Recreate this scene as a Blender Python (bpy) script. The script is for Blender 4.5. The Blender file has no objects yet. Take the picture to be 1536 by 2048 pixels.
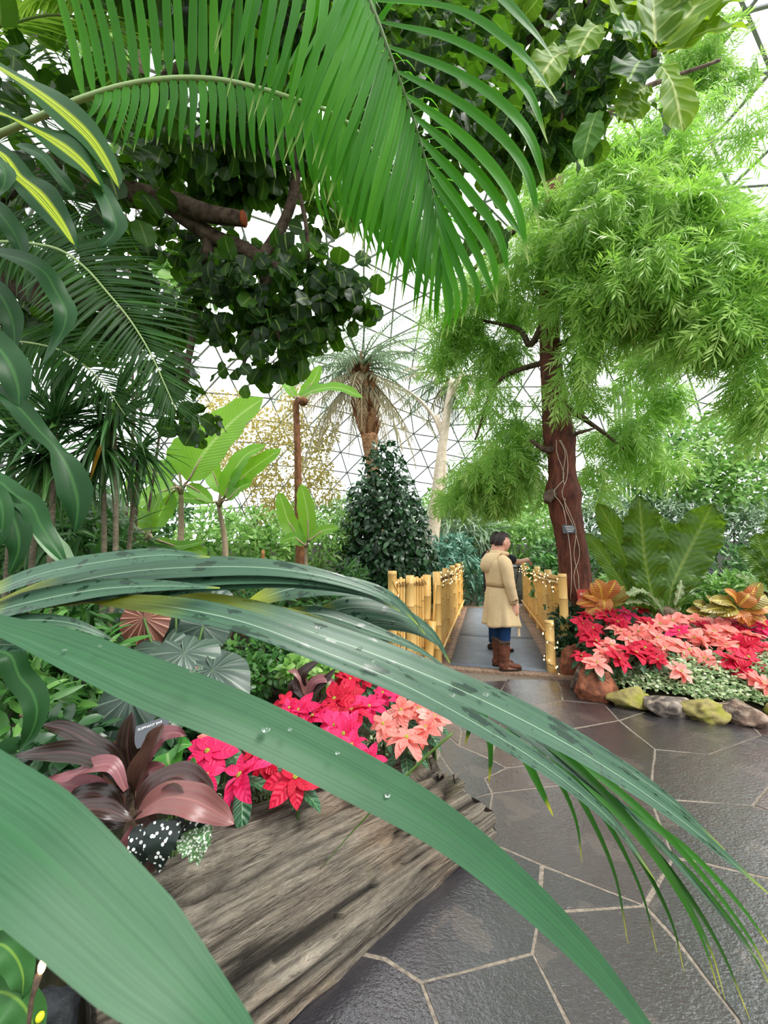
import bpy, bmesh, math, random
import numpy as np
from mathutils import Vector, Matrix, noise

rng = np.random.default_rng(11)
random.seed(11)
S = bpy.context.scene
COL = S.collection
PI = math.pi

# ------------------------------------------------------------------ camera
CAM_H, FPX = 1.45, 770.0
PITCH = math.atan(80 / FPX)
cd = bpy.data.cameras.new('camera')
cam = bpy.data.objects.new('camera', cd)
COL.objects.link(cam)
cd.sensor_fit = 'VERTICAL'
cd.sensor_height = 24.0
cd.lens = FPX / 2048 * 24.0
cd.clip_start = 0.02
cd.clip_end = 200
cam.location = (0, 0, CAM_H)
cam.rotation_euler = (PI / 2 + PITCH, 0, 0)
cd.dof.use_dof = True
cd.dof.focus_distance = 3.0
cd.dof.aperture_fstop = 7.5
S.camera = cam

# ------------------------------------------------------------------ sky, sun, exposure
w = bpy.data.worlds.new('overcast_sky')
S.world = w
w.use_nodes = True
nt = w.node_tree
nt.nodes.clear()
o_ = nt.nodes.new('ShaderNodeOutputWorld')
b_ = nt.nodes.new('ShaderNodeBackground')
tc = nt.nodes.new('ShaderNodeTexCoord')
sx = nt.nodes.new('ShaderNodeSeparateXYZ')
rp = nt.nodes.new('ShaderNodeValToRGB')
nt.links.new(tc.outputs['Generated'], sx.inputs[0])
nt.links.new(sx.outputs['Z'], rp.inputs[0])
rp.color_ramp.elements[0].position = 0.0
rp.color_ramp.elements[0].color = (0.86, 0.88, 0.92, 1)
rp.color_ramp.elements[1].position = 0.7
rp.color_ramp.elements[1].color = (0.97, 0.98, 1.0, 1)
nt.links.new(rp.outputs[0], b_.inputs[0])
b_.inputs[1].default_value = 1.75
nt.links.new(b_.outputs[0], o_.inputs[0])
sl = bpy.data.lights.new('sun', 'SUN')
sl.energy = 3.8
sl.angle = math.radians(24)
sl.color = (1.0, 0.97, 0.92)
sun = bpy.data.objects.new('sun', sl)
COL.objects.link(sun)
sun.rotation_euler = (math.radians(14), math.radians(32), 0)
S.view_settings.view_transform = 'Standard'
S.view_settings.look = 'None'
S.view_settings.gamma = 1.0
S.view_settings.use_curve_mapping = False
S.view_settings.exposure = 0.7
cy = S.cycles
cy.max_bounces = 8
cy.diffuse_bounces = 5
cy.glossy_bounces = 3
cy.transmission_bounces = 4
cy.transparent_max_bounces = 12
cy.use_denoising = True
cy.caustics_reflective = False
cy.caustics_refractive = False
cy.sample_clamp_indirect = 8.0

# ------------------------------------------------------------------ helpers: points
CAM = np.array([0, 0, CAM_H])
_cp, _sp = math.cos(PITCH), math.sin(PITCH)


def ray(x, y):
    xc, yc = (x - 768) / FPX, (1024 - y) / FPX
    return np.array([xc, _cp - yc * _sp, _sp + yc * _cp])


def P(x, y, Y):
    """the world point seen at (x, y) in the photograph, Y metres in front"""
    d = ray(x, y)
    return CAM + d * (Y / d[1])


def G(x, y, z=0.0):
    d = ray(x, y)
    return CAM + d * ((z - CAM_H) / d[2])


def PP(l, Y=None):
    return np.array([P(*q) if len(q) == 3 else P(q[0], q[1], Y) for q in l])


def A(*v):
    return np.array(v, float)


def unit(v):
    v = np.asarray(v, float)
    return v / (np.linalg.norm(v, axis=-1, keepdims=True) + 1e-12)


def to_px(p):
    p = np.atleast_2d(p) - CAM
    f = p[:, 1] * _cp + p[:, 2] * _sp
    u = -p[:, 1] * _sp + p[:, 2] * _cp
    f2 = np.where(f > 0.02, f, 0.02)
    return 768 + FPX * p[:, 0] / f2, 1024 - FPX * u / f2, f


def hexc(h):
    h = h.lstrip('#')
    c = [int(h[i:i + 2], 16) / 255 for i in (0, 2, 4)]
    return tuple(x / 12.92 if x <= .04045 else ((x + .055) / 1.055) ** 2.4 for x in c) + (1,)


# ------------------------------------------------------------------ helpers: objects
WL = {}


def put(o, parent=None, loc=(0, 0, 0)):
    COL.objects.link(o)
    WL[o.name] = np.array(loc, float)
    if parent is not None:
        o.parent = parent
        o.location = WL[o.name] - WL[parent.name]
    else:
        o.location = loc
    return o


def tag(o, label=None, cat=None, group=None, kind=None):
    if label: o['label'] = label
    if cat: o['category'] = cat
    if group: o['group'] = group
    if kind: o['kind'] = kind
    return o


def thing(name, loc, label=None, cat=None, group=None, kind=None, parent=None):
    return tag(put(bpy.data.objects.new(name, None), parent, loc), label, cat, group, kind)


def mesh_data(name, geo, mat=None, smooth=True):
    V, F, UV, R = (list(geo) + [None, None])[:4]
    V = np.asarray(V, np.float32)
    F = np.asarray(F, np.int32)
    me = bpy.data.meshes.new(name)
    mask = F >= 0
    tot = mask.sum(1)
    start = np.concatenate([[0], np.cumsum(tot)[:-1]]).astype(np.int32)
    loops = F[mask].astype(np.int32)
    me.vertices.add(len(V))
    me.vertices.foreach_set('co', V.ravel())
    me.loops.add(len(loops))
    me.loops.foreach_set('vertex_index', loops)
    me.polygons.add(len(F))
    me.polygons.foreach_set('loop_start', start)
    me.polygons.foreach_set('use_smooth', np.full(len(F), smooth))
    if UV is not None:
        l = me.uv_layers.new(name='UVMap')
        l.uv.foreach_set('vector', np.asarray(UV, np.float32)[loops].ravel())
    if R is not None:
        a = me.attributes.new('rnd', 'FLOAT', 'POINT')
        a.data.foreach_set('value', np.asarray(R, np.float32))
    me.update(calc_edges=True)
    if mat: me.materials.append(mat)
    return me


def mk(name, geo, mat, parent=None, loc=None, smooth=True, kind=None, label=None):
    """one mesh object from world-space geometry"""
    if isinstance(geo, list): geo = join(geo)
    if loc is None:
        loc = WL[parent.name] if parent is not None else np.zeros(3)
    geo = (np.asarray(geo[0]) - loc,) + tuple(geo[1:])
    o = bpy.data.objects.new(name, mesh_data(name, geo, mat, smooth))
    put(o, parent, loc)
    if kind: o['kind'] = kind
    if label: o['label'] = label
    return o


def inst(name, me, parent, M):
    """an object that shares mesh data, at world matrix M (4x4 numpy)"""
    o = bpy.data.objects.new(name, me)
    COL.objects.link(o)
    m = np.array(M, float).copy()
    WL[o.name] = m[:3, 3].copy()
    if parent is not None:
        o.parent = parent
        m[:3, 3] -= WL[parent.name]
    o.matrix_basis = Matrix(m.tolist())
    return o


def join(gs):
    Vs, Fs, Us, Rs, n = [], [], [], [], 0
    anyR = any(len(g) > 3 and g[3] is not None for g in gs)
    for g in gs:
        V, F = np.asarray(g[0], float), np.asarray(g[1])
        if F.shape[1] == 3: F = np.hstack([F, np.full((len(F), 1), -1)])
        Vs.append(V)
        Fs.append(np.where(F >= 0, F + n, -1))
        Us.append(g[2] if len(g) > 2 and g[2] is not None else np.zeros((len(V), 2)))
        Rs.append(g[3] if len(g) > 3 and g[3] is not None else np.zeros(len(V)))
        n += len(V)
    return np.vstack(Vs), np.vstack(Fs), np.vstack(Us), (np.concatenate(Rs) if anyR else None)


def xf(geo, M):
    M = np.asarray(M)
    return (geo[0] @ M[:3, :3].T + M[:3, 3],) + tuple(geo[1:])


def frame(pos, d, n, s=1.0):
    """4x4: Y along d, Z towards n"""
    d = unit(d)
    x = np.cross(d, n)
    if np.linalg.norm(x) < 1e-5: x = np.cross(d, A(.3, .5, .8))
    x = unit(x)
    z = np.cross(x, d)
    M = np.eye(4)
    sc = np.broadcast_to(np.asarray(s, float), (3,))
    M[:3, 0], M[:3, 1], M[:3, 2], M[:3, 3] = x * sc[0], d * sc[1], z * sc[2], pos
    return M


def frames(pos, d, n, s):
    d = unit(d)
    x = np.cross(d, n)
    x = unit(x + 1e-6)
    z = np.cross(x, d)
    s = np.broadcast_to(np.asarray(s, float), (len(pos),))[:, None]
    return np.stack([x * s, d * s, z * s], axis=2), np.asarray(pos)


def mass(tpls, pos, d, n, s):
    """many transformed copies of templates as one geometry, with a random value per copy"""
    Rm, T = frames(pos, d, n, s)
    pick = rng.integers(0, len(tpls), len(pos))
    out = []
    for k, t in enumerate(tpls):
        idx = np.where(pick == k)[0]
        if not len(idx): continue
        V = np.einsum('kij,vj->kvi', Rm[idx], t[0]) + T[idx][:, None, :]
        nv = len(t[0])
        F = np.where(t[1][None] >= 0, t[1][None] + (np.arange(len(idx)) * nv)[:, None, None], -1)
        out.append((V.reshape(-1, 3), F.reshape(-1, t[1].shape[1]), np.tile(t[2], (len(idx), 1)), np.repeat(rng.random(len(idx)), nv)))
    return join(out)


def foliage(parent, name, tpls, pos, d, n, s, mat, limit=0, stuff='foliage', minpx=11):
    """leaves of one plant: the ones that show largest as parts that share meshes, the rest joined"""
    pos, d, n = np.asarray(pos), np.asarray(d), np.asarray(n)
    s = np.broadcast_to(np.asarray(s, float), (len(pos),)).copy()
    sel = np.zeros(len(pos), bool)
    if limit:
        L = np.ptp(tpls[0][0][:, 1])
        x, y, f = to_px(pos + unit(d) * s[:, None] * .5)
        size = s * L * FPX / np.maximum(f, .05)
        ok = (x > -20) & (x < 1556) & (y > -20) & (y < 2068) & (f > .1) & (size > minpx)
        order = np.argsort(np.where(ok, f, 1e9))
        order = order[:min(limit, int(ok.sum()))]
        sel[order] = True
        mes = [mesh_data(name, t, mat) for t in tpls]
        Rm, T = frames(pos[sel], d[sel], n[sel], s[sel])
        for R, t in zip(Rm, T):
            M = np.eye(4)
            M[:3, :3], M[:3, 3] = R, t
            inst(name, mes[rng.integers(len(mes))], parent, M)
    if (~sel).sum():
        r = ~sel
        mk(stuff, mass(tpls, pos[r], d[r], n[r], s[r]), mat, parent, kind='stuff')


# ------------------------------------------------------------------ helpers: shapes
def spline(pts, n):
    pts = np.asarray(pts, float)
    if len(pts) == 2: return pts[0] + (pts[1] - pts[0]) * np.linspace(0, 1, n)[:, None]
    seg = np.linalg.norm(np.diff(pts[:, :3], axis=0), axis=1) ** .5 + 1e-9
    t = np.concatenate([[0], np.cumsum(seg)])
    p = np.vstack([2 * pts[0] - pts[1], pts, 2 * pts[-1] - pts[-2]])
    tt = np.concatenate([[t[0] - seg[0]], t, [t[-1] + seg[-1]]])
    out = []
    for u in np.linspace(t[0], t[-1], n):
        i = min(max(np.searchsorted(t, u, 'right') - 1, 0), len(pts) - 2)
        t0, t1, t2, t3 = tt[i:i + 4]
        p0, p1, p2, p3 = p[i:i + 4]
        a1 = (t1 - u) / (t1 - t0) * p0 + (u - t0) / (t1 - t0) * p1
        a2 = (t2 - u) / (t2 - t1) * p1 + (u - t1) / (t2 - t1) * p2
        a3 = (t3 - u) / (t3 - t2) * p2 + (u - t2) / (t3 - t2) * p3
        b1 = (t2 - u) / (t2 - t0) * a1 + (u - t0) / (t2 - t0) * a2
        b2 = (t3 - u) / (t3 - t1) * a2 + (u - t1) / (t3 - t1) * a3
        out.append((t2 - u) / (t2 - t1) * b1 + (u - t1) / (t2 - t1) * b2)
    return np.array(out)


def tube(pts, rad, n=8, segs=None, cap=True, jit=0.0):
    pts = np.asarray(pts, float)
    rad = np.broadcast_to(np.asarray(rad, float), (len(pts),))
    if segs:
        q = spline(np.hstack([pts, rad[:, None]]), segs)
        pts, rad = q[:, :3], q[:, 3]
    m = len(pts)
    T = unit(np.gradient(pts, axis=0))
    ref = A(0, 0, 1) if abs(T[0][2]) < .9 else A(1, 0, 0)
    N = unit(np.cross(T[0], ref))
    Ns = []
    for t in T:
        N = unit(N - t * np.dot(N, t))
        Ns.append(N)
    Ns = np.array(Ns)
    B = np.cross(T, Ns)
    a = np.linspace(0, 2 * PI, n, endpoint=False)
    r = rad[:, None] * (1 + (jit * (rng.random((m, n)) - .5) * 2 if jit else 0))
    V = pts[:, None] + r[..., None] * (np.cos(a)[None, :, None] * Ns[:, None] + np.sin(a)[None, :, None] * B[:, None])
    i, j = np.meshgrid(np.arange(m - 1), np.arange(n), indexing='ij')
    F = np.stack([i * n + j, i * n + (j + 1) % n, (i + 1) * n + (j + 1) % n, (i + 1) * n + j], -1).reshape(-1, 4)
    L = np.concatenate([[0], np.cumsum(np.linalg.norm(np.diff(pts, axis=0), axis=1))])
    UV = np.stack([np.broadcast_to(np.abs(np.linspace(-1, 1, n, endpoint=False))[None], (m, n)), np.broadcast_to(L[:, None], (m, n))], -1).reshape(-1, 2)
    V = V.reshape(-1, 3)
    if cap:
        c = len(V)
        V = np.vstack([V, pts[0], pts[-1]])
        UV = np.vstack([UV, [0, 0], [0, L[-1]]])
        k = np.arange(n)
        F = np.vstack([F, np.stack([np.full(n, c), (k + 1) % n, k, np.full(n, -1)], 1),
                       np.stack([np.full(n, c + 1), (m - 1) * n + k, (m - 1) * n + (k + 1) % n, np.full(n, -1)], 1)])
    return V, F, UV


LANCE = ([0, .08, .3, .6, .85, 1], [.12, .55, 1, .85, .4, .02])
OVAL = ([0, .06, .25, .5, .75, .92, 1], [.08, .42, .88, 1, .82, .4, .03])
STRAP = ([0, .1, .3, .6, .85, .96, 1], [.35, .8, 1, .92, .5, .15, .02])
ROUND = ([0, .05, .2, .5, .8, .95, 1], [.15, .5, .9, 1, .85, .45, .08])
HEART = ([0, .04, .15, .3, .6, .85, 1], [.55, .85, 1, .98, .68, .28, .03])
FIDDLE = ([0, .08, .22, .4, .65, .85, .96, 1], [.12, .5, .62, .6, 1, .9, .45, .1])
GRASS = ([0, .1, .5, .85, 1], [.6, 1, .8, .35, .02])


def grid_faces(m, n):
    i, j = np.meshgrid(np.arange(m - 1), np.arange(n - 1), indexing='ij')
    return np.stack([i * n + j, i * n + j + 1, (i + 1) * n + j + 1, (i + 1) * n + j], -1).reshape(-1, 4)


def leaf(L=1, W=.3, prof=OVAL, nv=7, nu=3, fold=.15, droop=.4, wave=0, wf=3, cup=0, twist=0, rib=0, rf=10, ph=0.0):
    """a leaf along +Y, its face towards +Z; W is the full width"""
    t = np.linspace(0, 1, nv)
    w_ = np.interp(t, *prof) * W / 2
    ang = -droop * t
    dy, dz = np.cos(ang), np.sin(ang)
    st = L / (nv - 1)
    cy_, cz_ = np.concatenate([[0], np.cumsum((dy[1:] + dy[:-1]) / 2 * st)]), np.concatenate([[0], np.cumsum((dz[1:] + dz[:-1]) / 2 * st)])
    u = np.linspace(-1, 1, nu)
    X = w_[:, None] * u
    off = np.abs(u)[None] * w_[:, None] * fold + (u ** 2)[None] * w_[:, None] * cup
    if wave:
        off = off + wave * W * (np.abs(u) ** 1.5)[None] * np.sin(t[:, None] * 2 * PI * wf + ph + (u[None] > 0) * 1.9)
    if rib:
        off = off + rib * W * np.abs(u)[None] * np.sin((t[:, None] - .12 * np.abs(u)[None]) * 2 * PI * rf)
    if twist:
        a = twist * t[:, None]
        X, off = X * np.cos(a) - off * np.sin(a), X * np.sin(a) + off * np.cos(a)
    V = np.stack([X, cy_[:, None] - off * dz[:, None] * -1 * -1, cz_[:, None] + off * dy[:, None]], -1).reshape(-1, 3)
    UV = np.stack([np.broadcast_to(u[None] * .5 + .5, (nv, nu)), np.broadcast_to(t[:, None], (nv, nu))], -1).reshape(-1, 2)
    return V, grid_faces(nv, nu), UV


def ribbon(pts, W, nrm=None, prof=STRAP, nv=16, nu=5, fold=.15, wave=0, wf=4, twist=None, rib=0, rf=10, cup=0, ph=0.0):
    """a leaf whose midrib runs through world points; nrm = the way its face looks"""
    c = spline(pts, nv)
    t = np.linspace(0, 1, nv)
    T = unit(np.gradient(c, axis=0))
    nrm = A(0, -.5, 1) if nrm is None else np.asarray(nrm, float)
    if nrm.ndim == 2:
        nrm = np.stack([np.interp(t, np.linspace(0, 1, len(nrm)), nrm[:, k]) for k in range(3)], 1)
    X = unit(np.cross(T, np.broadcast_to(nrm, T.shape)))
    N = np.cross(X, T)
    if twist is not None:
        a = np.interp(t, np.linspace(0, 1, len(twist)), twist)[:, None]
        X, N = X * np.cos(a) + N * np.sin(a), N * np.cos(a) - X * np.sin(a)
    w_ = np.interp(t, *prof) * W / 2
    u = np.linspace(-1, 1, nu)
    off = np.abs(u)[None] * w_[:, None] * fold + (u ** 2)[None] * w_[:, None] * cup
    if wave:
        off = off + wave * W * (np.abs(u) ** 1.5)[None] * np.sin(t[:, None] * 2 * PI * wf + ph + (u[None] > 0) * 1.7)
    if rib:
        off = off + rib * W * np.abs(u)[None] * np.sin((t[:, None] - .1 * np.abs(u)[None]) * 2 * PI * rf) * np.minimum(1, t * 5)[:, None]
    V = (c[:, None] + X[:, None] * (w_[:, None] * u)[..., None] + N[:, None] * off[..., None]).reshape(-1, 3)
    UV = np.stack([np.broadcast_to(u[None] * .5 + .5, (nv, nu)), np.broadcast_to(t[:, None], (nv, nu))], -1).reshape(-1, 2)
    return V, grid_faces(nv, nu), UV


def box(c, s, R=None):
    v = np.array([[x, y, z] for x in (-1, 1) for y in (-1, 1) for z in (-1, 1)], float) * np.asarray(s) / 2
    if R is not None: v = v @ np.asarray(R).T
    return v + np.asarray(c), np.array([[0, 1, 3, 2], [4, 6, 7, 5], [0, 4, 5, 1], [2, 3, 7, 6], [0, 2, 6, 4], [1, 5, 7, 3]]), np.zeros((8, 2))


def rotz(a):
    c, s = math.cos(a), math.sin(a)
    return np.array([[c, -s, 0], [s, c, 0], [0, 0, 1]])


def ico(sub=3):
    bm = bmesh.new()
    bmesh.ops.create_icosphere(bm, subdivisions=sub, radius=1)
    V = np.array([v.co[:] for v in bm.verts])
    F = np.array([[v.index for v in f.verts] for f in bm.faces])
    bm.free()
    return V, F, np.stack([np.arctan2(V[:, 0], V[:, 1]) / PI * .5 + .5, V[:, 2] * .5 + .5], 1)


def nz(p, sc=1.0, seed=0.0):
    return np.array([noise.noise(Vector((q * sc + seed).tolist())) for q in np.asarray(p, float)])


def fbm(p, sc, seed, octv=4):
    return sum(nz(p, sc * 2 ** k, seed + 7 * k) * .5 ** k for k in range(octv))


def loft(rings, cap=True):
    """rings: (m, n, 3) closed cross-sections"""
    rings = np.asarray(rings, float)
    m, n = rings.shape[:2]
    i, j = np.meshgrid(np.arange(m - 1), np.arange(n), indexing='ij')
    F = np.stack([i * n + j, i * n + (j + 1) % n, (i + 1) * n + (j + 1) % n, (i + 1) * n + j], -1).reshape(-1, 4)
    V = rings.reshape(-1, 3)
    UV = np.stack([np.broadcast_to((np.arange(n) / n)[None], (m, n)), np.broadcast_to(np.linspace(0, 1, m)[:, None], (m, n))], -1).reshape(-1, 2)
    if cap:
        c = len(V)
        V = np.vstack([V, rings[0].mean(0), rings[-1].mean(0)])
        UV = np.vstack([UV, [.5, 0], [.5, 1]])
        k = np.arange(n)
        F = np.vstack([F, np.stack([np.full(n, c), (k + 1) % n, k, np.full(n, -1)], 1),
                       np.stack([np.full(n, c + 1), (m - 1) * n + k, (m - 1) * n + (k + 1) % n, np.full(n, -1)], 1)])
    return V, F, UV


def in_blobs(blobs, n, shell=.55):
    """random points in a union of ellipsoids (cx, cy, cz, rx, ry, rz), with outward directions"""
    B = np.array(blobs, float)
    vol = B[:, 3] * B[:, 4] * B[:, 5]
    vol = vol ** .8
    pick = rng.choice(len(B), n, p=vol / vol.sum())
    v = unit(rng.normal(size=(n, 3)))
    r = shell + (1 - shell) * rng.random((n, 1)) ** .5
    return B[pick, :3] + v * r * B[pick, 3:6], v


def blob(x, y, Y, rpx, flat=.85, deep=1.0):
    c = P(x, y, Y)
    r = rpx * Y / FPX
    return (c[0], c[1], c[2], r, r * deep, r * flat)


# ------------------------------------------------------------------ materials
class NT:
    def __init__(s, name):
        s.m = bpy.data.materials.new(name)
        s.m.use_nodes = True
        s.t = s.m.node_tree
        s.t.nodes.clear()
        s.out = s.t.nodes.new('ShaderNodeOutputMaterial')

    def n(s, typ, **kw):
        nd = s.t.nodes.new('ShaderNode' + typ)
        for k, v in kw.items(): setattr(nd, k, v)
        return nd

    def set(s, sock, v):
        if hasattr(v, 'is_linked') or hasattr(v, 'links'):
            s.t.links.new(v, sock)
        else:
            sock.default_value = v

    def math(s, op, a, b=0.0, c=0.0):
        nd = s.n('Math', operation=op)
        for k, v in enumerate((a, b, c)): s.set(nd.inputs[k], v)
        return nd.outputs[0]

    def mix(s, f, a, b, blend='MIX'):
        nd = s.n('Mix', data_type='RGBA', blend_type=blend)
        s.set(nd.inputs[0], f)
        s.set(nd.inputs[6], a)
        s.set(nd.inputs[7], b)
        return nd.outputs[2]

    def ramp(s, f, stops):
        nd = s.n('ValToRGB')
        e = nd.color_ramp.elements
        while len(e) < len(stops): e.new(.5)
        for k, (p, c) in enumerate(stops):
            e[k].position = p
            e[k].color = c if len(c) == 4 else tuple(c) + (1,)
        s.set(nd.inputs[0], f)
        return nd.outputs[0]

    def noise(s, vec=None, scale=5.0, detail=3.0, rough=.5, dist=0.0):
        nd = s.n('TexNoise')
        if vec is not None: s.set(nd.inputs['Vector'], vec)
        nd.inputs['Scale'].default_value = scale
        nd.inputs['Detail'].default_value = detail
        nd.inputs['Roughness'].default_value = rough
        nd.inputs['Distortion'].default_value = dist
        return nd.outputs[0]

    def vor(s, vec=None, scale=5.0, feature='F1', out=0):
        nd = s.n('TexVoronoi', feature=feature)
        if vec is not None: s.set(nd.inputs['Vector'], vec)
        nd.inputs['Scale'].default_value = scale
        return nd.outputs[out]

    def coord(s, which='Object', scale=None):
        o = s.n('TexCoord').outputs[which]
        if scale is None: return o
        mp = s.n('Mapping')
        mp.inputs['Scale'].default_value = scale
        s.t.links.new(o, mp.inputs[0])
        return mp.outputs[0]

    def bump(s, h, strength=.3, dist=.01):
        nd = s.n('Bump')
        nd.inputs['Strength'].default_value = strength
        nd.inputs['Distance'].default_value = dist
        s.set(nd.inputs['Height'], h)
        return nd.outputs[0]

    def pr(s, base, rough=.5, spec=.5, metal=0.0, normal=None, coat=0.0, sss=0.0):
        p = s.n('BsdfPrincipled')
        s.set(p.inputs['Base Color'], base)
        s.set(p.inputs['Roughness'], rough)
        p.inputs['Specular IOR Level'].default_value = spec
        p.inputs['Metallic'].default_value = metal
        p.inputs['Coat Weight'].default_value = coat
        if normal is not None:
            s.set(p.inputs['Normal'], normal)
            if coat: s.set(p.inputs['Coat Normal'], normal)
        p.inputs['Coat Roughness'].default_value = .14
        p.inputs['Coat IOR'].default_value = 1.9
        return p.outputs[0]

    def done(s, sh):
        s.t.links.new(sh, s.out.inputs[0])
        return s.m

    def rnd(s):
        a = s.n('Attribute', attribute_name='rnd')
        o = s.n('ObjectInfo')
        return s.math('FRACT', s.math('ADD', a.outputs['Fac'], o.outputs['Random']))


def leaf_mat(name, ca, cb, cc=None, trans=.3, rough=.4, spec=.4, rib=None, ribw=.04, tip=None, tipat=.85, base=None, stripe=None, veins=0, vein_col=None, spots=None, tcol=None, pleat=0, mottle=.25, streak=0, wet=0):
    """leaf: two or three colours by leaf, midrib, veins, tip and base colours; thin and translucent"""
    k = NT(name)
    r = k.rnd()
    st = [(0, hexc(ca)), (1, hexc(cb))] if cc is None else [(0, hexc(ca)), (.75, hexc(cb)), (1, hexc(cc))]
    c = k.ramp(r, st)
    uv = k.n('TexCoord').outputs['UV']
    sp = k.n('SeparateXYZ')
    k.t.links.new(uv, sp.inputs[0])
    u, v = sp.outputs[0], sp.outputs[1]
    au = k.math('ABSOLUTE', k.math('SUBTRACT', u, .5))
    if mottle:
        c = k.mix(k.math('MULTIPLY', k.noise(k.coord('Object'), 9, 2), mottle), c, (.02, .035, .012, 1))
    normal = None
    if streak or wet:
        mp = k.n('Mapping')
        mp.inputs['Scale'].default_value = (26, 1.6, 1)
        k.t.links.new(uv, mp.inputs[0])
        sn = k.noise(mp.outputs[0], 1.0, 5, .6)
        c = k.mix(k.ramp(sn, [(.35, (0, 0, 0)), (.7, (streak,) * 3)]), c, hexc('#6f9c76'))
        c = k.mix(k.ramp(k.noise(k.coord('Object'), 14, 3), [(.45, (0, 0, 0)), (.7, (streak,) * 3)]), c, hexc('#1f3a2c'))
    if wet:
        mp = k.n('Mapping')
        mp.inputs['Scale'].default_value = (1.7, 13, 1)
        k.t.links.new(uv, mp.inputs[0])
        wv = k.noise(mp.outputs[0], 1.0, 4, .6)
        wm = k.ramp(wv, [(.56, (0, 0, 0)), (.59, (1, 1, 1))])
        c = k.mix(k.math('MULTIPLY', wm, wet), c, hexc('#10261b'))
        rough = k.math('SUBTRACT', rough, k.math('MULTIPLY', wm, .22))
    if veins:
        f = k.math('SINE', k.math('MULTIPLY', k.math('SUBTRACT', v, k.math('MULTIPLY', au, .35)), veins * 6.283))
        vm = k.math('GREATER_THAN', f, .82)
        c = k.mix(k.math('MULTIPLY', vm, .32 if vein_col else .2), c, hexc(vein_col or rib or '#9ab070'))
        normal = k.bump(f, .35, .006)
    if pleat:
        f = k.math('SINE', k.math('MULTIPLY', u, pleat * 6.283))
        normal = k.bump(f, .12, .0015)
        c = k.mix(k.math('MULTIPLY', k.math('GREATER_THAN', f, .75), .10), c, (.10, .22, .05, 1))
    if stripe:
        c = k.mix(k.ramp(au, [(.0, (1, 1, 1)), (.10, (.9, .9, .9)), (.2, (0, 0, 0))]), c, hexc(stripe))
        c = k.mix(k.math('LESS_THAN', k.math('ABSOLUTE', k.math('SUBTRACT', au, .035)), .012), c, hexc(ca))
    if rib:
        c = k.mix(k.ramp(au, [(0, (.9, .9, .9)), (ribw, (.5, .5, .5)), (ribw * 1.8, (0, 0, 0))]), c, hexc(rib))
    if tip:
        c = k.mix(k.ramp(v, [(tipat, (0, 0, 0)), (min(1, tipat + .1), (1, 1, 1))]), c, hexc(tip))
    if base:
        c = k.mix(k.ramp(v, [(.02, (1, 1, 1)), (.16, (0, 0, 0))]), c, hexc(base))
    if spots:
        d = k.vor(k.coord('Object'), spots[1])
        c = k.mix(k.math('LESS_THAN', d, spots[2]), c, hexc(spots[0]))
    p = k.pr(c, rough, spec, normal=normal)
    t = k.n('BsdfTranslucent')
    tc_ = k.mix(.55, c, hexc(tcol), 'MIX') if tcol else c
    k.set(t.inputs[0], tc_)
    mx = k.n('MixShader')
    mx.inputs[0].default_value = trans
    k.t.links.new(p, mx.inputs[1])
    k.t.links.new(t.outputs[0], mx.inputs[2])
    return k.done(mx.outputs[0])


def bark_mat(name, ca, cb, scale=(6, 6, 1.5), rough=.85, bump=.5, dist=.02):
    k = NT(name)
    co = k.coord('Object', scale)
    f = k.noise(co, 3.0, 6, .65)
    c = k.ramp(f, [(.3, hexc(ca)), (.7, hexc(cb))])
    return k.done(k.pr(c, rough, .25, normal=k.bump(f, bump, dist)))


def plain(name, c, rough=.6, spec=.4, metal=0.0, var=.0, scale=20, coat=0.0):
    k = NT(name)
    col = hexc(c)
    if var:
        dark = tuple(x * (1 - var) for x in col[:3]) + (1,)
        col = k.mix(k.noise(k.coord('Object'), scale, 4), col, dark)
    return k.done(k.pr(col, rough, spec, metal, coat=coat))


def emit(name, c, e):
    k = NT(name)
    n_ = k.n('Emission')
    n_.inputs[0].default_value = hexc(c)
    n_.inputs[1].default_value = e
    return k.done(n_.outputs[0])
# ================================================================== materials of the place
M_steel = plain('painted_steel_strut', '#e6e9ec', .5, .4)
k = NT('dome_glazing')
gl = k.n('BsdfGlossy'); gl.inputs['Roughness'].default_value = .15
tr = k.n('BsdfTransparent'); tr.inputs[0].default_value = (.97, .98, .985, 1)
fr = k.n('Fresnel'); fr.inputs[0].default_value = 1.25
mx = k.n('MixShader')
k.t.links.new(fr.outputs[0], mx.inputs[0]); k.t.links.new(tr.outputs[0], mx.inputs[1]); k.t.links.new(gl.outputs[0], mx.inputs[2])
M_pane = k.done(mx.outputs[0])

k = NT('garden_soil')
co = k.coord('Object')
f1 = k.noise(co, 14, 6, .7)
c = k.ramp(f1, [(.3, hexc('#120d09')), (.55, hexc('#2a2118')), (.75, hexc('#3a3323'))])
c = k.mix(k.math('MULTIPLY', k.noise(co, 1.3, 3), .6), c, hexc('#23301a'))
M_soil = k.done(k.pr(c, .95, .15, normal=k.bump(f1, .8, .04)))

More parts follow.
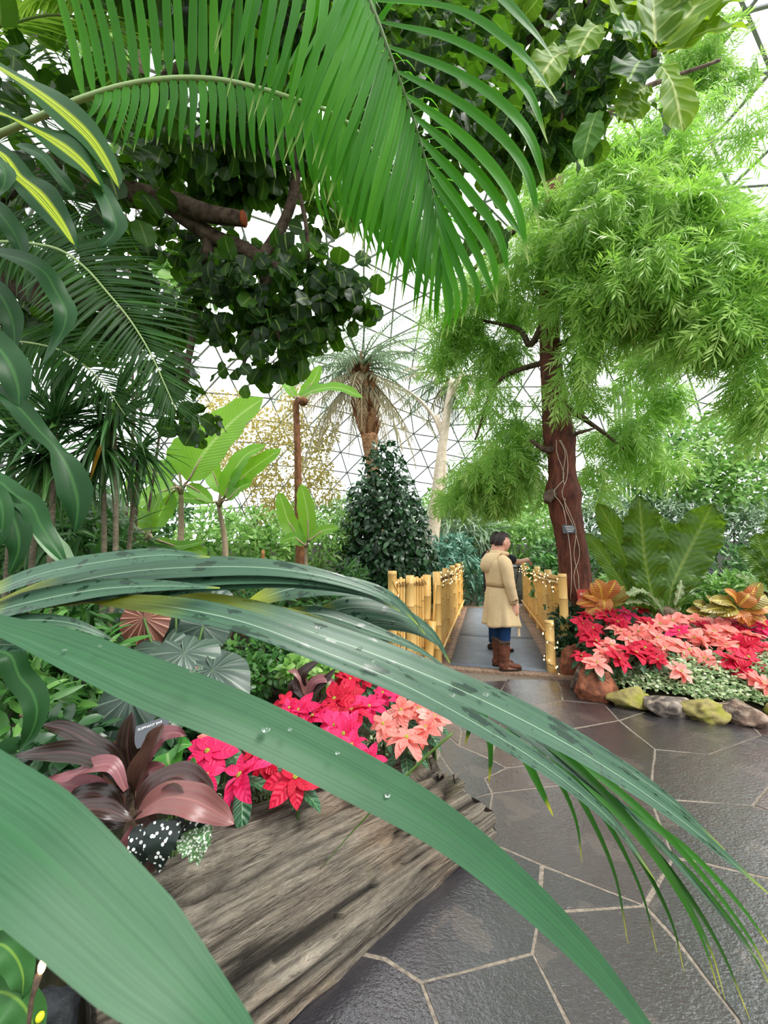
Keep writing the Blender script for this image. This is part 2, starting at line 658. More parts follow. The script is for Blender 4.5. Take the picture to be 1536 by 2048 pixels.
k = NT('wet_slate_flag')
co = k.coord('Object')
oi = k.n('ObjectInfo')
c = k.ramp(oi.outputs['Random'], [(0, hexc('#2b2a2f')), (.55, hexc('#343135')), (.8, hexc('#3f3536')), (1, hexc('#4d3a35'))])
f1 = k.noise(co, 9, 5, .6)
c = k.mix(k.math('MULTIPLY', f1, .45), c, hexc('#1f1e20'))
c = k.mix(k.math('MULTIPLY', k.math('GREATER_THAN', k.noise(co, 3.1, 4), .6), .3), c, hexc('#5f544c'))
rip = k.noise(k.coord('Object', (1, 1.6, 1)), 55, 3, .6)
rg = k.ramp(k.noise(co, 2.3, 3), [(.35, (.17,) * 3), (.65, (.38,) * 3)])
hh = k.math('ADD', k.math('MULTIPLY', rip, .6), k.math('MULTIPLY', f1, .9))
M_flag = k.done(k.pr(c, rg, .7, normal=k.bump(hh, .5, .012), coat=1.0))

k = NT('mortar_joint')
co = k.coord('Object')
f1 = k.noise(co, 60, 4)
c = k.ramp(f1, [(.3, hexc('#5a5249')), (.7, hexc('#8a8072'))])
M_joint = k.done(k.pr(c, .8, .3, normal=k.bump(f1, .5, .004)))
M_concrete = plain('pale_concrete', '#c9c8c2', .85, .2, var=.25, scale=4)

# ================================================================== the dome
DC, DR = A(2.0, 10.0, -6.5), 20.5
bm = bmesh.new()
bmesh.ops.create_icosphere(bm, subdivisions=5, radius=DR)
bmesh.ops.rotate(bm, verts=bm.verts, cent=(0, 0, 0), matrix=Matrix.Rotation(.35, 3, 'Z') @ Matrix.Rotation(.5, 3, 'X'))
bm.verts.ensure_lookup_table()
dv = np.array([v.co[:] for v in bm.verts]) + DC
keep = [f for f in bm.faces if min(dv[v.index][2] for v in f.verts) > 1.2]
tri = np.array([[v.index for v in f.verts] for f in keep])
eds = np.array(sorted({tuple(sorted((t[a], t[b]))) for t in tri for a, b in ((0, 1), (1, 2), (2, 0))}))
bm.free()
dome = thing('ceiling', DC, kind='structure')
# struts: thin four-sided bars between the nodes, and a hub at each node
a_, b_ = dv[eds[:, 0]], dv[eds[:, 1]]
T_ = unit(b_ - a_)
N_ = unit((a_ + b_) / 2 - DC)
X_ = np.cross(T_, N_)
r_ = .036
cs = [(1, 1), (-1, 1), (-1, -1), (1, -1)]
ring = lambda p: np.stack([p + X_ * (r_ * i) + N_ * (r_ * j) for i, j in cs], 1)
SV = np.concatenate([ring(a_), ring(b_)], 1)
base = (np.arange(len(eds)) * 8)[:, None, None]
q = np.array([[i, (i + 1) % 4, 4 + (i + 1) % 4, 4 + i] for i in range(4)])
mk('strut_lattice', (SV.reshape(-1, 3), (q[None] + base).reshape(-1, 4), None), M_steel, dome, smooth=False, kind='stuff')
hv, hf, hu = ico(1)
used = np.unique(tri)
mk('node_hubs', join([(hv * A(.1, .1, .1) + dv[i], hf, hu) for i in used if to_px(dv[i])[2][0] > 0]), M_steel, dome, kind='stuff')
ctr = dv[tri].mean(1)
x_, y_, f_ = to_px(ctr)
vis = (x_ > -20) & (x_ < 1556) & (y_ > -20) & (y_ < 2068) & (f_ > 0)
order = np.argsort(np.where(vis, f_, 1e9))[:300]
pick = np.zeros(len(tri), bool); pick[order] = True; pick &= vis


def pane_geo(ts):
    V = dv[ts].reshape(-1, 3)
    c_ = np.repeat(dv[ts].mean(1), 3, 0)
    V = c_ + (V - c_) * .955
    up = unit(c_ - DC)
    bulge = dv[ts].mean(1) + unit(dv[ts].mean(1) - DC) * .10
    n = len(ts)
    V = np.vstack([V, bulge])
    i = np.arange(n)
    F = np.concatenate([np.stack([i * 3 + a, i * 3 + (a + 1) % 3, 3 * n + i, np.full(n, -1)], 1) for a in range(3)])
    return V, F, None


for i in np.where(pick)[0]:
    mk('pane', pane_geo(tri[i:i + 1]), M_pane, dome)
mk('glazing_panes', pane_geo(tri[~pick]), M_pane, dome, kind='stuff')

# ring wall under the dome
th = np.linspace(0, 2 * PI, 97)
R0 = math.sqrt(DR ** 2 - (1.6 - DC[2]) ** 2) + .15
prof_ = [(R0 - .25, -.3), (R0 - .25, 1.75), (R0 - .45, 1.8), (R0 - .45, 2.0), (R0 + .3, 2.0), (R0 + .3, -.3)]
RV = np.array([[(DC[0] + r * math.cos(t), DC[1] + r * math.sin(t), z) for r, z in prof_] for t in th])
mk('wall_back', (RV.reshape(-1, 3), grid_faces(97, 6), None), M_concrete, smooth=False, kind='structure')

# ================================================================== path outline and ground
LEFT = [A(-2.2, -1.2), A(-1.3, .6), A(-1.06, .84), A(-.45, 1.38), A(.25, 1.99), A(.36, 2.3), A(.36, 2.75)] + \
       [G(*q)[:2] for q in ((868, 1430), (862, 1372), (872, 1352))]
RIGHT = [G(*q)[:2] for q in ((1168, 1352), (1180, 1380), (1215, 1402), (1290, 1424), (1400, 1440), (1536, 1447))] + [A(6.5, 3.1), A(6.5, -1.2)]
BD = unit(A(.253, .967))            # the way the bridge runs
BN = A(BD[1], -BD[0])
B0 = (G(896, 1347)[:2] + G(1084, 1352)[:2]) / 2 + BN * .06
L1_, R1_ = B0 - BN * .83, B0 + BN * .83
POLY = np.array(LEFT + [L1_, L1_ + BD * 12, R1_ + BD * 12, R1_] + RIGHT)


def poly_dist(p):
    p = np.atleast_2d(p)
    a, b = POLY, np.roll(POLY, -1, 0)
    d = np.full(len(p), 1e9)
    ins = np.zeros(len(p), bool)
    for u, v in zip(a, b):
        e = v - u
        t = np.clip(((p - u) @ e) / (e @ e), 0, 1)
        d = np.minimum(d, np.linalg.norm(p - u - t[:, None] * e, axis=1))
        c = ((u[1] > p[:, 1]) != (v[1] > p[:, 1])) & (p[:, 0] < (v[0] - u[0]) * (p[:, 1] - u[1]) / (v[1] - u[1] + 1e-12) + u[0])
        ins ^= c
    return np.where(ins, -d, d)


def ground_z(x, y):
    p = np.stack([np.atleast_1d(x).astype(float), np.atleast_1d(y).astype(float)], 1)
    d = poly_dist(p)
    h = np.where(d < 0, -.075, -.03 + .24 * (1 - np.exp(-np.maximum(d - .05, 0) / .35)) + .055 * np.clip(d, 0, 4))
    h = np.where((d < 0) & (p[:, 1] > 4.9), -.3, h)
    return h


def gz(x, y): return float(ground_z(x, y)[0])


xs = np.concatenate([np.linspace(-19, -4, 26), np.linspace(-3.8, 5, 110), np.linspace(5.3, 22, 28)])
ys = np.concatenate([np.linspace(-9, -1, 9), np.linspace(-.8, 7, 110), np.linspace(7.3, 29.5, 50)])
gx, gy = np.meshgrid(xs, ys, indexing='ij')
p = np.stack([gx.ravel(), gy.ravel()], 1)
z = ground_z(p[:, 0], p[:, 1]) + rng.normal(0, .008, len(p)) * (poly_dist(p) > .05)
ok = ((p - DC[:2]) ** 2).sum(1) < (R0 + .2) ** 2
F = grid_faces(len(xs), len(ys))
F = F[ok[F].all(1)]
mk('ground', (np.hstack([p, z[:, None]]), F[:, ::-1], None), M_soil, kind='structure')

# ================================================================== paving: every flagstone a piece
floor = thing('floor', (0, 0, 0), kind='structure')
pp = POLY[:len(LEFT)].tolist() + [L1_.tolist(), R1_.tolist()] + [q.tolist() for q in RIGHT]
pp = np.array(pp)
bmj = bmesh.new()
bmj.faces.new([bmj.verts.new((x, y, -.0012)) for x, y in pp])
bmesh.ops.triangulate(bmj, faces=bmj.faces[:])
jv = np.array([v.co[:] for v in bmj.verts]); jf = np.array([[v.index for v in f.verts] for f in bmj.faces]); bmj.free()
if np.cross(jv[jf[0][1]] - jv[jf[0][0]], jv[jf[0][2]] - jv[jf[0][0]])[2] < 0: jf = jf[:, ::-1]
jo = mk('mortar_bed', (jv, jf, None), M_joint, floor)

FLAGS = [
    [(770, 1918), (844, 1965), (876, 2050), (840, 2400), (300, 2400), (380, 2040), (600, 1880)],
    [(844, 1965), (1066, 1908), (1138, 2048), (1200, 2400), (840, 2400), (876, 2050)],
    [(770, 1918), (600, 1880), (820, 1690), (860, 1700), (970, 1681), (1084, 1730), (1080, 1826), (1066, 1908), (844, 1965)],
    [(1084, 1730), (1288, 1811), (1080, 1826)],
    [(1066, 1908), (1080, 1826), (1288, 1811), (1358, 1886), (1478, 2041), (1560, 2400), (1200, 2400), (1138, 2048)],
    [(970, 1681), (985, 1586), (1203, 1561), (1300, 1596), (1345, 1716), (1288, 1811), (1084, 1730)],
    [(1288, 1811), (1345, 1716), (1388, 1721), (1536, 1756), (1640, 1770), (1760, 2100), (1560, 2400), (1478, 2041), (1358, 1886)],
    [(1300, 1596), (1505, 1611), (1540, 1623), (1620, 1640), (1640, 1770), (1536, 1756), (1388, 1721), (1345, 1716)],
    [(1310, 1499), (1418, 1509), (1523, 1471), (1580, 1480), (1570, 1530), (1505, 1611), (1300, 1596)],
    [(1238, 1441), (1290, 1424), (1400, 1440), (1503, 1451), (1523, 1471), (1418, 1509), (1310, 1499)],
    [(1135, 1459), (1238, 1441), (1310, 1499), (1300, 1596), (1203, 1561), (1150, 1520)],
    [(1058, 1411), (1125, 1401), (1208, 1409), (1238, 1441), (1135, 1459)],
    [(1058, 1411), (1135, 1459), (1150, 1520), (1013, 1536), (983, 1519), (1000, 1450)],
    [(918, 1491), (923, 1464), (1000, 1450), (983, 1519)],
    [(923, 1464), (905, 1400), (1000, 1385), (1058, 1411), (1000, 1450)],
    [(1000, 1385), (1015, 1359), (1112, 1359), (1120, 1374), (1125, 1401), (1058, 1411)],
    [(1112, 1359), (1166, 1358), (1180, 1380), (1208, 1409), (1125, 1401), (1120, 1374)],
    [(1208, 1409), (1186, 1386), (1215, 1402), (1290, 1424), (1238, 1441)],
    [(905, 1400), (872, 1400), (870, 1357), (1015, 1359), (1000, 1385)],
    [(872, 1400), (905, 1400), (923, 1464), (918, 1491), (860, 1440)],
    [(970, 1557), (1013, 1536), (1150, 1520), (1203, 1561), (985, 1586)],
    [(918, 1491), (983, 1519), (1013, 1536), (970, 1557), (985, 1586), (940, 1600), (880, 1510), (860, 1440)],
    [(940, 1600), (985, 1586), (970, 1681), (860, 1700), (820, 1690), (850, 1560), (880, 1510)],
    [(1505, 1611), (1570, 1530), (1620, 1560), (1700, 1640), (1620, 1640), (1540, 1623)],
    [(1503, 1451), (1600, 1450), (1700, 1460), (1580, 1480), (1523, 1471)],
    [(1580, 1480), (1700, 1460), (1800, 1560), (1700, 1640), (1620, 1560), (1570, 1530)],
    [(1620, 1640), (1700, 1640), (1800, 1700), (1900, 2000), (1760, 2100), (1640, 1770)],
]
rs = np.random.default_rng(5)
for poly in FLAGS:
    v = np.array([G(*q)[:2] for q in poly])
    c0 = v.mean(0)
    # inset by a constant joint
    area = 0.5 * np.sum(v[:, 0] * np.roll(v[:, 1], -1) - v[:, 1] * np.roll(v[:, 0], -1))
    if area < 0: v = v[::-1]
    e = np.roll(v, -1, 0) - v
    nrm = unit(np.stack([-e[:, 1], e[:, 0]], 1))
    k_ = rs.choice([.004, .006, .009, .012], len(v))
    ins = []
    for i in range(len(v)):
        n1, n0 = nrm[i], nrm[i - 1]
        m = n0 + n1
        m /= max(np.dot(m, m) / 2, .3)
        ins.append(v[i] + m * (k_[i] + k_[i - 1]) / 2)
    ins = np.array(ins)
    # soften the outline with midpoints
    q = []
    for i in range(len(ins)):
        a, b = ins[i], ins[(i + 1) % len(ins)]
        L = np.linalg.norm(b - a)
        for t in np.linspace(0, 1, max(2, int(L / .12) + 1))[:-1]:
            pt = a + (b - a) * t
            if t > 0: pt = pt + nrm[0] * 0 + rs.normal(0, .0018, 2)
            q.append(pt)
    q = np.array(q)
    tilt = rs.normal(0, .004, 2)
    zt = (q - c0) @ tilt
    inner = c0 + (q - c0) * (1 - .006 / np.maximum(np.linalg.norm(q - c0, axis=1), .05))[:, None]
    n = len(q)
    V = np.vstack([np.column_stack([q, np.full(n, -.03)]), np.column_stack([q, zt + .0012]), np.column_stack([inner, zt + .0016])])
    F = []
    for i in range(n):
        j = (i + 1) % n
        F += [[i, j, n + j, n + i], [n + i, n + j, 2 * n + j, 2 * n + i]]
    V = np.vstack([V, [c0[0], c0[1], .0016]])
    for i in range(n): F.append([2 * n + i, 2 * n + (i + 1) % n, 3 * n, -1])
    mk('flagstone', (V, np.array(F), None), M_flag, floor, loc=A(c0[0], c0[1], 0), smooth=False)
# ================================================================== bridge
k = NT('weathered_deck_board')
co = k.coord('Object', (14, 2, 14))
f1 = k.noise(co, 2.5, 5, .6)
c = k.ramp(f1, [(.3, hexc('#6e5646')), (.7, hexc('#a98f79'))])
c = k.mix(k.math('MULTIPLY', k.n('ObjectInfo').outputs['Random'], .4), c, hexc('#5a453a'))
M_board = k.done(k.pr(c, .6, .35, normal=k.bump(f1, .3, .004)))
k = NT('ribbed_rubber_mat')
co = k.coord('UV')
sp = k.n('SeparateXYZ'); k.t.links.new(co, sp.inputs[0])
f1 = k.math('SINE', k.math('MULTIPLY', sp.outputs[0], 2 * PI * 60))
c = k.mix(k.noise(k.coord('Object'), 6, 4), hexc('#656f7b'), hexc('#8a929c'))
M_mat = k.done(k.pr(c, .55, .45, normal=k.bump(f1, .35, .004)))
k = NT('yellow_bamboo')
uv = k.coord('UV')
sp = k.n('SeparateXYZ'); k.t.links.new(uv, sp.inputs[0])
r = k.n('ObjectInfo').outputs['Random']
c = k.ramp(r, [(0, hexc('#e0b05e')), (.5, hexc('#ecc273')), (1, hexc('#f4d38c'))])
c = k.mix(k.math('MULTIPLY', k.noise(k.coord('Object', (30, 30, 2)), 2, 4), .45), c, hexc('#c08a35'))
at = k.n('Attribute', attribute_name='rnd').outputs['Fac']
c = k.mix(k.math('MULTIPLY', at, .7), c, hexc('#7a5420'))
M_bamboo = k.done(k.pr(c, .38, .5))
M_rope = plain('jute_rope', '#8a6a44', .9, .2, var=.4, scale=60)
M_wire = plain('green_light_wire', '#1e2c1c', .5, .4)
M_bulb = emit('warm_fairy_bulb', '#ffd890', 6.0)


def bamboo(L, r, node=.28, seed=0, n=9, z0=0.0):
    """an upright cane from z0 to z0+L: swollen node rings, hollow-looking cut top"""
    rr = np.random.default_rng(seed)
    zs, rs_, rn = [0.0], [r], [0.0]
    zz = node * rr.uniform(.2, .9)
    while zz < L - .03:
        for dz, f, v in ((-.014, 1.0, 0), (-.006, 1.09, .6), (0, 1.0, 1.0), (.006, 1.06, .5), (.014, .99, 0)):
            zs.append(zz + dz); rs_.append(r * f); rn.append(v)
        zz += node * rr.uniform(.85, 1.15)
    zs += [L, L, L - r]; rs_ += [r, r * .72, r * .66]; rn += [0, .3, 1]
    a = np.linspace(0, 2 * PI, n, endpoint=False)
    rings = [np.stack([ra * np.cos(a), ra * np.sin(a), np.full(n, z0 + z)], 1) for z, ra in zip(zs, rs_)]
    V, F, UV = loft(rings)
    R = np.concatenate([np.repeat(rn, n), [0, 1]])
    return V, F, UV, R


def ew(u, v, z=0.0):
    """bridge coordinates: u metres across (towards the bed of stones), v along"""
    q = B0 + BN * u + BD * v
    return A(q[0], q[1], z)


BROT = -math.atan2(BD[0], BD[1])
br = thing('footbridge', ew(0, 0, 0), 'wooden plank footbridge with a pale threshold board leading away between bamboo railings', 'bridge')
pm = [mesh_data('plank', box((0, 0, 0), (1.78 + d, .098, .032), rotz(BROT)), M_board, smooth=False) for d in (0, .03, -.02)]
for i in range(62):
    M = np.eye(4); M[:3, 3] = ew(rng.normal(0, .008), .2 + i * .104, .004 + rng.normal(0, .0015))
    inst('plank', pm[i % 3], br, M)
mk('threshold_board', box(ew(.05, .065, .006), (1.95, .13, .05), rotz(BROT)), M_board, br, smooth=False)
for u in (-.6, .6):
    mk('beam', box(ew(u, 3.3, -.09), (.12, 6.5, .14), rotz(BROT)), M_board, br, smooth=False)


def mat_geo(v0, v1):
    uu, vv = np.linspace(-.6, .6, 5), np.linspace(v0, v1, 14)
    top = np.array([[ew(u + .0, v, .031 + .003 * math.sin(v * 5)) for u in uu] for v in vv]).reshape(-1, 3)
    UV = np.array([[(v, u) for u in uu] for v in vv]).reshape(-1, 2)
    V = np.vstack([top, top - A(0, 0, .009)])
    F = grid_faces(14, 5)
    n = 70
    rim = [i for i in range(5)] + [5 * j + 4 for j in range(1, 14)] + [65 + i for i in (3, 2, 1, 0)] + [5 * j for j in range(12, 0, -1)]
    S_ = [[rim[i], rim[(i + 1) % len(rim)], n + rim[(i + 1) % len(rim)], n + rim[i]] for i in range(len(rim))]
    return V, np.vstack([F[:, ::-1], S_]), np.vstack([UV, UV])


tag(mk('rubber_mat', mat_geo(.18, 1.95), M_mat), 'grey ribbed rubber mat at the near end of the bridge, under the boots', 'mat', 'rubber mats on the bridge')
tag(mk('rubber_mat', mat_geo(1.99, 5.4), M_mat), 'grey ribbed rubber mat further along the bridge, beyond the person in the coat', 'mat', 'rubber mats on the bridge')


def railing(name, label, pts, posts, hpost, hcane, rc=.021, group=None, seed=0, lower=True):
    """pts: world polyline on the deck; posts: arc positions of thick posts"""
    pts = np.array(pts, float)
    seg = np.linalg.norm(np.diff(pts, axis=0), axis=1)
    cum = np.concatenate([[0], np.cumsum(seg)])
    at_ = lambda s: np.array([np.interp(s, cum, pts[:, k_]) for k_ in range(3)])
    t = thing(name, pts[0], label, 'railing', group)
    for i, s in enumerate(posts):
        q = at_(s)
        h = hpost(s)
        m = mesh_data('post', bamboo(h + .12, .054, .27, seed + i, 12, -.12), M_bamboo)
        M = np.eye(4); M[:3, :3] = rotz(rng.uniform(0, 6)); M[:3, 3] = q
        inst('post', m, t, M)
    cm = [mesh_data('cane', bamboo(1.0, rc, .25, seed + 50 + j, 8, 0), M_bamboo) for j in range(6)]
    s = .08
    while s < cum[-1] - .03:
        if min(abs(s - x) for x in posts) > .062:
            q = at_(s)
            M = np.eye(4)
            M[:3, :3] = rotz(rng.uniform(0, 6)) * A(1, 1, hcane(s) + rng.uniform(-.012, .012))
            M[:3, 3] = q + A(0, 0, .03)
            inst('cane', cm[rng.integers(6)], t, M)
        s += rc * 2.06
    ss = np.linspace(0, cum[-1], max(6, int(cum[-1] * 4)))
    n2 = A(-(pts[-1] - pts[0])[1], (pts[-1] - pts[0])[0], 0); n2 = unit(n2)
    if lower:
        for sgn in (1, -1):
            mk('rail', tube([at_(x) + n2 * sgn * .045 + A(0, 0, .16) for x in ss], .022, 8), M_bamboo, t)
    top = [at_(x) + A(0, 0, hcane(x) - .05) for x in ss]
    mk('top_rail', tube([q + n2 * .04 for q in top], .018, 8), M_bamboo, t)
    # rope wound round the canes just under their tops
    L = cum[-1]
    turns = int(L / .045)
    a = np.linspace(0, turns * 2 * PI, turns * 8)
    sl_ = np.linspace(.03, L - .03, len(a))
    rp_ = np.array([at_(x) + n2 * (.038 * math.cos(b)) + A(0, 0, hcane(x) - .045 + .03 * math.sin(b)) for x, b in zip(sl_, a)])
    mk('rope', tube(rp_, .0065, 4), M_rope, t)
    return t, at_, cum[-1], n2


RL = [ew(-.76, v) for v in (.25, 2, 4, 6.2)]
tl, atl, Ll, nl = railing('bamboo_railing', 'long yellow bamboo railing with fairy lights on the conical shrub side of the bridge', RL,
                          [0, 1.2, 2.5, 3.8, 5.0, 5.9], lambda s: 1.19 + .10 * (s > 5.5), lambda s: 1.06 + .09 * abs(s - 2.6) ** 2 / 9, seed=3, group='bridge railings')
RR = [ew(.83, v) for v in (.55, 2, 4, 6.2)]
trr, atr, Lr, nr = railing('bamboo_railing', 'yellow bamboo railing with fairy lights on the red-brown trunk side of the bridge', RR,
                           [0, 1.2, 2.5, 3.8, 5.0], lambda s: 1.17, lambda s: 1.05 + .07 * abs(s - 2.6) ** 2 / 9, seed=33, group='bridge railings')
W0, W1 = P(785, 1300, 4.75), P(862, 1300, 5.0)
tw, atw, Lw, nw = railing('bamboo_railing', 'short bamboo wing panel of fat and thin canes angled off the bridge end', [A(W0[0], W0[1], 0), A(W1[0], W1[1], 0)],
                          [0, .25, .50], lambda s: 1.22 - .06 * (s > .2), lambda s: 1.10, rc=.019, seed=66, group='bridge railings', lower=False)


def brace(label, foot, top, r=.055):
    d = np.asarray(top) - foot
    V, F, UV, R = bamboo(np.linalg.norm(d), r, .25, int(foot[0] * 100), 12)
    M = frame(foot, d, A(0, 1, 0))
    V = V[:, [0, 2, 1]] * A(1, 1, -1)
    o = mk('bamboo_post', (V @ M[:3, :3].T + M[:3, 3], F, UV, R), M_bamboo, loc=np.asarray(foot))
    return tag(o, label, 'post', 'short posts at the bridge end')


p0 = P(1103, 1338, 4.78); p1 = P(1098, 1240, 4.86)
brace('short thick bamboo post wound with fairy lights beside the stone-edged bed', A(p0[0], p0[1], -.06), p1)
p0 = P(853, 1302, 4.86); p1 = P(865, 1242, 4.92)
brace('short leaning bamboo post between the wing panel and the long railing', A(p0[0], p0[1], -.06), p1)
p0 = P(866, 1250, 4.9); p1 = P(871, 1165, 4.96)
tag(mk('bamboo_stick', tube([p0, p1], .016, 8, segs=6), M_bamboo), 'thin pale bamboo stick leaning on the end post of the long railing', 'stick')


def lights(label, pts, every, seed=0, n=None):
    t = thing('fairy_light_string', pts[0], label, 'string lights', 'fairy lights on the bridge')
    q = spline(np.array(pts), len(pts) * 6)
    mk('wire', tube(q, .0035, 4), M_wire, t)
    hv_, hf_, _ = ico(1)
    bm_ = mesh_data('bulb', (hv_ * A(.0075, .0075, .012), hf_, None), M_bulb)
    rr = np.random.default_rng(seed)
    L = np.concatenate([[0], np.cumsum(np.linalg.norm(np.diff(q, axis=0), axis=1))])
    for s in np.arange(.03, L[-1], every):
        M = np.eye(4); M[:3, 3] = [np.interp(s, L, q[:, k_]) for k_ in range(3)]
        M[:3, 3] += rr.normal(0, .018, 3) + A(0, 0, .012)
        inst('bulb', bm_, t, M)
    return t


s_ = np.linspace(0, Ll, 26)
lights('string of warm lights looped along the top of the long railing by the conical shrub',
       [atl(x) - nl * (.05 + .03 * math.sin(i * 2.1)) + A(0, 0, 1.0 + .11 * math.cos(i * 1.7) + .09 * abs(x - 2.6) ** 2 / 9) for i, x in enumerate(s_)], .14, 1)
s_ = np.linspace(-.02, Lr, 26)
lights('string of warm lights looped along the railing next to the red-brown trunk',
       [atr(x) + nr * (.06 + .03 * math.sin(i * 2.1)) + A(0, 0, 1.0 + .11 * math.cos(i * 1.7)) for i, x in enumerate(s_)], .14, 2)
lights('string of warm lights wound down the wing panel at the bridge end',
       [atw(.0) + A(.0, -.07, 1.1), atw(.1) + A(0, -.06, .85), atw(.0) + A(-.07, -.03, .6), atw(.15) + A(0, -.06, .4), atw(.0) + A(-.02, -.08, .2)], .17, 3)
f0 = P(1103, 1338, 4.78)
hx = [A(f0[0] + .075 * math.cos(a) - .02 * b, f0[1] - .02 + .075 * math.sin(a), .06 + .5 * b) for b, a in zip(np.linspace(1, 0, 18), np.linspace(0, 12, 18))]
lights('string of warm lights spiralling down the short thick post and lying by the stones',
       hx + [A(f0[0] + .05, f0[1] - .1, .03), A(f0[0] + .14, f0[1] - .05, .04), A(f0[0] + .22, f0[1] - .10, .03), A(f0[0] + .30, f0[1] - .02, .05), A(f0[0] + .2, f0[1] - .01, .04)], .075, 4)

# ================================================================== stones and log
k = NT('garden_rock')
co = k.coord('Object')
f1 = k.noise(co, 5, 6, .65)
c = k.ramp(k.n('ObjectInfo').outputs['Random'], [(0, hexc('#7a5a48')), (.35, hexc('#8a7565')), (.7, hexc('#6f6a62')), (1, hexc('#8c5b45'))])
c = k.mix(k.ramp(f1, [(.38, (.9, .9, .9)), (.6, (0, 0, 0))]), c, hexc('#2c2520'))
c = k.mix(k.ramp(k.noise(co, 17, 5), [(.5, (0, 0, 0)), (.68, (.6, .6, .6))]), c, hexc('#b5a491'))
geo_n = k.n('NewGeometry')
sp = k.n('SeparateXYZ'); k.t.links.new(geo_n.outputs['Normal'], sp.inputs[0])
mossm = k.math('MULTIPLY', k.math('GREATER_THAN', k.math('ADD', k.math('MULTIPLY', sp.outputs[2], .35), k.noise(co, 3, 5)), .74), .8)
M_rock0 = k.done(k.pr(c, .75, .35, normal=k.bump(f1, .6, .03)))
k = NT('mossy_rock')
co = k.coord('Object')
f1 = k.noise(co, 6, 6, .65)
c = k.ramp(f1, [(.3, hexc('#5a5238')), (.5, hexc('#8f8450')), (.7, hexc('#a3966c'))])
c = k.mix(k.ramp(k.noise(co, 7, 5), [(.45, (0, 0, 0)), (.6, (.8, .8, .8))]), c, hexc('#7d7f22'))
M_moss = k.done(k.pr(c, .85, .25, normal=k.bump(f1, .7, .03)))
M_rust = bark_mat('rusty_red_rock', '#4a2a1e', '#a8694c', (4, 4, 4), .75, .7, .03)
M_darkrock = bark_mat('dark_wet_rock', '#16181a', '#3b3f42', (4, 4, 4), .5, .6, .03)


def rock(label, c, s, mat, seed, rot=0.0, group='stones edging the poinsettia bed'):
    V, F, UV = ico(4)
    d = fbm(V, 1.1, seed * 3.1, 4)
    V = V * (1 + .34 * d + .10 * fbm(V, 4.5, seed * 1.7, 3))[:, None]
    # flatten some facets so that it reads as broken stone
    rr = np.random.default_rng(seed)
    for _ in range(9):
        n_ = unit(rr.normal(size=3)); h = rr.uniform(.6, .85)
        e = V @ n_ - h
        V = V - np.where(e > 0, e * .85, 0)[:, None] * n_
    V = V * (np.asarray(s) / 2) @ rotz(rot).T + np.asarray(c)
    return tag(mk('rock', (V, F, UV), mat, loc=np.asarray(c)), label, 'rock', group)


for i, (x, y, wpx, hpx, m_, lab) in enumerate([
    (1152, 1332, 46, 60, 2, 'brown stone standing at the bridge end of the poinsettia bed edge'),
    (1172, 1366, 40, 42, 0, 'small grey-brown stone, second along the bed edge from the bridge'),
    (1205, 1378, 66, 66, 2, 'big rusty-red slanted stone at the corner of the poinsettia bed'),
    (1275, 1406, 72, 36, 1, 'flat mossy yellow-green stone next to the big rusty-red slanted stone'),
    (1353, 1419, 78, 40, 0, 'rounded brown-grey stone between the two mossy yellow-green stones'),
    (1434, 1430, 84, 36, 1, 'long flat mossy stone with a brown-grey rounded stone on either side'),
    (1515, 1440, 80, 36, 0, 'low tan stone at the far end of the bed edge from the bridge'),
    (1610, 1440, 80, 40, 1, 'mossy stone that continues the bed edge past the low tan stone')]):
    b = G(x, y + hpx * .42)
    Yd = b[1] + .1
    s = wpx * Yd / FPX
    rock(lab, A(b[0], Yd, hpx * Yd / FPX * .32), (s * 1.12, s * .8, hpx * Yd / FPX * 1.25), (M_rock0, M_moss, M_rust)[m_], 20 + i, .2 - i * .06)
rock('black wet boulder under the broad blue-green blade at the near end of the log', A(-.93, 1.02, .11), (.44, .4, .46), M_darkrock, 41, .4, group=None)
for i, (x, y, Y, a, b, lab) in enumerate([(1390, 1150, 8.2, 1.3, .7, 'big dark wet rock of the garden waterfall behind the ribbed fern'), (1425, 1180, 7.4, .9, .4, 'low grey wet rock at the foot of the garden waterfall'),
                                           (1365, 1190, 7.6, .8, .45, 'rounded dark rock beside the low grey waterfall rock')]):
    c = P(x, y, Y)
    rock(lab, c, (a, .8, b), M_darkrock, 50 + i, .3 * i, 'waterfall rocks')

# --- the split log along the path
k = NT('weathered_log_wood')
uv = k.n('TexCoord').outputs['UV']
mp = k.n('Mapping'); mp.inputs['Scale'].default_value = (62, 6.5, 1); k.t.links.new(uv, mp.inputs[0])
f1 = k.noise(mp.outputs[0], 1.0, 8, .62, .6)
mp2 = k.n('Mapping'); mp2.inputs['Scale'].default_value = (9, 1.1, 1); k.t.links.new(uv, mp2.inputs[0])
f2 = k.noise(mp2.outputs[0], 1.0, 5, .6, .8)
c = k.ramp(f1, [(.30, hexc('#25221e')), (.44, hexc('#5c554b')), (.6, hexc('#847b6d')), (.78, hexc('#a49a88'))])
c = k.mix(k.ramp(f2, [(.32, (1, 1, 1)), (.5, (0, 0, 0))]), c, hexc('#5e5347'))
c = k.mix(k.ramp(k.noise(k.coord('Object'), 2.2, 5), [(.5, (0, 0, 0)), (.75, (.45, .45, .45))]), c, hexc('#a5805c'))
c = k.mix(k.ramp(k.noise(k.coord('Object'), 6, 6), [(.62, (0, 0, 0)), (.74, (.4, .4, .4))]), c, hexc('#7d7f45'))
mp3 = k.n('Mapping'); mp3.inputs['Scale'].default_value = (170, 13, 1); k.t.links.new(uv, mp3.inputs[0])
f3 = k.noise(mp3.outputs[0], 1.0, 4, .6, .4)
c = k.mix(k.ramp(f3, [(.30, (.85, .85, .85)), (.44, (0, 0, 0))]), c, hexc('#241f1a'))
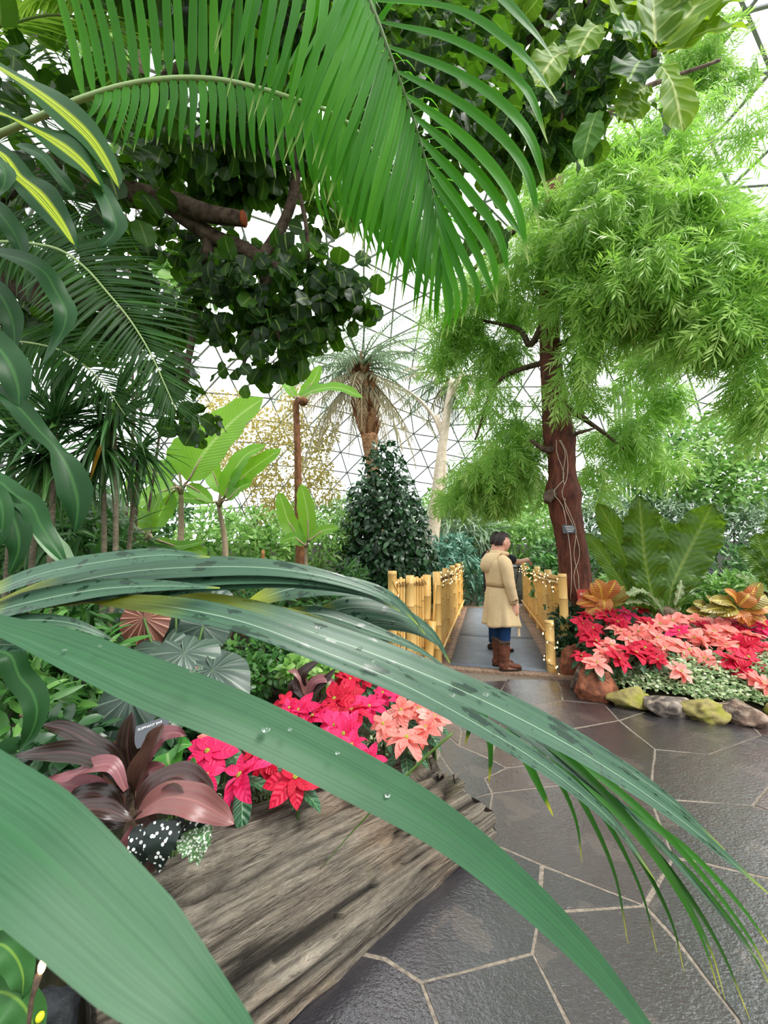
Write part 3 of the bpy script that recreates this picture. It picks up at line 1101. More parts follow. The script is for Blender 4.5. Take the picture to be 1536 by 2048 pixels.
c = k.mix(k.math('MULTIPLY', k.noise(k.coord('Object'), 60, 3), .35), c, hexc('#aaa292'))
c = k.mix(k.math('MULTIPLY', k.n('Attribute', attribute_name='rnd').outputs['Fac'], .9), c, hexc('#15110d'))  # crevice shade painted into the wood colour
h = k.math('ADD', k.math('ADD', f1, k.math('MULTIPLY', f2, .6)), k.math('MULTIPLY', f3, .5))
M_log = k.done(k.pr(c, .8, .25, normal=k.bump(h, 1.0, .035)))
nA, nU = 84, 130
e0, e1 = A(-.67, 1.045), A(.50, 2.06)         # the path-side foot line of the log, near end to far end
ax = unit(e1 - e0); perp = A(-ax[1], ax[0])
# outline across the log: (distance back from the path, height), path foot -> sloping front -> top -> back
prof_l = np.array([(.02, -.04), (.00, .04), (.015, .10), (.06, .15), (.10, .19), (.13, .235), (.19, .28), (.27, .32), (.36, .345), (.44, .35), (.49, .33), (.51, .26), (.52, .1), (.50, -.04)])
pc = np.concatenate([[0], np.cumsum(np.linalg.norm(np.diff(prof_l, axis=0), axis=1))])
uu = np.linspace(0, pc[-1], nA)
pr_ = np.stack([np.interp(uu, pc, prof_l[:, 0]), np.interp(uu, pc, prof_l[:, 1])], 1)
LLEN = np.linalg.norm(e1 - e0)
tt = np.linspace(0, 1, nU)
q = np.array([[(u * 6, 1.2 * t, 0) for u in uu] for t in tt]).reshape(-1, 3)
ridge = (fbm(q * A(3.2, 1.6, 1), 1.0, 3.0, 4)).reshape(nU, nA)
fine = (fbm(q * A(10, 2.5, 1), 1.0, 9.0, 3)).reshape(nU, nA)
crack = np.abs(nz(q * A(1.9, .9, 1), 1.0, 21.0)).reshape(nU, nA)
ledge = (nz(q * A(1.15, .35, 1), 1.0, 33.0)).reshape(nU, nA)
saw = ((np.tile(uu, (nU, 1)) * 4.3 + .55 * (nz(q * A(.25, 1.1, 1), 1.0, 51.0)).reshape(nU, nA)) % 1.0)
disp = .034 * ridge + .013 * fine - .050 * np.clip(.06 - crack, 0, 1) / .06 + .020 * np.tanh(ledge * 14) + .052 * (saw - .5)
nrm2 = unit(np.stack([-np.gradient(pr_[:, 1]), np.gradient(pr_[:, 0])], 1))
wid = np.interp(tt, [0, .3, .6, .9, 1], [1.10, 1.08, 1.0, .86, .80])
hei = np.interp(tt, [0, .3, .7, 1], [1.06, 1.04, 1.0, .93])
rings = []
endj = .03 * nz(np.stack([uu * 9, uu * 0, uu * 0], 1), 1.0, 4.0) + .05 * np.sin(uu * 9)
for i, t in enumerate(tt):
    P2 = pr_ * A(wid[i], hei[i]) + nrm2 * disp[i][:, None]
    s = t * LLEN + endj * (t > .97) + (.05 - .18 * np.clip(pr_[:, 1], 0, .4)) * np.clip((t - .9) / .1, 0, 1)
    xy = e0 + ax * s[:, None] + perp * P2[:, :1]
    rings.append(np.column_stack([xy, P2[:, 1]]))
V, F, UV = loft(rings)
n = nU * nA
UV[:n, 0] = np.tile(uu, nU); UV[:n, 1] = np.repeat(tt * LLEN, nA)
UV[n:, 0] = .4
crevice_shade = np.clip(1 - crack / .10, 0, 1) + np.clip(1 - saw / .16, 0, 1) * (fine > -.2)  # shade for cracks and ledge recesses, baked per vertex to darken the colour
Rl = np.concatenate([np.clip(crevice_shade, 0, 1).ravel(), [0, 0]])
tag(mk('log', (V, F, UV, Rl), M_log, loc=A(-.2, 1.5, 0)), 'big weathered grey split log lying along the edge of the slate path', 'log')
# ================================================================== palms close to the camera
M_kentia = leaf_mat('dark_palm_leaflet', '#213f33', '#2c4e3c', '#274737', trans=.16, rough=.40, spec=.36, rib='#a3bfa2', ribw=.010, pleat=3, tip='#7d8f2f', tipat=.93, base='#8f9a20', mottle=.2, streak=.3, wet=.75)
M_kent2 = leaf_mat('broad_palm_blade', '#204c2c', '#265634', trans=.2, rough=.45, spec=.28, rib='#2c5c36', ribw=.03, mottle=.2, streak=.2)
M_rachis_y = plain('yellow_green_leaf_stalk', '#7f8f1c', .4, .5, var=.5, scale=14)
M_areca = leaf_mat('bright_palm_leaflet', '#226406', '#357f08', '#4a9010', trans=.45, rough=.42, spec=.14, pleat=2, tip='#c3cf86', tipat=.88, tcol='#6fd01a', mottle=.15)
M_rachis_g = plain('pale_green_frond_stalk', '#a3bd78', .45, .4, var=.3, scale=18)
M_rachis_d = plain('dark_green_frond_stalk', '#4d6b22', .5, .4, var=.3, scale=18)
M_water = NT('water_bead')
g_ = M_water.n('BsdfGlass'); g_.inputs['Roughness'].default_value = .02; g_.inputs['IOR'].default_value = 1.33
M_water = M_water.done(g_.outputs[0])

# --- the wet dark frond that arches across the lower half
pk = thing('kentia_palm', P(-60, 1240, .46), 'dark green palm with broad wet leaflets arching low over the log and the path', 'palm')
rach = spline(PP([(-60, 1240, .46), (0, 1222, .47), (175, 1200, .50), (340, 1194, .54), (500, 1212, .58), (640, 1246, .63), (768, 1290, .68), (900, 1362, .72), (1010, 1440, .76), (1100, 1506, .79), (1200, 1590, .82)]), 40)
mk('rachis', tube(rach, np.linspace(.0055, .0012, 40), 8), M_rachis_y, pk)
KP = ([0, .05, .15, .4, .7, .9, 1], [.25, .6, .9, 1, .8, .4, .05])
KT = ([0, .05, .2, .45, .7, .85, 1], [.3, .6, 1, .9, .55, .3, .05])


M_ktip = leaf_mat('slender_hanging_leaflet', '#1b4c10', '#2a6614', '#356f1c', trans=.3, rough=.4, spec=.3, tip='#a9aa34', tipat=.84, mottle=.15)
Wb = lambda W: W > .04


def bl(pts, W, nrm=(0, -.4, 1), prof=KP, fold=.12, nv=22, **kw):
    mk('leaflet', ribbon(PP(pts), W, nrm, prof, nv, 7, fold, **kw), M_kent2 if pts[0][0] < -20 and pts[0][1] > 1231 and Wb(W) else M_kentia, pk)


# camera-side blades, the two big ones first
bl([(-330, 1400, .21), (-80, 1590, .19), (68, 1702, .18), (225, 1848, .175), (382, 2003, .17), (572, 2198, .17)], .0415, (.45, -.55, .7), fold=.06, nv=30)
bl([(-60, 1232, .37), (100, 1283, .375), (300, 1366, .38), (500, 1446, .39), (700, 1546, .40), (880, 1650, .41), (1040, 1780, .42), (1180, 1920, .43), (1310, 2080, .44)], .046, (.3, -.75, .6), ([0, .05, .14, .26, .5, .8, .93, 1], [.3, .42, .78, 1, .97, .68, .48, .3]), fold=.1, nv=34)
bl([(175, 1198, .50), (330, 1212, .49), (480, 1242, .49), (640, 1300, .50), (800, 1366, .52), (960, 1452, .54), (1100, 1540, .56), (1230, 1650, .59), (1310, 1760, .62)], .036, (.3, -.7, .7), fold=.12, nv=30)
bl([(340, 1190, .54), (480, 1218, .54), (640, 1270, .55), (800, 1328, .57), (960, 1398, .59), (1120, 1480, .61), (1260, 1566, .64), (1400, 1670, .67), (1540, 1790, .70)], .046, (.3, -.7, .7), fold=.14, nv=32)
bl([(500, 1208, .58), (620, 1245, .58), (760, 1300, .60), (900, 1358, .62), (1060, 1428, .64), (1200, 1506, .67), (1340, 1600, .70), (1450, 1700, .73)], .034, (.3, -.7, .7), fold=.15, nv=28)
bl([(640, 1246, .63), (800, 1320, .64), (960, 1410, .66), (1120, 1520, .69), (1270, 1640, .72), (1400, 1780, .75), (1540, 1950, .78)], .024, (.5, -.6, .6), fold=.2, nv=26)
# thin hanging ends over the paving
for pts, W in [
    ([(905, 1366, .72), (925, 1400, .71), (938, 1440, .71), (930, 1490, .71)], .016),
    ([(940, 1392, .73), (962, 1430, .73), (978, 1490, .73), (978, 1565, .73)], .017),
    ([(1010, 1440, .76), (1040, 1500, .75), (1070, 1560, .75), (1106, 1632, .75)], .020),
    ([(1050, 1468, .77), (1110, 1550, .77), (1150, 1640, .77), (1164, 1726, .77)], .011),
    ([(1090, 1500, .78), (1160, 1600, .78), (1225, 1740, .78), (1256, 1888, .78)], .012),
    ([(1110, 1516, .79), (1210, 1640, .79), (1280, 1780, .79), (1314, 1906, .79)], .011),
    ([(1140, 1540, .80), (1260, 1690, .80), (1340, 1840, .80), (1368, 1944, .80)], .013),
    ([(1150, 1548, .80), (1290, 1690, .80), (1390, 1850, .80), (1440, 1990, .80)], .015),
    ([(1170, 1564, .81), (1320, 1720, .81), (1430, 1880, .81), (1500, 2040, .81)], .014),
    ([(1190, 1580, .81), (1370, 1740, .81), (1480, 1870, .81), (1560, 2010, .81)], .012),
    ([(1200, 1588, .82), (1360, 1690, .82), (1470, 1800, .82), (1560, 1920, .82)], .012),
    ([(1000, 1434, .76), (1180, 1540, .75), (1340, 1680, .75), (1480, 1850, .76), (1560, 1980, .77)], .013),
    ([(820, 1316, .69), (1000, 1420, .69), (1180, 1560, .70), (1320, 1720, .71), (1420, 1900, .72), (1450, 2000, .72)], .014)]:
    mk('leaflet', ribbon(PP(pts), W * 1.35, (.6, -.7, .35), ([0, .1, .4, .8, 1], [.5, .9, 1, .6, .1]), 18, 5, .3), M_ktip, pk)
# far-side blades, lying side by side like one pleated sail
bl([(-60, 1200, .46), (80, 1148, .47), (200, 1124, .48), (320, 1110, .49), (420, 1114, .50)], .030, (0, -.75, .65))
bl([(-40, 1226, .47), (100, 1176, .49), (240, 1146, .51), (400, 1134, .53), (560, 1138, .55), (690, 1164, .57), (790, 1206, .59), (836, 1250, .60)], .040, (0, -.75, .65), KT, .10, 30)
bl([(40, 1216, .48), (180, 1186, .50), (330, 1160, .52), (480, 1152, .54), (620, 1160, .56), (720, 1184, .58), (800, 1222, .60)], .036, (0, -.75, .65), KT, .10, 26)
bl([(175, 1197, .50), (300, 1180, .52), (440, 1164, .54), (580, 1164, .56), (700, 1182, .58), (770, 1204, .60)], .034, (0, -.75, .65), KT, .10, 24)
bl([(-60, 1236, .46), (60, 1204, .46), (200, 1178, .47), (330, 1172, .48), (440, 1176, .49)], .036, (0, -.7, .7), KT)
bl([(500, 1206, .58), (580, 1178, .60), (680, 1172, .62), (770, 1192, .64), (815, 1225, .66), (850, 1268, .67)], .042, (0, -.75, .6), KT, .1, 22)
bl([(620, 1238, .62), (690, 1216, .64), (760, 1218, .66), (820, 1238, .68), (866, 1270, .70), (900, 1326, .71)], .040, (.1, -.75, .6), KT, .1, 22)
bl([(690, 1264, .65), (740, 1246, .67), (800, 1250, .69), (850, 1270, .71), (890, 1300, .72)], .030, (.1, -.75, .6), KT, .1, 18)
bl([(560, 1224, .60), (640, 1228, .61), (740, 1260, .63), (830, 1296, .65), (900, 1340, .67)], .026, (.1, -.7, .7), KT, .15, 18)
bl([(-60, 1250, .45), (60, 1240, .45), (140, 1246, .46), (200, 1268, .47), (232, 1282, .48)], .018, (0, -.7, .7), KT)
bl([(-60, 1290, .45), (40, 1290, .46), (110, 1296, .47), (170, 1324, .48), (215, 1366, .49)], .018, (0, -.7, .7), KT)
# a dry midrib that hangs down across the log
mk('dry_midrib', tube(PP([(905, 1466, .9), (845, 1520, .9), (790, 1574, .9), (740, 1626, .92), (690, 1680, .94), (640, 1740, .95)]), [.003, .003, .0028, .002, .0012, .0006], 5, segs=14), M_rachis_d, pk)
# beads of water on the blades
hv_, hf_, _ = ico(2)
for i, (x, y, Y, r) in enumerate([(385, 1342, .368, 5), (398, 1336, .369, 7), (532, 1458, .382, 8), (580, 1458, .384, 4), (675, 1505, .39, 4), (745, 1322, .50, 6), (905, 1390, .51, 5), (972, 1388, .58, 6), (775, 1590, .40, 5), (200, 1292, .374, 4), (130, 1300, .37, 4), (872, 1412, .53, 4), (640, 1255, .545, 4), (720, 1296, .555, 5)]):
    c = P(x, y, Y); r = r * Y / FPX
    mk('water_bead', (hv_ * A(r, r, r * .7) + c, hf_, None), M_water, pk)


# --- the bright fronds that hang in from above
def frond(parent, rpts, rr, leaflets, mat, rmat, name='frond'):
    fr = thing(name, rpts[0], parent=parent)
    rc_ = spline(np.array(rpts), max(24, len(rpts) * 4))
    mk('rachis', tube(rc_, np.linspace(rr[0], rr[1], len(rc_)), 8), rmat, fr)
    for pts, W, nrm, kw in leaflets:
        mk('leaflet', ribbon(pts, W, nrm, kw.pop('prof', STRAP), kw.pop('nv', 14), 3, kw.pop('fold', .25), **kw), kw.pop('mat', mat) if False else mat, fr)
    return fr


def at_px(pts, s):
    q = np.array(pts, float)
    c_ = np.concatenate([[0], np.cumsum(np.linalg.norm(np.diff(q[:, :2], axis=0), axis=1))])
    return A(*[np.interp(s * c_[-1], c_, q[:, k_]) for k_ in range(q.shape[1])])


pb = thing('cane_palm', P(-80, 300, 1.25), 'cane palm whose pale stalk arches in low and carries upright and hanging bright leaflets', 'palm')
RB = [(-80, 296, 1.25), (0, 268, 1.22), (75, 235, 1.19), (160, 199, 1.16), (250, 171, 1.13), (350, 157, 1.10), (440, 160, 1.08), (520, 177, 1.06), (600, 202, 1.05), (660, 224, 1.05), (710, 258, 1.06), (760, 320, 1.08), (810, 385, 1.11), (850, 440, 1.14), (875, 480, 1.16)]
LF = []
FP = ([0, .04, .15, .45, .8, 1], [.25, .6, 1, .9, .5, .03])
for i, s in enumerate(np.linspace(.24, .70, 24)):        # upright leaflets
    b = at_px(RB, s)
    lean = np.interp(s, [.24, .4, .55, .7], [-95, -25, 30, 150]) + rng.normal(0, 8)
    hgt = np.interp(s, [.24, .7], [330, 260]) * rng.uniform(.92, 1.05)
    LF.append((PP([(b[0], b[1], b[2]), (b[0] + lean * .30, b[1] - hgt * .4, b[2] - .02), (b[0] + lean * .75, b[1] - hgt * .8, b[2] - .06), (b[0] + lean * 1.15, b[1] - hgt * 1.15, b[2] - .12)]),
               .030, (0.1, -1, .1), dict(prof=FP)))
for i, s in enumerate(np.linspace(.27, .66, 24)):        # hanging leaflets
    b = at_px(RB, s)
    ln = np.interp(s, [.27, .32, .5, .66], [70, 130, 150, 190]) * rng.uniform(.93, 1.07)
    dx = np.interp(s, [.27, .34, .45, .66], [-35, -28, 4, 30])
    LF.append((PP([(b[0], b[1], b[2]), (b[0] + dx * .2 + 4, b[1] + ln * .3, b[2] - .03), (b[0] + dx * .6, b[1] + ln * .7, b[2] - .03), (b[0] + dx, b[1] + ln, b[2] - .01)]),
               .027, (0.1, -1, .2), dict(prof=FP)))
for i, s in enumerate(np.linspace(.68, .99, 26)):        # hanging leaflets of the drooping end
    b = at_px(RB, s)
    ln = np.interp(s, [.68, .8, .99], [230, 210, 120]) * rng.uniform(.9, 1.08)
    LF.append((PP([(b[0], b[1], b[2]), (b[0] - 12, b[1] + ln * .35, b[2] - .02), (b[0] - 8, b[1] + ln * .75, b[2]), (b[0] + 8, b[1] + ln, b[2] + .02)]),
               .020, (0, -1, .2), dict(prof=FP)))
frond(pb, PP(RB), (.012, .002), LF, M_areca, M_rachis_g)
LF = []
for i, s in enumerate(np.linspace(.58, .985, 30)):        # far-side leaflets, lit through from behind
    b = at_px(RB, s)
    ln = np.interp(s, [.58, .75, .99], [190, 185, 70]) * rng.uniform(.93, 1.05)
    an = np.interp(s, [.58, .7, .85, .99], [-62, -36, -8, 42]) * PI / 180
    e = (b[0] + ln * math.cos(an), b[1] + ln * math.sin(an))
    LF.append((PP([(b[0], b[1], b[2] + .01), (b[0] + (e[0] - b[0]) * .5, b[1] + (e[1] - b[1]) * .55 - 8, b[2] + .08), (e[0] - 10, e[1], b[2] + .15), (e[0] + 8, e[1] + 22, b[2] + .18)]),
               .017, (0, -.6, .8), dict(prof=FP)))
fr2 = thing('leaflet_fan', P(700, 250, 1.05), parent=pb)
for pts, W, nrm, kw in LF:
    mk('leaflet', ribbon(pts, W, nrm, FP, 12, 3, .25), M_areca, fr2)

pc_ = thing('cane_palm', P(700, -120, .82), 'cane palm frond hanging from above, its long leaflets sweeping in curves past the fiddle-leaf fig', 'palm')
RC = [(690, -150, .80), (715, -70, .80), (738, 0, .80), (757, 45, .80), (775, 95, .80), (793, 143, .81), (810, 190, .82), (825, 232, .83), (838, 275, .84), (850, 317, .85), (858, 352, .86), (865, 385, .87), (872, 420, .88), (878, 455, .90), (884, 490, .91)]
LF = []
RT = [((736, -60), (930, -50), (1060, 60), (1116, 130)), ((738, 2), (922, 28), (1050, 120), (1116, 205)), ((757, 45), (922, 92), (1050, 180), (1096, 288)), ((775, 94), (950, 172), (1055, 270), (1096, 392)), ((793, 143), (950, 232), (1050, 340), (1080, 462)),
      ((810, 189), (950, 300), (1030, 410), (1058, 530)), ((826, 231), (950, 345), (1020, 440), (1060, 500)), ((838, 275), (940, 390), (1000, 480), (1020, 570)), ((849, 316), (940, 440), (985, 520), (995, 606)), ((857, 350), (935, 470), (975, 560), (994, 608)),
      ((864, 382), (920, 500), (955, 580), (950, 636)), ((871, 416), (910, 520), (930, 590), (922, 655)), ((876, 446), (900, 540), (915, 610), (905, 668)), ((881, 475), (895, 560), (902, 620), (893, 676)), ((884, 490), (889, 570), (893, 630), (880, 680))]
for i, r_ in enumerate(RT):
    Y0 = np.interp(i, [0, 14], [.80, .91])
    W = np.interp(i, [0, 3, 8, 14], [.040, .039, .026, .014])
    LF.append((PP([(x, y, Y0 + dy) for (x, y), dy in zip(r_, (0, -.06, -.08, -.06))]), W, (-.15, -.9, .45), dict(prof=([0, .05, .2, .5, .8, .93, 1], [.3, .6, 1, .95, .55, .2, .02]), nv=20)))
for i, s in enumerate(np.linspace(.12, 1.0, 24)):
    b = at_px(RC, s)
    ln = np.interp(s, [.12, .5, .8, 1], [330, 350, 260, 170]) * rng.uniform(.92, 1.06)
    dx = np.interp(s, [.12, .5, .8, 1], [-150, -95, -45, -10]) + rng.normal(0, 6)
    LF.append((PP([(b[0], b[1], b[2]), (b[0] + dx * .30, b[1] + ln * .33, b[2] - .05), (b[0] + dx * .68, b[1] + ln * .7, b[2] - .05), (b[0] + dx * .92, b[1] + ln, b[2] - .02)]),
               np.interp(s, [.1, .5, 1], [.025, .022, .012]), (.1, -1, .2), dict(prof=FP, nv=16)))
frond(pc_, PP(RC), (.006, .0015), LF, M_areca, M_rachis_d)

# leaflets of a third frond that cross the top of the frame
pd_ = thing('cane_palm', P(560, -330, .95), 'cane palm frond above the frame edge with broad bright leaflets falling between two others', 'palm')
RD = [(470, -330, .95), (560, -200, .93), (640, -110, .92), (720, -40, .93), (760, 20, .95)]
LF = []
for i, s in enumerate(np.linspace(.05, .95, 13)):
    b = at_px(RD, s)
    ln = rng.uniform(380, 470)
    dx = np.interp(s, [0, 1], [-60, -110]) + rng.normal(0, 10)
    LF.append((PP([(b[0], b[1], b[2]), (b[0] + dx * .1, b[1] + ln * .33, b[2] - .05), (b[0] + dx * .5, b[1] + ln * .7, b[2] - .05), (b[0] + dx, b[1] + ln, b[2] - .02)]),
               .026, (.1, -1, .2), dict(prof=FP, nv=16)))
frond(pd_, PP(RD), (.007, .003), LF, M_areca, M_rachis_d)

# ================================================================== dark palm at mid height, and feathery ones behind
M_dpalm = leaf_mat('deep_green_leaflet', '#143812', '#204c18', '#3d7428', trans=.35, rough=.4, spec=.3, rib='#41722f', ribw=.04, tcol='#6aa02a', mottle=.15)
M_lime = leaf_mat('lime_leaflet', '#5c9a24', '#86b83a', '#a9d05a', trans=.5, rough=.4, spec=.4, tcol='#b4e04a', mottle=.1)


def pinnate(parent, R, n, Lm, W, mat, rmat, a0=60, a1=30, droop=.5, rr=(.012, .003), upn=(0, -.6, 1), nv=6, s0=.08, tips=.4, name='frond', share=True, z=0.0):
    """a feather palm frond along world points R, leaflets sharing three meshes"""
    fr = thing(name, R[0], parent=parent)
    c_ = spline(np.array(R), 30)
    mk('rachis', tube(c_, np.linspace(rr[0], rr[1], 30), 6), rmat, fr)
    T = unit(np.gradient(c_, axis=0))
    mes = [mesh_data('leaflet', leaf(1, W / Lm, FP, nv, 3, .3, droop * f, twist=tw_), mat) for f, tw_ in ((1, 0), (.6, .2), (1.4, -.2))]
    upn = np.asarray(upn, float)
    for s in np.linspace(s0, .985, n):
        i = s * 29
        q = np.array([np.interp(i, np.arange(30), c_[:, k_]) for k_ in range(3)])
        t = unit(np.array([np.interp(i, np.arange(30), T[:, k_]) for k_ in range(3)]))
        nn = unit(upn - t * np.dot(upn, t))
        sd = np.cross(t, nn)
        a = np.interp(s, [0, .6, 1], [a0, (a0 + a1) / 2, a1 * .5]) * PI / 180
        L = Lm * np.interp(s, [0, .25, .6, 1], [.75, 1, .95, tips])
        for sg in (1, -1):
            d = t * math.cos(a) + sd * sg * math.sin(a) + nn * (.18 + rng.normal(0, .04)) + rng.normal(0, .03, 3)
            inst('leaflet', mes[rng.integers(3)], fr, frame(q, d, nn + t * .2, L * rng.uniform(.93, 1.05)))
    return fr


pp_ = thing('date_palm', P(-120, 500, 2.0), 'dark feather palm with arching fronds behind the striped dracaena leaves', 'palm')
pinnate(pp_, PP([(-120, 494, 2.1), (0, 484, 2.1), (60, 487, 2.1), (120, 500, 2.1), (170, 535, 2.1), (215, 585, 2.1), (260, 640, 2.12), (300, 705, 2.15), (330, 770, 2.18), (352, 820, 2.2)]), 82, .46, .021, M_dpalm, M_rachis_g, 74, 50, .45, (.011, .003), (.35, -.9, .35))
pinnate(pp_, PP([(-120, 690, 2.3), (0, 684, 2.3), (60, 686, 2.3), (130, 705, 2.3), (200, 760, 2.3), (250, 830, 2.3)]), 56, .44, .020, M_dpalm, M_rachis_g, 70, 45, .6, (.010, .003), (.2, -.8, .6))
pinnate(pp_, PP([(-120, 380, 2.5), (0, 350, 2.5), (60, 360, 2.5), (130, 400, 2.5), (190, 470, 2.5)]), 54, .46, .020, M_dpalm, M_rachis_d, 70, 45, .6, (.010, .003), (.2, -.8, .6))
ph = thing('feather_palm', P(-150, -20, 2.0), 'lime and dark feather palm crossing the bright gap above the striped dracaena leaves', 'palm')
pinnate(ph, PP([(-150, 70, 2.0), (0, 52, 2.0), (100, 30, 2.0), (200, 44, 2.0), (300, 90, 2.0)]), 44, .40, .022, M_lime, M_rachis_g, 40, 22, .7, (.011, .003), (.1, -.5, .9))
pinnate(ph, PP([(-150, -20, 2.4), (0, 0, 2.4), (70, 50, 2.4), (120, 120, 2.4), (150, 220, 2.4)]), 34, .42, .018, M_dpalm, M_rachis_d, 68, 45, .8, (.010, .003), (.5, -.7, .5))
pinnate(ph, PP([(-150, 130, 2.6), (-20, 160, 2.6), (60, 230, 2.6), (110, 330, 2.6), (130, 430, 2.6)]), 34, .42, .018, M_dpalm, M_rachis_d, 68, 45, .8, (.010, .003), (.5, -.7, .5))
pinnate(ph, PP([(150, -120, 2.2), (200, -30, 2.2), (225, 60, 2.2), (235, 170, 2.2), (240, 260, 2.2)]), 26, .30, .014, M_lime, M_rachis_d, 50, 30, .8, (.007, .003), (.5, -.7, .5))

# ================================================================== striped dracaena, leaves hanging along the frame edge
M_dra = leaf_mat('striped_dracaena_leaf', '#173d1a', '#214c20', trans=.28, rough=.38, spec=.12, stripe='#a5b823', mottle=.12)
M_drag = leaf_mat('plain_dracaena_leaf', '#1d4520', '#28562a', trans=.3, rough=.42, spec=.22, rib='#3c6a34', ribw=.04, mottle=.15)
M_cane = bark_mat('grey_cane', '#4b4638', '#857c66', (8, 8, 20), .8, .4, .01)
dr = thing('striped_dracaena', A(-1.55, .95, .05), 'dracaena with wavy hanging leaves, the upper ones striped with yellow along the middle', 'dracaena')
mk('cane', tube([A(-1.55, .95, -.03), A(-1.58, .97, 1.0), A(-1.5, 1.0, 2.0), A(-1.45, 1.05, 3.1)], [.035, .03, .028, .025], 10, segs=20), M_cane, dr)
mk('cane', tube([A(-1.48, 1.02, -.03), A(-1.42, 1.02, .8), A(-1.4, 1.0, 1.7)], [.03, .027, .025], 10, segs=14), M_cane, dr)
DL = ([0, .15, .3, .45, .55, .65, .8, .93, 1], [.4, .5, .62, .5, .42, .8, 1, .5, .04])
DP = ([0, .1, .3, .6, .85, .95, 1], [.6, .85, 1, 1, .6, .3, .03])
for pts, Y, wpx, m, wv in [
    ([(-90, 85), (0, 138), (79, 190), (146, 243), (188, 287), (223, 346), (238, 378)], 1.0, 74, 'd', .10),
    ([(-90, 195), (0, 228), (73, 264), (132, 300), (172, 335), (206, 384)], .96, 70, 'd', .13),
    ([(196, 372), (214, 400), (226, 430), (232, 455), (222, 474), (200, 494)], .97, 46, 'g', .1),
    ([(-60, 282), (0, 310), (30, 350), (73, 387), (117, 440), (152, 498)], .9, 66, 'd', .12),
    ([(-60, 300), (-20, 315), (8, 340), (6, 375), (-20, 400)], .86, 40, 'g', .1),
    ([(30, 290), (80, 310), (110, 345), (140, 380), (146, 392)], 1.12, 36, 'g', .14),
    ([(-60, 500), (0, 509), (57, 525), (92, 548), (111, 582), (132, 625), (126, 660), (105, 695), (78, 738)], .95, 44, 'g', .16),
    ([(-60, 655), (-10, 690), (18, 725), (36, 775), (38, 812)], .9, 66, 'g', .1),
    ([(-50, 770), (0, 785), (41, 819), (79, 862), (108, 892), (130, 925), (148, 970), (156, 1015), (148, 1066)], .9, 62, 'L', .14),
    ([(-60, 930), (0, 964), (32, 992), (63, 1012), (80, 1048), (105, 1087), (135, 1132)], .86, 42, 'g', .14),
    ([(-30, 985), (10, 1010), (30, 1045), (38, 1095), (18, 1150)], .84, 48, 'g', .12),
    ([(-60, 960), (-10, 985), (5, 1020), (2, 1070), (-12, 1100)], .82, 36, 'g', .12),
    ([(-60, 1290), (0, 1302), (22, 1312), (38, 1352), (64, 1385), (74, 1422), (62, 1468), (34, 1506)], .8, 44, 'g', .2),
    ([(-60, 400), (-10, 420), (30, 470), (50, 520)], 1.1, 50, 'g', .12),
    ([(-70, 560), (-10, 580), (24, 640), (30, 700)], 1.05, 46, 'g', .12)]:
    g_ = ribbon(PP(pts, Y), wpx * Y / FPX * (1.15 if m == 'd' else .98), (.45, -.85, .5), DL if m == 'L' else DP, 26, 7, .16, wave=wv, wf=1.7, ph=len(pts) * 1.3)
    mk('leaf', g_, M_dra if m == 'd' else M_drag, dr)
lg = M_drag
mk('leaf', ribbon(PP([(70, 1020), (95, 1075), (125, 1110), (155, 1150)], 1.3), .06, (.4, -.8, .5), DP, 14, 5, .2, wave=.08, wf=2), leaf_mat('pale_edged_leaf', '#7f9f78', '#8fae86', trans=.3, rib='#c9d8b8'), dr)
# ================================================================== trees
M_barkd = bark_mat('dark_branch_bark', '#2b211a', '#7a6856', (5, 5, 5), .85, .7, .02)
M_barkr = bark_mat('red_brown_bark', '#331c15', '#7c4634', (5, 5, 1.6), .7, .8, .03)
M_barkp = bark_mat('pale_trunk_bark', '#b8a68c', '#e4d7c2', (4, 4, 3), .85, .4, .02)
M_cut = plain('cut_wood', '#a85a35', .8, .2, var=.4, scale=20)
M_grape = leaf_mat('round_leaf', '#172f12', '#234716', '#48741f', trans=.36, rough=.4, spec=.35, rib='#86a050', ribw=.03, tcol='#6fae1e', mottle=.25)
M_fig = leaf_mat('fiddle_leaf', '#15300f', '#214a16', '#3b6a20', trans=.32, rough=.5, spec=.15, rib='#8fae58', ribw=.025, veins=7, vein_col='#6f9a4a', tcol='#8abf2a', mottle=.2)
M_figy = leaf_mat('young_fiddle_leaf', '#557f16', '#6c9420', '#86a628', trans=.5, rough=.5, spec=.15, rib='#dfe59a', ribw=.03, veins=7, vein_col='#cfdc86', tcol='#b7d82a', mottle=.2)
M_need = leaf_mat('weeping_needle', '#86b850', '#aed868', '#d0ea90', trans=.42, rough=.42, spec=.5, tcol='#a8dc4e', mottle=.1)

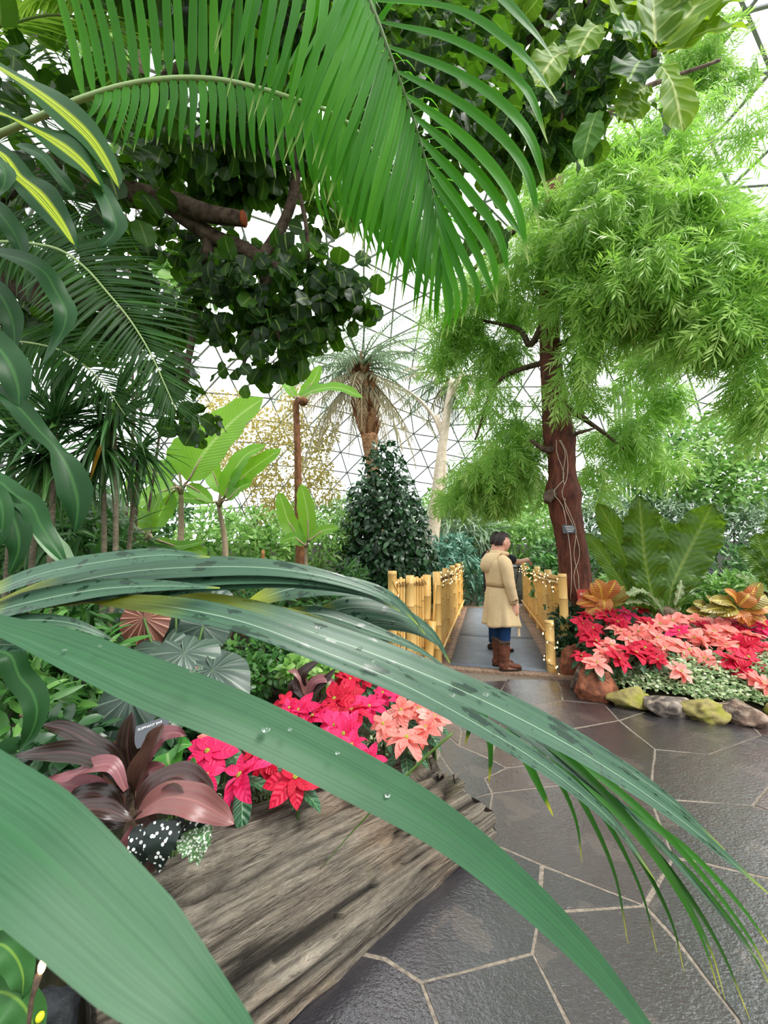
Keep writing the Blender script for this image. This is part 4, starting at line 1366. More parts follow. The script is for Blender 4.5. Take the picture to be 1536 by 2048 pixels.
# --- the round-leaved tree whose limbs cross the upper half
sg = thing('sea_grape_tree', A(-3.6, 3.0, .2), 'spreading dark-limbed tree with round leathery leaves hanging over the middle of the view', 'tree')
mk('trunk', tube([A(-3.6, 3.0, -.1), A(-3.5, 3.0, 1.5), P(-190, 560, 3.0)], [.22, .19, .17], 10, segs=16, jit=.06), M_barkd, sg)
for pts, r in [
    ([(-190, 560, 3.0), (-60, 545, 3.0), (40, 568, 3.0), (110, 604, 3.0), (190, 606, 3.1), (260, 640, 3.2)], (.15, .13, .11, .085, .06, .03)),
    ([(-190, 560, 3.0), (-60, 420, 3.0), (100, 372, 3.0), (230, 385, 3.0), (330, 402, 3.0), (420, 428, 2.95), (486, 438, 2.9)], (.15, .12, .105, .10, .09, .07, .058)),
    ([(60, 380, 3.0), (150, 300, 3.0), (205, 236, 3.0), (262, 200, 3.0), (330, 172, 3.0), (420, 90, 3.1), (470, -60, 3.2)], (.1, .09, .085, .085, .08, .08, .08)),
    ([(330, 402, 3.0), (420, 470, 3.1), (520, 520, 3.1), (535, 600, 3.1), (560, 690, 3.1)], (.08, .07, .06, .045, .02)),
    ([(520, 520, 3.1), (570, 440, 3.1), (592, 345, 3.1), (560, 250, 3.2)], (.05, .045, .04, .02)),
    ([(262, 200, 3.0), (285, 80, 3.0), (270, -60, 3.0)], (.08, .07, .07)),
    ([(420, 470, 3.1), (400, 600, 3.2), (380, 700, 3.2), (365, 800, 3.2)], (.05, .04, .03, .015)),
    ([(520, 520, 3.1), (620, 560, 3.1), (720, 580, 3.1)], (.045, .03, .012)),
    ([(535, 600, 3.1), (500, 690, 3.1), (480, 750, 3.1)], (.03, .02, .01)),
    ([(600, 390, 2.9), (612, 450, 2.9), (617, 520, 2.95), (612, 600, 3.0)], (.018, .018, .015, .01))]:
    mk('branch', tube(PP(pts), r, 10, segs=len(pts) * 5, jit=.05), M_barkd, sg)
c = P(487, 438, 2.9)
mk('cut_end', (ico(2)[0] * A(.03, .062, .062) + c, ico(2)[1], None), M_cut, sg)
tp_round = [leaf(1, .98, ROUND, 7, 5, f, d, .05, 2, ph=q_) for f, d, q_ in ((.12, .3, 0), (.2, .7, 1), (.05, .5, 2))]
SGB = [blob(x, y, Y, r) for x, y, Y, r in [
    (555, 560, 3.1, 120), (450, 610, 3.2, 90), (640, 600, 3.0, 90), (560, 690, 3.1, 75), (485, 740, 3.1, 45), (700, 580, 3.0, 60), (740, 600, 3.0, 36),
    (400, 330, 3.3, 95), (330, 330, 3.5, 40), (500, 330, 3.3, 90), (470, 260, 3.5, 70), (570, 250, 3.4, 70), (640, 440, 3.1, 40), (350, 470, 3.3, 80), (450, 480, 3.2, 70), (160, 330, 3.6, 40),
    (370, 800, 3.2, 50), (395, 850, 3.2, 38), (340, 720, 3.4, 50), (300, 620, 3.6, 80), (180, 650, 3.7, 80), (60, 640, 3.8, 80)]]
pos, dr_ = in_blobs(SGB, 1750, .3)
d = unit(dr_ * .6 + rng.normal(0, .5, dr_.shape) + A(0, 0, -.75))
nn = unit(dr_ * .5 + rng.normal(0, .6, dr_.shape) + A(0, -.7, .5))
# the two bare limbs hang clear of the leaves
lx, ly, _ = to_px(pos)
clear = np.zeros(len(pos), bool)
for u0, v0, u1, v1 in ((90, 372, 330, 402), (330, 402, 500, 440), (190, 245, 330, 172)):
    e_ = A(u1 - u0, v1 - v0)
    q_ = np.clip(((lx - u0) * e_[0] + (ly - v0) * e_[1]) / (e_ @ e_), 0, 1)
    clear |= np.hypot(lx - u0 - q_ * e_[0], ly - v0 - q_ * e_[1]) < 72
ok_ = ~(clear & (pos[:, 1] < 3.2))
pos, d, nn = pos[ok_], d[ok_], nn[ok_]
foliage(sg, 'leaf', tp_round, pos, d, nn, rng.uniform(.11, .175, len(pos)), M_grape, 300)
# unseen crown leaves above the frame, added to shade the planting below
SGT = [(-1.6, 2.6, 5.2, 1.2, 1.2, .6), (-.4, 2.9, 5.5, 1.2, 1.2, .6), (-2.6, 2.4, 4.2, .9, 1.1, .7), (.3, 3.0, 5.4, .8, 1.0, .5), (-1.0, 1.6, 5.2, 1.2, 1.0, .6)]
pos, dr_ = in_blobs(SGT, 1900, .3)
foliage(sg, 'leaf', tp_round, pos, unit(dr_ + rng.normal(0, .5, dr_.shape) - A(0, 0, .6)), unit(rng.normal(0, .5, dr_.shape) + A(0, -.4, .8)), rng.uniform(.13, .19, len(pos)), M_grape, 0, 'shading_crown_foliage')

# --- fiddle-leaf fig reaching in at the top
fg = thing('fiddle_leaf_fig', A(4.7, 1.7, .2), 'fiddle-leaf fig with big veined leaves, pale at the branch tip and almost black underneath', 'tree')
mk('trunk', tube([A(4.7, 1.7, -.1), A(4.6, 1.8, 2.0), A(4.2, 2.2, 4.0)], [.16, .13, .1], 10, segs=14, jit=.05), M_barkd, fg)
tipc = P(1308, 112, 2.6)
for pts, r in [([A(4.2, 2.2, 4.0), A(3.4, 2.6, 6.6), P(1330, -130, 2.75), P(1312, 10, 2.68), tipc], (.1, .06, .035, .025, .02)), ([A(3.4, 2.6, 6.6), P(1180, -60, 3.2), P(1040, 90, 3.4), P(930, 150, 3.4)], (.07, .06, .05, .02)),
               ([P(1180, -20, 3.2), P(1150, 120, 3.3), P(1120, 250, 3.3)], (.05, .035, .015)), ([P(1040, 90, 3.4), P(960, 30, 3.5), P(860, 40, 3.5)], (.04, .03, .012))]:
    mk('branch', tube(pts, r, 9, segs=20, jit=.05), M_barkd, fg)
for (x, y), (x2, y2), wd, m, dy in [  # the leaves that stand out at the branch tip
    ((1318, 105), (1400, -60), 130, 'y', .1), ((1330, 108), (1498, 55), 70, 'y', .05), ((1312, 96), (1285, -40), 130, 'y', .05), ((1325, 100), (1455, -40), 130, 'y', .0), ((1300, 100), (1345, -70), 120, 'y', .1), ((1335, 100), (1490, -30), 90, 'y', .15),
    ((1318, 125), (1365, 262), 56, 'y', -.1), ((1296, 110), (1230, 60), 60, 'f', -.1), ((1290, 130), (1255, 165), 80, 'f', -.15), ((1282, 118), (1220, 10), 100, 'y', .1),
    ((1205, 50), (1150, 118), 62, 'y', -.1), ((1145, 100), (1070, 172), 64, 'y', -.1), ((1295, 175), (1245, 240), 66, 'y', 0), ((1300, 210), (1330, 280), 60, 'f', .1), ((1258, 170), (1246, 245), 48, 'y', .0), ((1195, 222), (1165, 318), 46, 'f', -.05)]:
    Y = 2.6
    a, b = P(x, y, Y), P(x2, y2, Y + dy)
    mid = (a + b) / 2 + A(0, -.03, .05)
    s_ = wd * Y / FPX * 1.3
    mk('leaf', ribbon([a, mid, b], s_, (rng.uniform(-.3, .3), -.85, .35 + rng.uniform(-.2, .3)), FIDDLE, 16, 7, .18, wave=.07, wf=3.2, rib=.012, rf=7, ph=rng.uniform(0, 6)), M_figy if m == 'y' else M_fig, fg)
tp_fig = [leaf(1, .58, FIDDLE, 12, 5, f, d_, .07, 3, ph=q_) for f, d_, q_ in ((.2, .5, 0), (.3, .9, 1.5), (.1, .3, 3))]
FGB = [blob(x, y, Y, r) for x, y, Y, r in [(930, 90, 3.4, 110), (1040, 110, 3.4, 110), (1120, 200, 3.4, 95), (1000, 220, 3.5, 100), (900, 230, 3.6, 80), (1180, 130, 3.3, 90), (1220, 40, 3.2, 90), (1080, 20, 3.4, 100), (950, -30, 3.5, 110),
                                           (820, 60, 3.6, 100), (720, 40, 3.7, 110), (850, 330, 3.6, 60), (1050, 300, 3.5, 60), (1200, 230, 3.4, 50), (600, 20, 3.8, 110), (480, 60, 3.8, 90), (360, 20, 3.8, 80), (1000, 420, 3.7, 50)]]
pos, dr_ = in_blobs(FGB, 720, .25)
d = unit(dr_ * .5 + rng.normal(0, .45, dr_.shape) + A(0, 0, -.7))
nn = unit(rng.normal(0, .5, dr_.shape) + A(0, -.8, .5))
foliage(fg, 'leaf', tp_fig, pos, d, nn, rng.uniform(.26, .40, len(pos)), M_fig, 290)

# --- weeping podocarpus: leaning red-brown trunk, sprays of narrow leaves
pt = thing('weeping_podocarpus', A(*P(1150, 1200, 5.6)[:2], .3), 'tall weeping tree with a leaning red-brown trunk and soft sprays of narrow leaves', 'tree')
TP = [(1152, 1262, 5.6), (1151, 1200, 5.6), (1150, 1150, 5.6), (1146, 1110, 5.6), (1138, 1060, 5.6), (1129, 1010, 5.6), (1126, 985, 5.6), (1125, 955, 5.6), (1122, 905, 5.6), (1119, 880, 5.6), (1110, 820, 5.6), (1103, 740, 5.6), (1098, 640, 5.6), (1098, 540, 5.55), (1105, 420, 5.5), (1115, 300, 5.5), (1130, 120, 5.5), (1150, -150, 5.5)]
TR = [36, 33, 29, 28, 28, 31, 34, 27, 27, 31, 25, 22, 20, 20, 18, 16, 13, 9]
mk('trunk', tube(PP(TP), np.array(TR) * 5.6 / FPX, 20, segs=90, jit=.035), M_barkr, pt)
for pts, r in [([(1126, 885, 5.6), (1095, 900, 5.5), (1060, 880, 5.4)], (.07, .05, .02)), ([(1118, 880, 5.6), (1150, 868, 5.4), (1195, 855, 5.3)], (.06, .035, .012)), ([(1124, 985, 5.6), (1098, 992, 5.45), (1094, 1004, 5.4)], (.1, .08, .05)),
               ([(1098, 620, 5.6), (1060, 690, 5.7), (1040, 660, 5.8), (960, 640, 6.0)], (.06, .05, .04, .02)), ([(1098, 560, 5.6), (1200, 480, 5.0), (1330, 430, 4.5), (1460, 470, 4.2)], (.08, .06, .045, .02)),
               ([(1100, 480, 5.5), (1200, 330, 5.0), (1330, 260, 4.7)], (.07, .05, .02)), ([(1103, 700, 5.6), (1230, 640, 5.2), (1340, 690, 4.9)], (.06, .04, .02)), ([(1103, 720, 5.6), (1000, 760, 5.9), (950, 880, 6.0)], (.05, .035, .015)),
               ([(1110, 800, 5.6), (1200, 860, 5.8), (1250, 900, 6.0)], (.05, .03, .012)), ([(1105, 420, 5.5), (980, 500, 5.8), (900, 620, 6.0)], (.06, .04, .015)), ([(1110, 350, 5.5), (1250, 200, 5.0), (1440, 120, 4.8)], (.06, .04, .02)),
               ([(1330, 430, 4.5), (1440, 600, 4.2), (1500, 720, 4.1)], (.04, .03, .012))]:
    mk('branch', tube(PP(pts), r, 8, segs=16, jit=.06), M_barkd, pt)
for k_ in range(3):   # thin aerial roots running down the bark
    o_ = rng.uniform(-14, 14)
    mk('aerial_root', tube(PP([(x + o_ + rng.normal(0, 6), y, Y - .22) for x, y, Y in TP[1:10]]), .004, 5, segs=24), M_barkp, pt)


def sprig(n=22, nl=.40, nw=.05, droop=.9, seed=0, spread=.75):
    rr = np.random.default_rng(seed)
    t = np.linspace(.04, 1, n)
    ang = -droop * t
    cy_ = np.concatenate([[0], np.cumsum(np.cos(ang[1:]) * np.diff(t))]) + t[0]
    cz_ = np.concatenate([[0], np.cumsum(np.sin(ang[1:]) * np.diff(t))])
    V, F, UV = [], [], []
    for i in range(n):
        o = A(0, cy_[i], cz_[i])
        T = A(0, math.cos(ang[i]), math.sin(ang[i])); N = A(0, -T[2], T[1])
        side = (1 if i % 2 else -1)
        a = spread * rr.uniform(.7, 1.25) * (1 - .35 * t[i])
        d = unit(T * math.cos(a) + A(side, 0, 0) * math.sin(a) + N * rr.normal(0, .35))
        L = nl * rr.uniform(.75, 1.1)
        w_ = unit(np.cross(d, N + rr.normal(0, .4, 3))) * nw / 2
        b = len(V)
        V += [o, o + d * L * .45 + w_, o + d * L - N * .05 * L, o + d * L * .45 - w_]
        UV += [(.5, 0), (1, .45), (.5, 1), (0, .45)]
        F.append([b, b + 1, b + 2, b + 3])
    b = len(V)    # the twig
    for i in (0, n // 2, n - 1):
        V += [A(-.008, cy_[i], cz_[i]), A(.008, cy_[i], cz_[i])]
        UV += [(.5, .5)] * 2
    F += [[b, b + 1, b + 3, b + 2], [b + 2, b + 3, b + 5, b + 4]]
    return np.array(V), np.array(F), np.array(UV)


tp_sprig = [sprig(22, .38, .044, d_, s_) for d_, s_ in ((.5, 1), (.9, 2), (1.2, 3), (.7, 4))]
PB1 = [blob(*q) for q in [(1250, 330, 4.8, 95), (1360, 340, 4.7, 70), (1165, 420, 4.9, 80), (1280, 440, 4.5, 105), (1420, 470, 4.3, 92), (1500, 500, 4.1, 90), (1160, 560, 4.7, 75), (1270, 590, 4.4, 90), (1370, 620, 4.3, 70), (1440, 660, 4.1, 75),
                          (1500, 740, 4.0, 55), (1180, 670, 4.7, 50), (1145, 740, 5.0, 26), (1112, 800, 5.2, 13), (1530, 620, 3.9, 70), (1210, 500, 4.6, 90), (1300, 520, 4.5, 80), (1075, 500, 5.0, 60), (1530, 800, 4.0, 50), (1340, 250, 4.9, 60), (1450, 560, 4.2, 80)]]
PB2 = [blob(*q) for q in [(930, 640, 6.2, 65), (985, 700, 6.2, 58), (900, 710, 6.3, 45), (960, 560, 6.0, 70), (1040, 610, 6.0, 55), (880, 640, 6.2, 45), (1030, 700, 6.1, 45), (970, 790, 6.1, 45), (1300, 770, 6.3, 45), (1260, 700, 6.2, 36), (1340, 800, 6.2, 40),
                          (1240, 880, 6.2, 65), (1290, 910, 6.3, 55), (1195, 950, 6.2, 45), (1400, 130, 5.6, 75), (1470, 150, 5.6, 50), (1390, 70, 5.7, 45), (1430, 90, 5.7, 40), (1330, 700, 5.6, 60), (1400, 560, 5.4, 80), (1280, 470, 5.4, 110), (1150, 470, 5.7, 90), (1040, 830, 6.0, 35), (1180, 790, 6.0, 40), (1150, 330, 5.7, 80)]]
PB3 = [blob(*q) for q in [(955, 945, 6.3, 60), (1010, 900, 6.2, 50), (1050, 860, 6.0, 38), (920, 985, 6.3, 36), (1000, 980, 6.3, 45), (1060, 940, 6.1, 38)]]
# each mass of sprays breaks up into smaller tufts
def tufts_of(bl, k_, f):
    return [(b[0] + o[0] * b[3], b[1] + o[1] * b[4], b[2] + o[2] * b[5], b[3] * f, b[4] * f, b[5] * f * .8) for b in bl for o in rng.normal(0, .42, (k_, 3))]


PB1, PB2, PB3 = tufts_of(PB1, 5, .46), tufts_of(PB2, 4, .46), tufts_of(PB3, 4, .5)
for nm, blobs, n, mat, lim, sz in (('spray', PB1, 4600, M_need, 210, .40), ('spray', PB2, 3300, M_need, 60, .38), ('spray', PB3, 850, M_need, 30, .38)):
    pos, dr_ = in_blobs(blobs, n, .35)
    d = unit(dr_ * .7 + rng.normal(0, .35, dr_.shape) + A(.05, -.15, -.75))
    nn = unit(rng.normal(0, .45, dr_.shape) + A(0, -.6, .8))
    foliage(pt, nm, tp_sprig, pos, d, nn, sz * rng.uniform(.75, 1.25, len(pos)), mat, lim)
# small plaque fixed to the trunk
M_plaq = plain('grey_plaque', '#4b4f55', .45, .4)
M_white = plain('white_lettering', '#e9ebea', .6, .3)
pl = P(1138, 1058, 5.37)


def words(txt, size, M, parent, mat, name='lettering'):
    cu = bpy.data.curves.new(name, 'FONT')
    cu.body = txt; cu.size = size; cu.align_x = 'CENTER'; cu.align_y = 'CENTER'; cu.extrude = .0006
    cu.materials.append(mat)
    tmp = bpy.data.objects.new('lettering_outline', cu)
    me = bpy.data.meshes.new_from_object(tmp)
    bpy.data.objects.remove(tmp)
    o = bpy.data.objects.new(name, me)
    COL.objects.link(o)
    m = np.array(M, float).copy()
    WL[o.name] = m[:3, 3].copy()
    o.parent = parent
    m[:3, 3] -= WL[parent.name]
    o.matrix_basis = Matrix(m.tolist())
    return o


def plaque(label, c, w_, h_, tilt, lines, yaw=0.0, face=None, rollz=0.0):
    t = thing('plant_label', c, label, 'sign')
    cr, sr = math.cos(tilt), math.sin(tilt)
    R = rotz(yaw) @ np.array([[1, 0, 0], [0, sr, -cr], [0, cr, sr]])       # local x right, y up the face, z out of it
    c_, s_ = math.cos(rollz), math.sin(rollz)
    R = R @ np.array([[c_, -s_, 0], [s_, c_, 0], [0, 0, 1]])
    mk('plate', box(c, (w_, h_, .006), R), face or M_plaq, t, smooth=False)
    for k_, (tx, sz) in enumerate(lines):
        M = np.eye(4); M[:3, :3] = R
        M[:3, 3] = c + R @ A(0, h_ * (.30 - .30 * k_), .0045)
        words(tx, sz, M, t, M_white)
    return t


plaque('small grey plaque with white lines of print on the red-brown trunk', pl, .19, .12, .05, [], .1)
for k_, wl in enumerate((.12, .15, .13, .1)):
    mk('print_line', box(pl + A(0, -.006, .035 - .023 * k_), (wl, .003, .008)), M_white, bpy.data.objects['plant_label'], smooth=False)

# --- spiky dracaena with rosettes on thin canes
M_spike = leaf_mat('spiky_leaf', '#2c5a2a', '#3f7435', '#6d9a48', trans=.3, rough=.34, spec=.55, rib='#7fa868', ribw=.08, mottle=.12)
M_dead = leaf_mat('yellowed_leaf', '#c98f1e', '#d9a52c', trans=.3)
sd = thing('spiky_dracaena', A(-1.9, 2.3, .2), 'spiky dracaena with rosettes of narrow pointed leaves on thin canes', 'dracaena')
tp_spk = [leaf(1, .066, GRASS, 8, 3, .4, d_) for d_ in (.15, .5, .9)]
tp_spw = [leaf(1, .10, GRASS, 8, 3, .4, d_) for d_ in (.1, .35, .6)]
for (x, y, Y, n, L, up, tp) in [(111, 840, 2.4, 64, .48, .45, tp_spw), (228, 832, 2.5, 76, .52, .25, tp_spk), (89, 912, 2.5, 60, .50, -.5, tp_spw), (206, 878, 2.6, 84, .54, -.65, tp_spk), (30, 870, 2.7, 50, .48, .0, tp_spw), (280, 900, 3.0, 50, .5, -.2, tp_spk)]:
    c = P(x, y, Y)
    v = unit(rng.normal(size=(n, 3)) + A(0, 0, up * 1.3))
    pos = c + v * .02 + A(0, 0, 1) * rng.uniform(-.04, .04, (n, 1))
    foliage(sd, 'leaf', tp, pos, v, unit(A(0, 0, 1) + rng.normal(0, .15, (n, 3))), L * rng.uniform(.75, 1.1, n), M_spike, n)
    mk('cane', tube([A(c[0] + rng.uniform(-.2, .2), c[1] + .15, .1), A(c[0] + rng.uniform(-.1, .1), c[1] + .1, c[2] * .55), c + A(0, 0, -.02)], [.022, .018, .015], 8, segs=14), M_cane, sd)
mk('leaf', ribbon(PP([(203, 890, 2.45), (194, 915, 2.43), (186, 942, 2.45), (180, 962, 2.47)]), .030, (0, -1, 0), GRASS, 10, 3), M_dead, sd)
# ================================================================== planting further back
M_ban = leaf_mat('banana_leaf', '#5a9a20', '#6fae2a', '#84bd38', trans=.5, rough=.36, spec=.45, rib='#c3de88', ribw=.03, veins=26, tcol='#a8dc30', mottle=.1)
M_banst = bark_mat('banana_stem_skin', '#86735a', '#b9a78e', (8, 8, 2), .7, .3, .01)
M_banbr = bark_mat('brown_sheathed_stem', '#4a2c18', '#9a6a48', (8, 8, 3), .8, .7, .02)


def banana(label, base, stem, rs_, leaves, matst=None):
    t = thing('banana_plant', base, label, 'plant', None)
    mk('stem', tube(stem, np.array(rs_) * (1 if matst else .72), 12, segs=26, jit=.04), matst or M_banst, t)
    for pts, Y, wpx, m in leaves:
        q = PP(pts, Y)
        k0 = q[0] + (q[0] - q[1]) * .3
        mk('leaf', ribbon(q, 1.18 * wpx * Y / FPX, (rng.uniform(-.3, .3), -.8, .5), ([0, .06, .25, .6, .85, .95, 1], [.12, .6, 1, .95, .65, .35, .03]), 20, 7, .14, wave=.03, wf=4, cup=.05), M_ban, t)
        mk('stalk', tube([stem[-1], (stem[-1] + q[0]) / 2 + A(0, 0, .06), q[0], q[1]], [.03, .022, .018, .01], 6, segs=10), M_banst, t)
    return t


def gbase(x, Y): return A((x - 768) * Y / FPX, Y, gz((x - 768) * Y / FPX, Y) - .03)


b = gbase(362, 6.2)
banana('banana plant with a great upright translucent leaf beside the thin brown-sheathed stem', b, [b, P(362, 1060, 6.2), P(362, 990, 6.2)], [.075, .065, .05], [
    ([(376, 962), (402, 915), (440, 868), (480, 830), (528, 796)], 6.1, 78, 0), ([(350, 975), (320, 985), (285, 1000), (262, 1010)], 6.0, 52, 1), ([(340, 965), (310, 945), (285, 950), (252, 985)], 6.2, 56, 0),
    ([(360, 950), (362, 910), (372, 868)], 6.3, 50, 0), ([(345, 985), (330, 1010), (310, 1045), (300, 1060)], 6.3, 48, 0), ([(375, 970), (400, 985), (425, 1005)], 6.1, 24, 1)])
b = gbase(452, 6.8)
banana('banana plant with several ragged mid-sized leaves, standing between the bigger banana and the sheathed stem', b, [b, P(450, 1090, 6.8), P(438, 1015, 6.8)], [.08, .07, .05], [
    ([(448, 995), (462, 955), (490, 912), (532, 890)], 6.7, 40, 0), ([(458, 990), (490, 950), (522, 925), (563, 898)], 6.7, 38, 0), ([(425, 1005), (390, 998), (340, 995), (292, 1008)], 6.6, 24, 1),
    ([(455, 1000), (480, 975), (505, 965)], 6.6, 34, 1), ([(440, 985), (425, 940), (440, 900)], 6.9, 30, 0)])
b = gbase(298, 5.4)
banana('low young banana plant with broad bright leaves behind the wet arching frond', b, [b, P(298, 1110, 5.4), P(297, 1080, 5.4)], [.05, .04, .03], [
    ([(292, 1068), (272, 1052), (248, 1042), (208, 1030)], 5.4, 62, 0), ([(300, 1062), (304, 1030), (322, 985)], 5.5, 44, 0), ([(290, 1078), (262, 1090), (232, 1110)], 5.4, 44, 0), ([(304, 1075), (350, 1092), (415, 1082)], 5.3, 20, 1), ([(340, 1095), (380, 1094), (415, 1110)], 5.3, 22, 0)])
b = gbase(602, 7.2)
t = banana('tall banana with a thin brown-sheathed stem topped by pale drooping leaves', b, [b, P(600, 1100, 7.2), P(597, 1000, 7.2), P(595, 900, 7.2), P(592, 802, 7.2)], [.09, .085, .075, .065, .06], [
    ([(598, 796), (632, 780), (680, 776), (726, 796)], 7.1, 26, 1), ([(590, 796), (578, 778), (560, 760)], 7.2, 20, 1), ([(600, 795), (625, 765), (640, 730)], 7.3, 26, 1)], M_banbr)
mk('flower_stub', (ico(2)[0] * A(.10, .10, .09) + P(606, 803, 7.1), ico(2)[1], None), M_banbr, t)
b = gbase(612, 6.4)
banana('small banana with two narrow upright bright leaves at the foot of the sheathed stem', b, [b, P(612, 1130, 6.4), P(612, 1095, 6.4)], [.05, .04, .03], [
    ([(616, 1085), (616, 1040), (610, 1000), (602, 968)], 6.4, 33, 0), ([(606, 1085), (578, 1045), (566, 1010), (558, 985)], 6.4, 30, 0), ([(620, 1080), (645, 1062), (678, 1055)], 6.3, 22, 0), ([(610, 1090), (590, 1075), (560, 1085)], 6.3, 22, 1)])

# --- leafy shrubs and trees by generator
tp_ov = [leaf(1, .5, OVAL, 5, 3, .2, d_) for d_ in (.3, .8)]
tp_la = [leaf(1, .24, LANCE, 5, 3, .25, d_) for d_ in (.4, 1.0)]
tp_gr = [leaf(1, .09, GRASS, 6, 3, .3, d_) for d_ in (.4, 1.1)]
tp_sm = [leaf(1, .55, OVAL, 4, 3, .2, .4)]
LM = {
    'dark': leaf_mat('dark_glossy_leaf', '#183a1b', '#27512a', '#4a7448', trans=.22, rough=.32, spec=.55, mottle=.2),
    'mid': leaf_mat('mid_green_leaf', '#35662a', '#4d8438', '#74a850', trans=.35, rough=.4, spec=.45, mottle=.15),
    'light': leaf_mat('light_green_leaf', '#6b9f45', '#8dbb5c', '#b5d486', trans=.42, rough=.42, spec=.45, mottle=.1),
    'grey': leaf_mat('grey_green_leaf', '#6d8a68', '#8aa583', '#b3c6a8', trans=.3, rough=.45, spec=.45, mottle=.1),
    'olive': leaf_mat('yellow_olive_leaf', '#b3a950', '#cdbf70', '#e6d898', trans=.55, rough=.5, spec=.3, mottle=.15),
    'teal': leaf_mat('blue_green_leaf', '#3d705a', '#5a947c', '#94c0aa', trans=.25, rough=.36, spec=.5, mottle=.15),
}


def shrub(label, blobs, n, tp, size, m, limit=0, name='shrub', cat='shrub', down=-.1, shell=.45, stems=3, group=None, nup=.8):
    B = np.array(blobs)
    c0 = B[:, :3].mean(0)
    zb = gz(c0[0], c0[1]) - .04
    t = thing(name, A(c0[0], c0[1], zb), label, cat, group)
    for k_ in range(stems):
        q = B[k_ % len(B)]
        f_ = A(c0[0] + rng.normal(0, .08), c0[1] + rng.normal(0, .08), zb)
        mk('stem', tube([f_, (f_ + q[:3]) / 2 + rng.normal(0, .05, 3), q[:3]], [.02, .015, .006], 6, segs=8), M_barkd, t)
    pos, dv_ = in_blobs(B, n, shell)
    keep_ = pos[:, 2] > ground_z(pos[:, 0], pos[:, 1])
    pos, dv_ = pos[keep_], dv_[keep_]
    d = unit(dv_ * .7 + rng.normal(0, .45, dv_.shape) + A(0, 0, down))
    nn = unit(rng.normal(0, .45, dv_.shape) + dv_ * .4 + A(0, -.35, nup))
    foliage(t, 'leaf', tp, pos, d, nn, size * rng.uniform(.7, 1.3, len(pos)), LM[m] if isinstance(m, str) else m, limit)
    return t


Bs = lambda *q: [blob(*v) for v in q]
shrub('conical dark glossy shrub like a Christmas tree behind the bamboo wing panel', Bs((768, 905, 9, 30), (768, 945, 9, 50), (766, 1000, 9, 72), (772, 1055, 9, 88), (776, 1110, 9, 100), (780, 1165, 9, 104), (780, 1200, 9, 100)), 8500, tp_ov, .16, 'dark', name='conical_shrub', down=-.5)
shrub('yellow-olive thin tree seen against the dome between the bananas and the shaggy palm', Bs((470, 830, 14, 55), (560, 860, 14, 62), (500, 930, 14, 66), (620, 930, 14, 50), (640, 870, 14, 44), (560, 1000, 14, 66), (440, 900, 14, 46), (430, 800, 14.5, 30), (650, 980, 14, 40), (590, 800, 14, 36)), 7500, tp_sm, .13, 'olive', name='thin_tree', cat='tree', shell=.1, stems=8)
shrub('bright yellow-green broad-leaved tree glowing in the gap under the pale frond stalk', Bs((265, 275, 5.2, 45), (320, 260, 5.2, 50), (370, 290, 5.4, 45), (230, 120, 5.2, 40), (300, 330, 5.4, 40), (440, 330, 5.6, 50), (200, 180, 5.2, 40), (420, 560, 5.6, 40), (360, 560, 5.6, 40)), 620, tp_ov, .30, 'light', name='broad_leaved_tree', cat='tree', shell=.2, stems=4)
# understorey at the left: leafy canes and shrubs under the arching frond
shrub('tangle of narrow glossy bamboo-like leaves under the near end of the wet frond', Bs((60, 1330, 2.1, 85), (150, 1330, 2.3, 80), (40, 1430, 1.9, 70), (180, 1420, 2.2, 60), (110, 1260, 2.4, 80), (240, 1330, 2.6, 55)), 1000, tp_la, .15, 'mid', 170, down=-.5, stems=6)
shrub('dark leafy shrub behind the maroon cordyline and the elephant ears', Bs((330, 1420, 2.6, 60), (400, 1420, 2.6, 55), (360, 1480, 2.2, 45), (300, 1500, 2.0, 45), (440, 1390, 2.9, 45), (120, 1490, 1.75, 60)), 900, tp_ov, .10, 'dark', 110, down=-.3)
shrub('feathery palm-like shrub below the spiky dracaena', Bs((60, 1080, 3.6, 85), (160, 1090, 3.6, 85), (240, 1110, 3.8, 60), (90, 1170, 3.4, 70), (200, 1180, 3.4, 70)), 1000, tp_gr, .42, 'mid', 60, down=-.35)
shrub('pale hanging canes of leaves beneath the spiky rosettes', Bs((80, 990, 4.2, 55), (140, 1010, 4.2, 50), (200, 1010, 4.4, 45)), 420, tp_gr, .45, 'grey', 30, down=-.8)
shrub('dense green shrub under the arching frond in front of the young banana', Bs((330, 1170, 4.4, 60), (410, 1180, 4.5, 60), (480, 1190, 4.8, 50), (300, 1220, 4.0, 45)), 1000, tp_la, .16, 'mid', 40)
shrub('light shrub with small leaves between the banana stems', Bs((400, 1090, 7.8, 50), (470, 1090, 7.8, 50), (530, 1100, 8, 50), (430, 1040, 8.4, 40), (520, 1050, 8.4, 40)), 1700, tp_ov, .13, 'light')
shrub('pale leafy shrub below the yellow-olive tree', Bs((560, 1100, 8.6, 45), (640, 1090, 8.6, 55), (680, 1060, 9, 45), (600, 1040, 9.5, 40)), 1600, tp_la, .2, 'light')
shrub('green low planting beyond the tall frond tip at the foot of the conical shrub', Bs((520, 1190, 6, 50), (580, 1200, 6, 50), (640, 1200, 6, 50), (700, 1220, 5.8, 45), (690, 1160, 6.6, 40)), 1700, tp_la, .16, 'mid')
shrub('leafy ground cover of small bright leaves behind the hot pink poinsettias', Bs((470, 1320, 3.6, 45), (540, 1310, 3.6, 45), (610, 1300, 3.7, 40), (520, 1350, 3.2, 40), (460, 1370, 3.0, 36), (590, 1345, 3.3, 34), (660, 1290, 4.0, 40)), 1700, tp_ov, .07, 'mid', 90, stems=4)
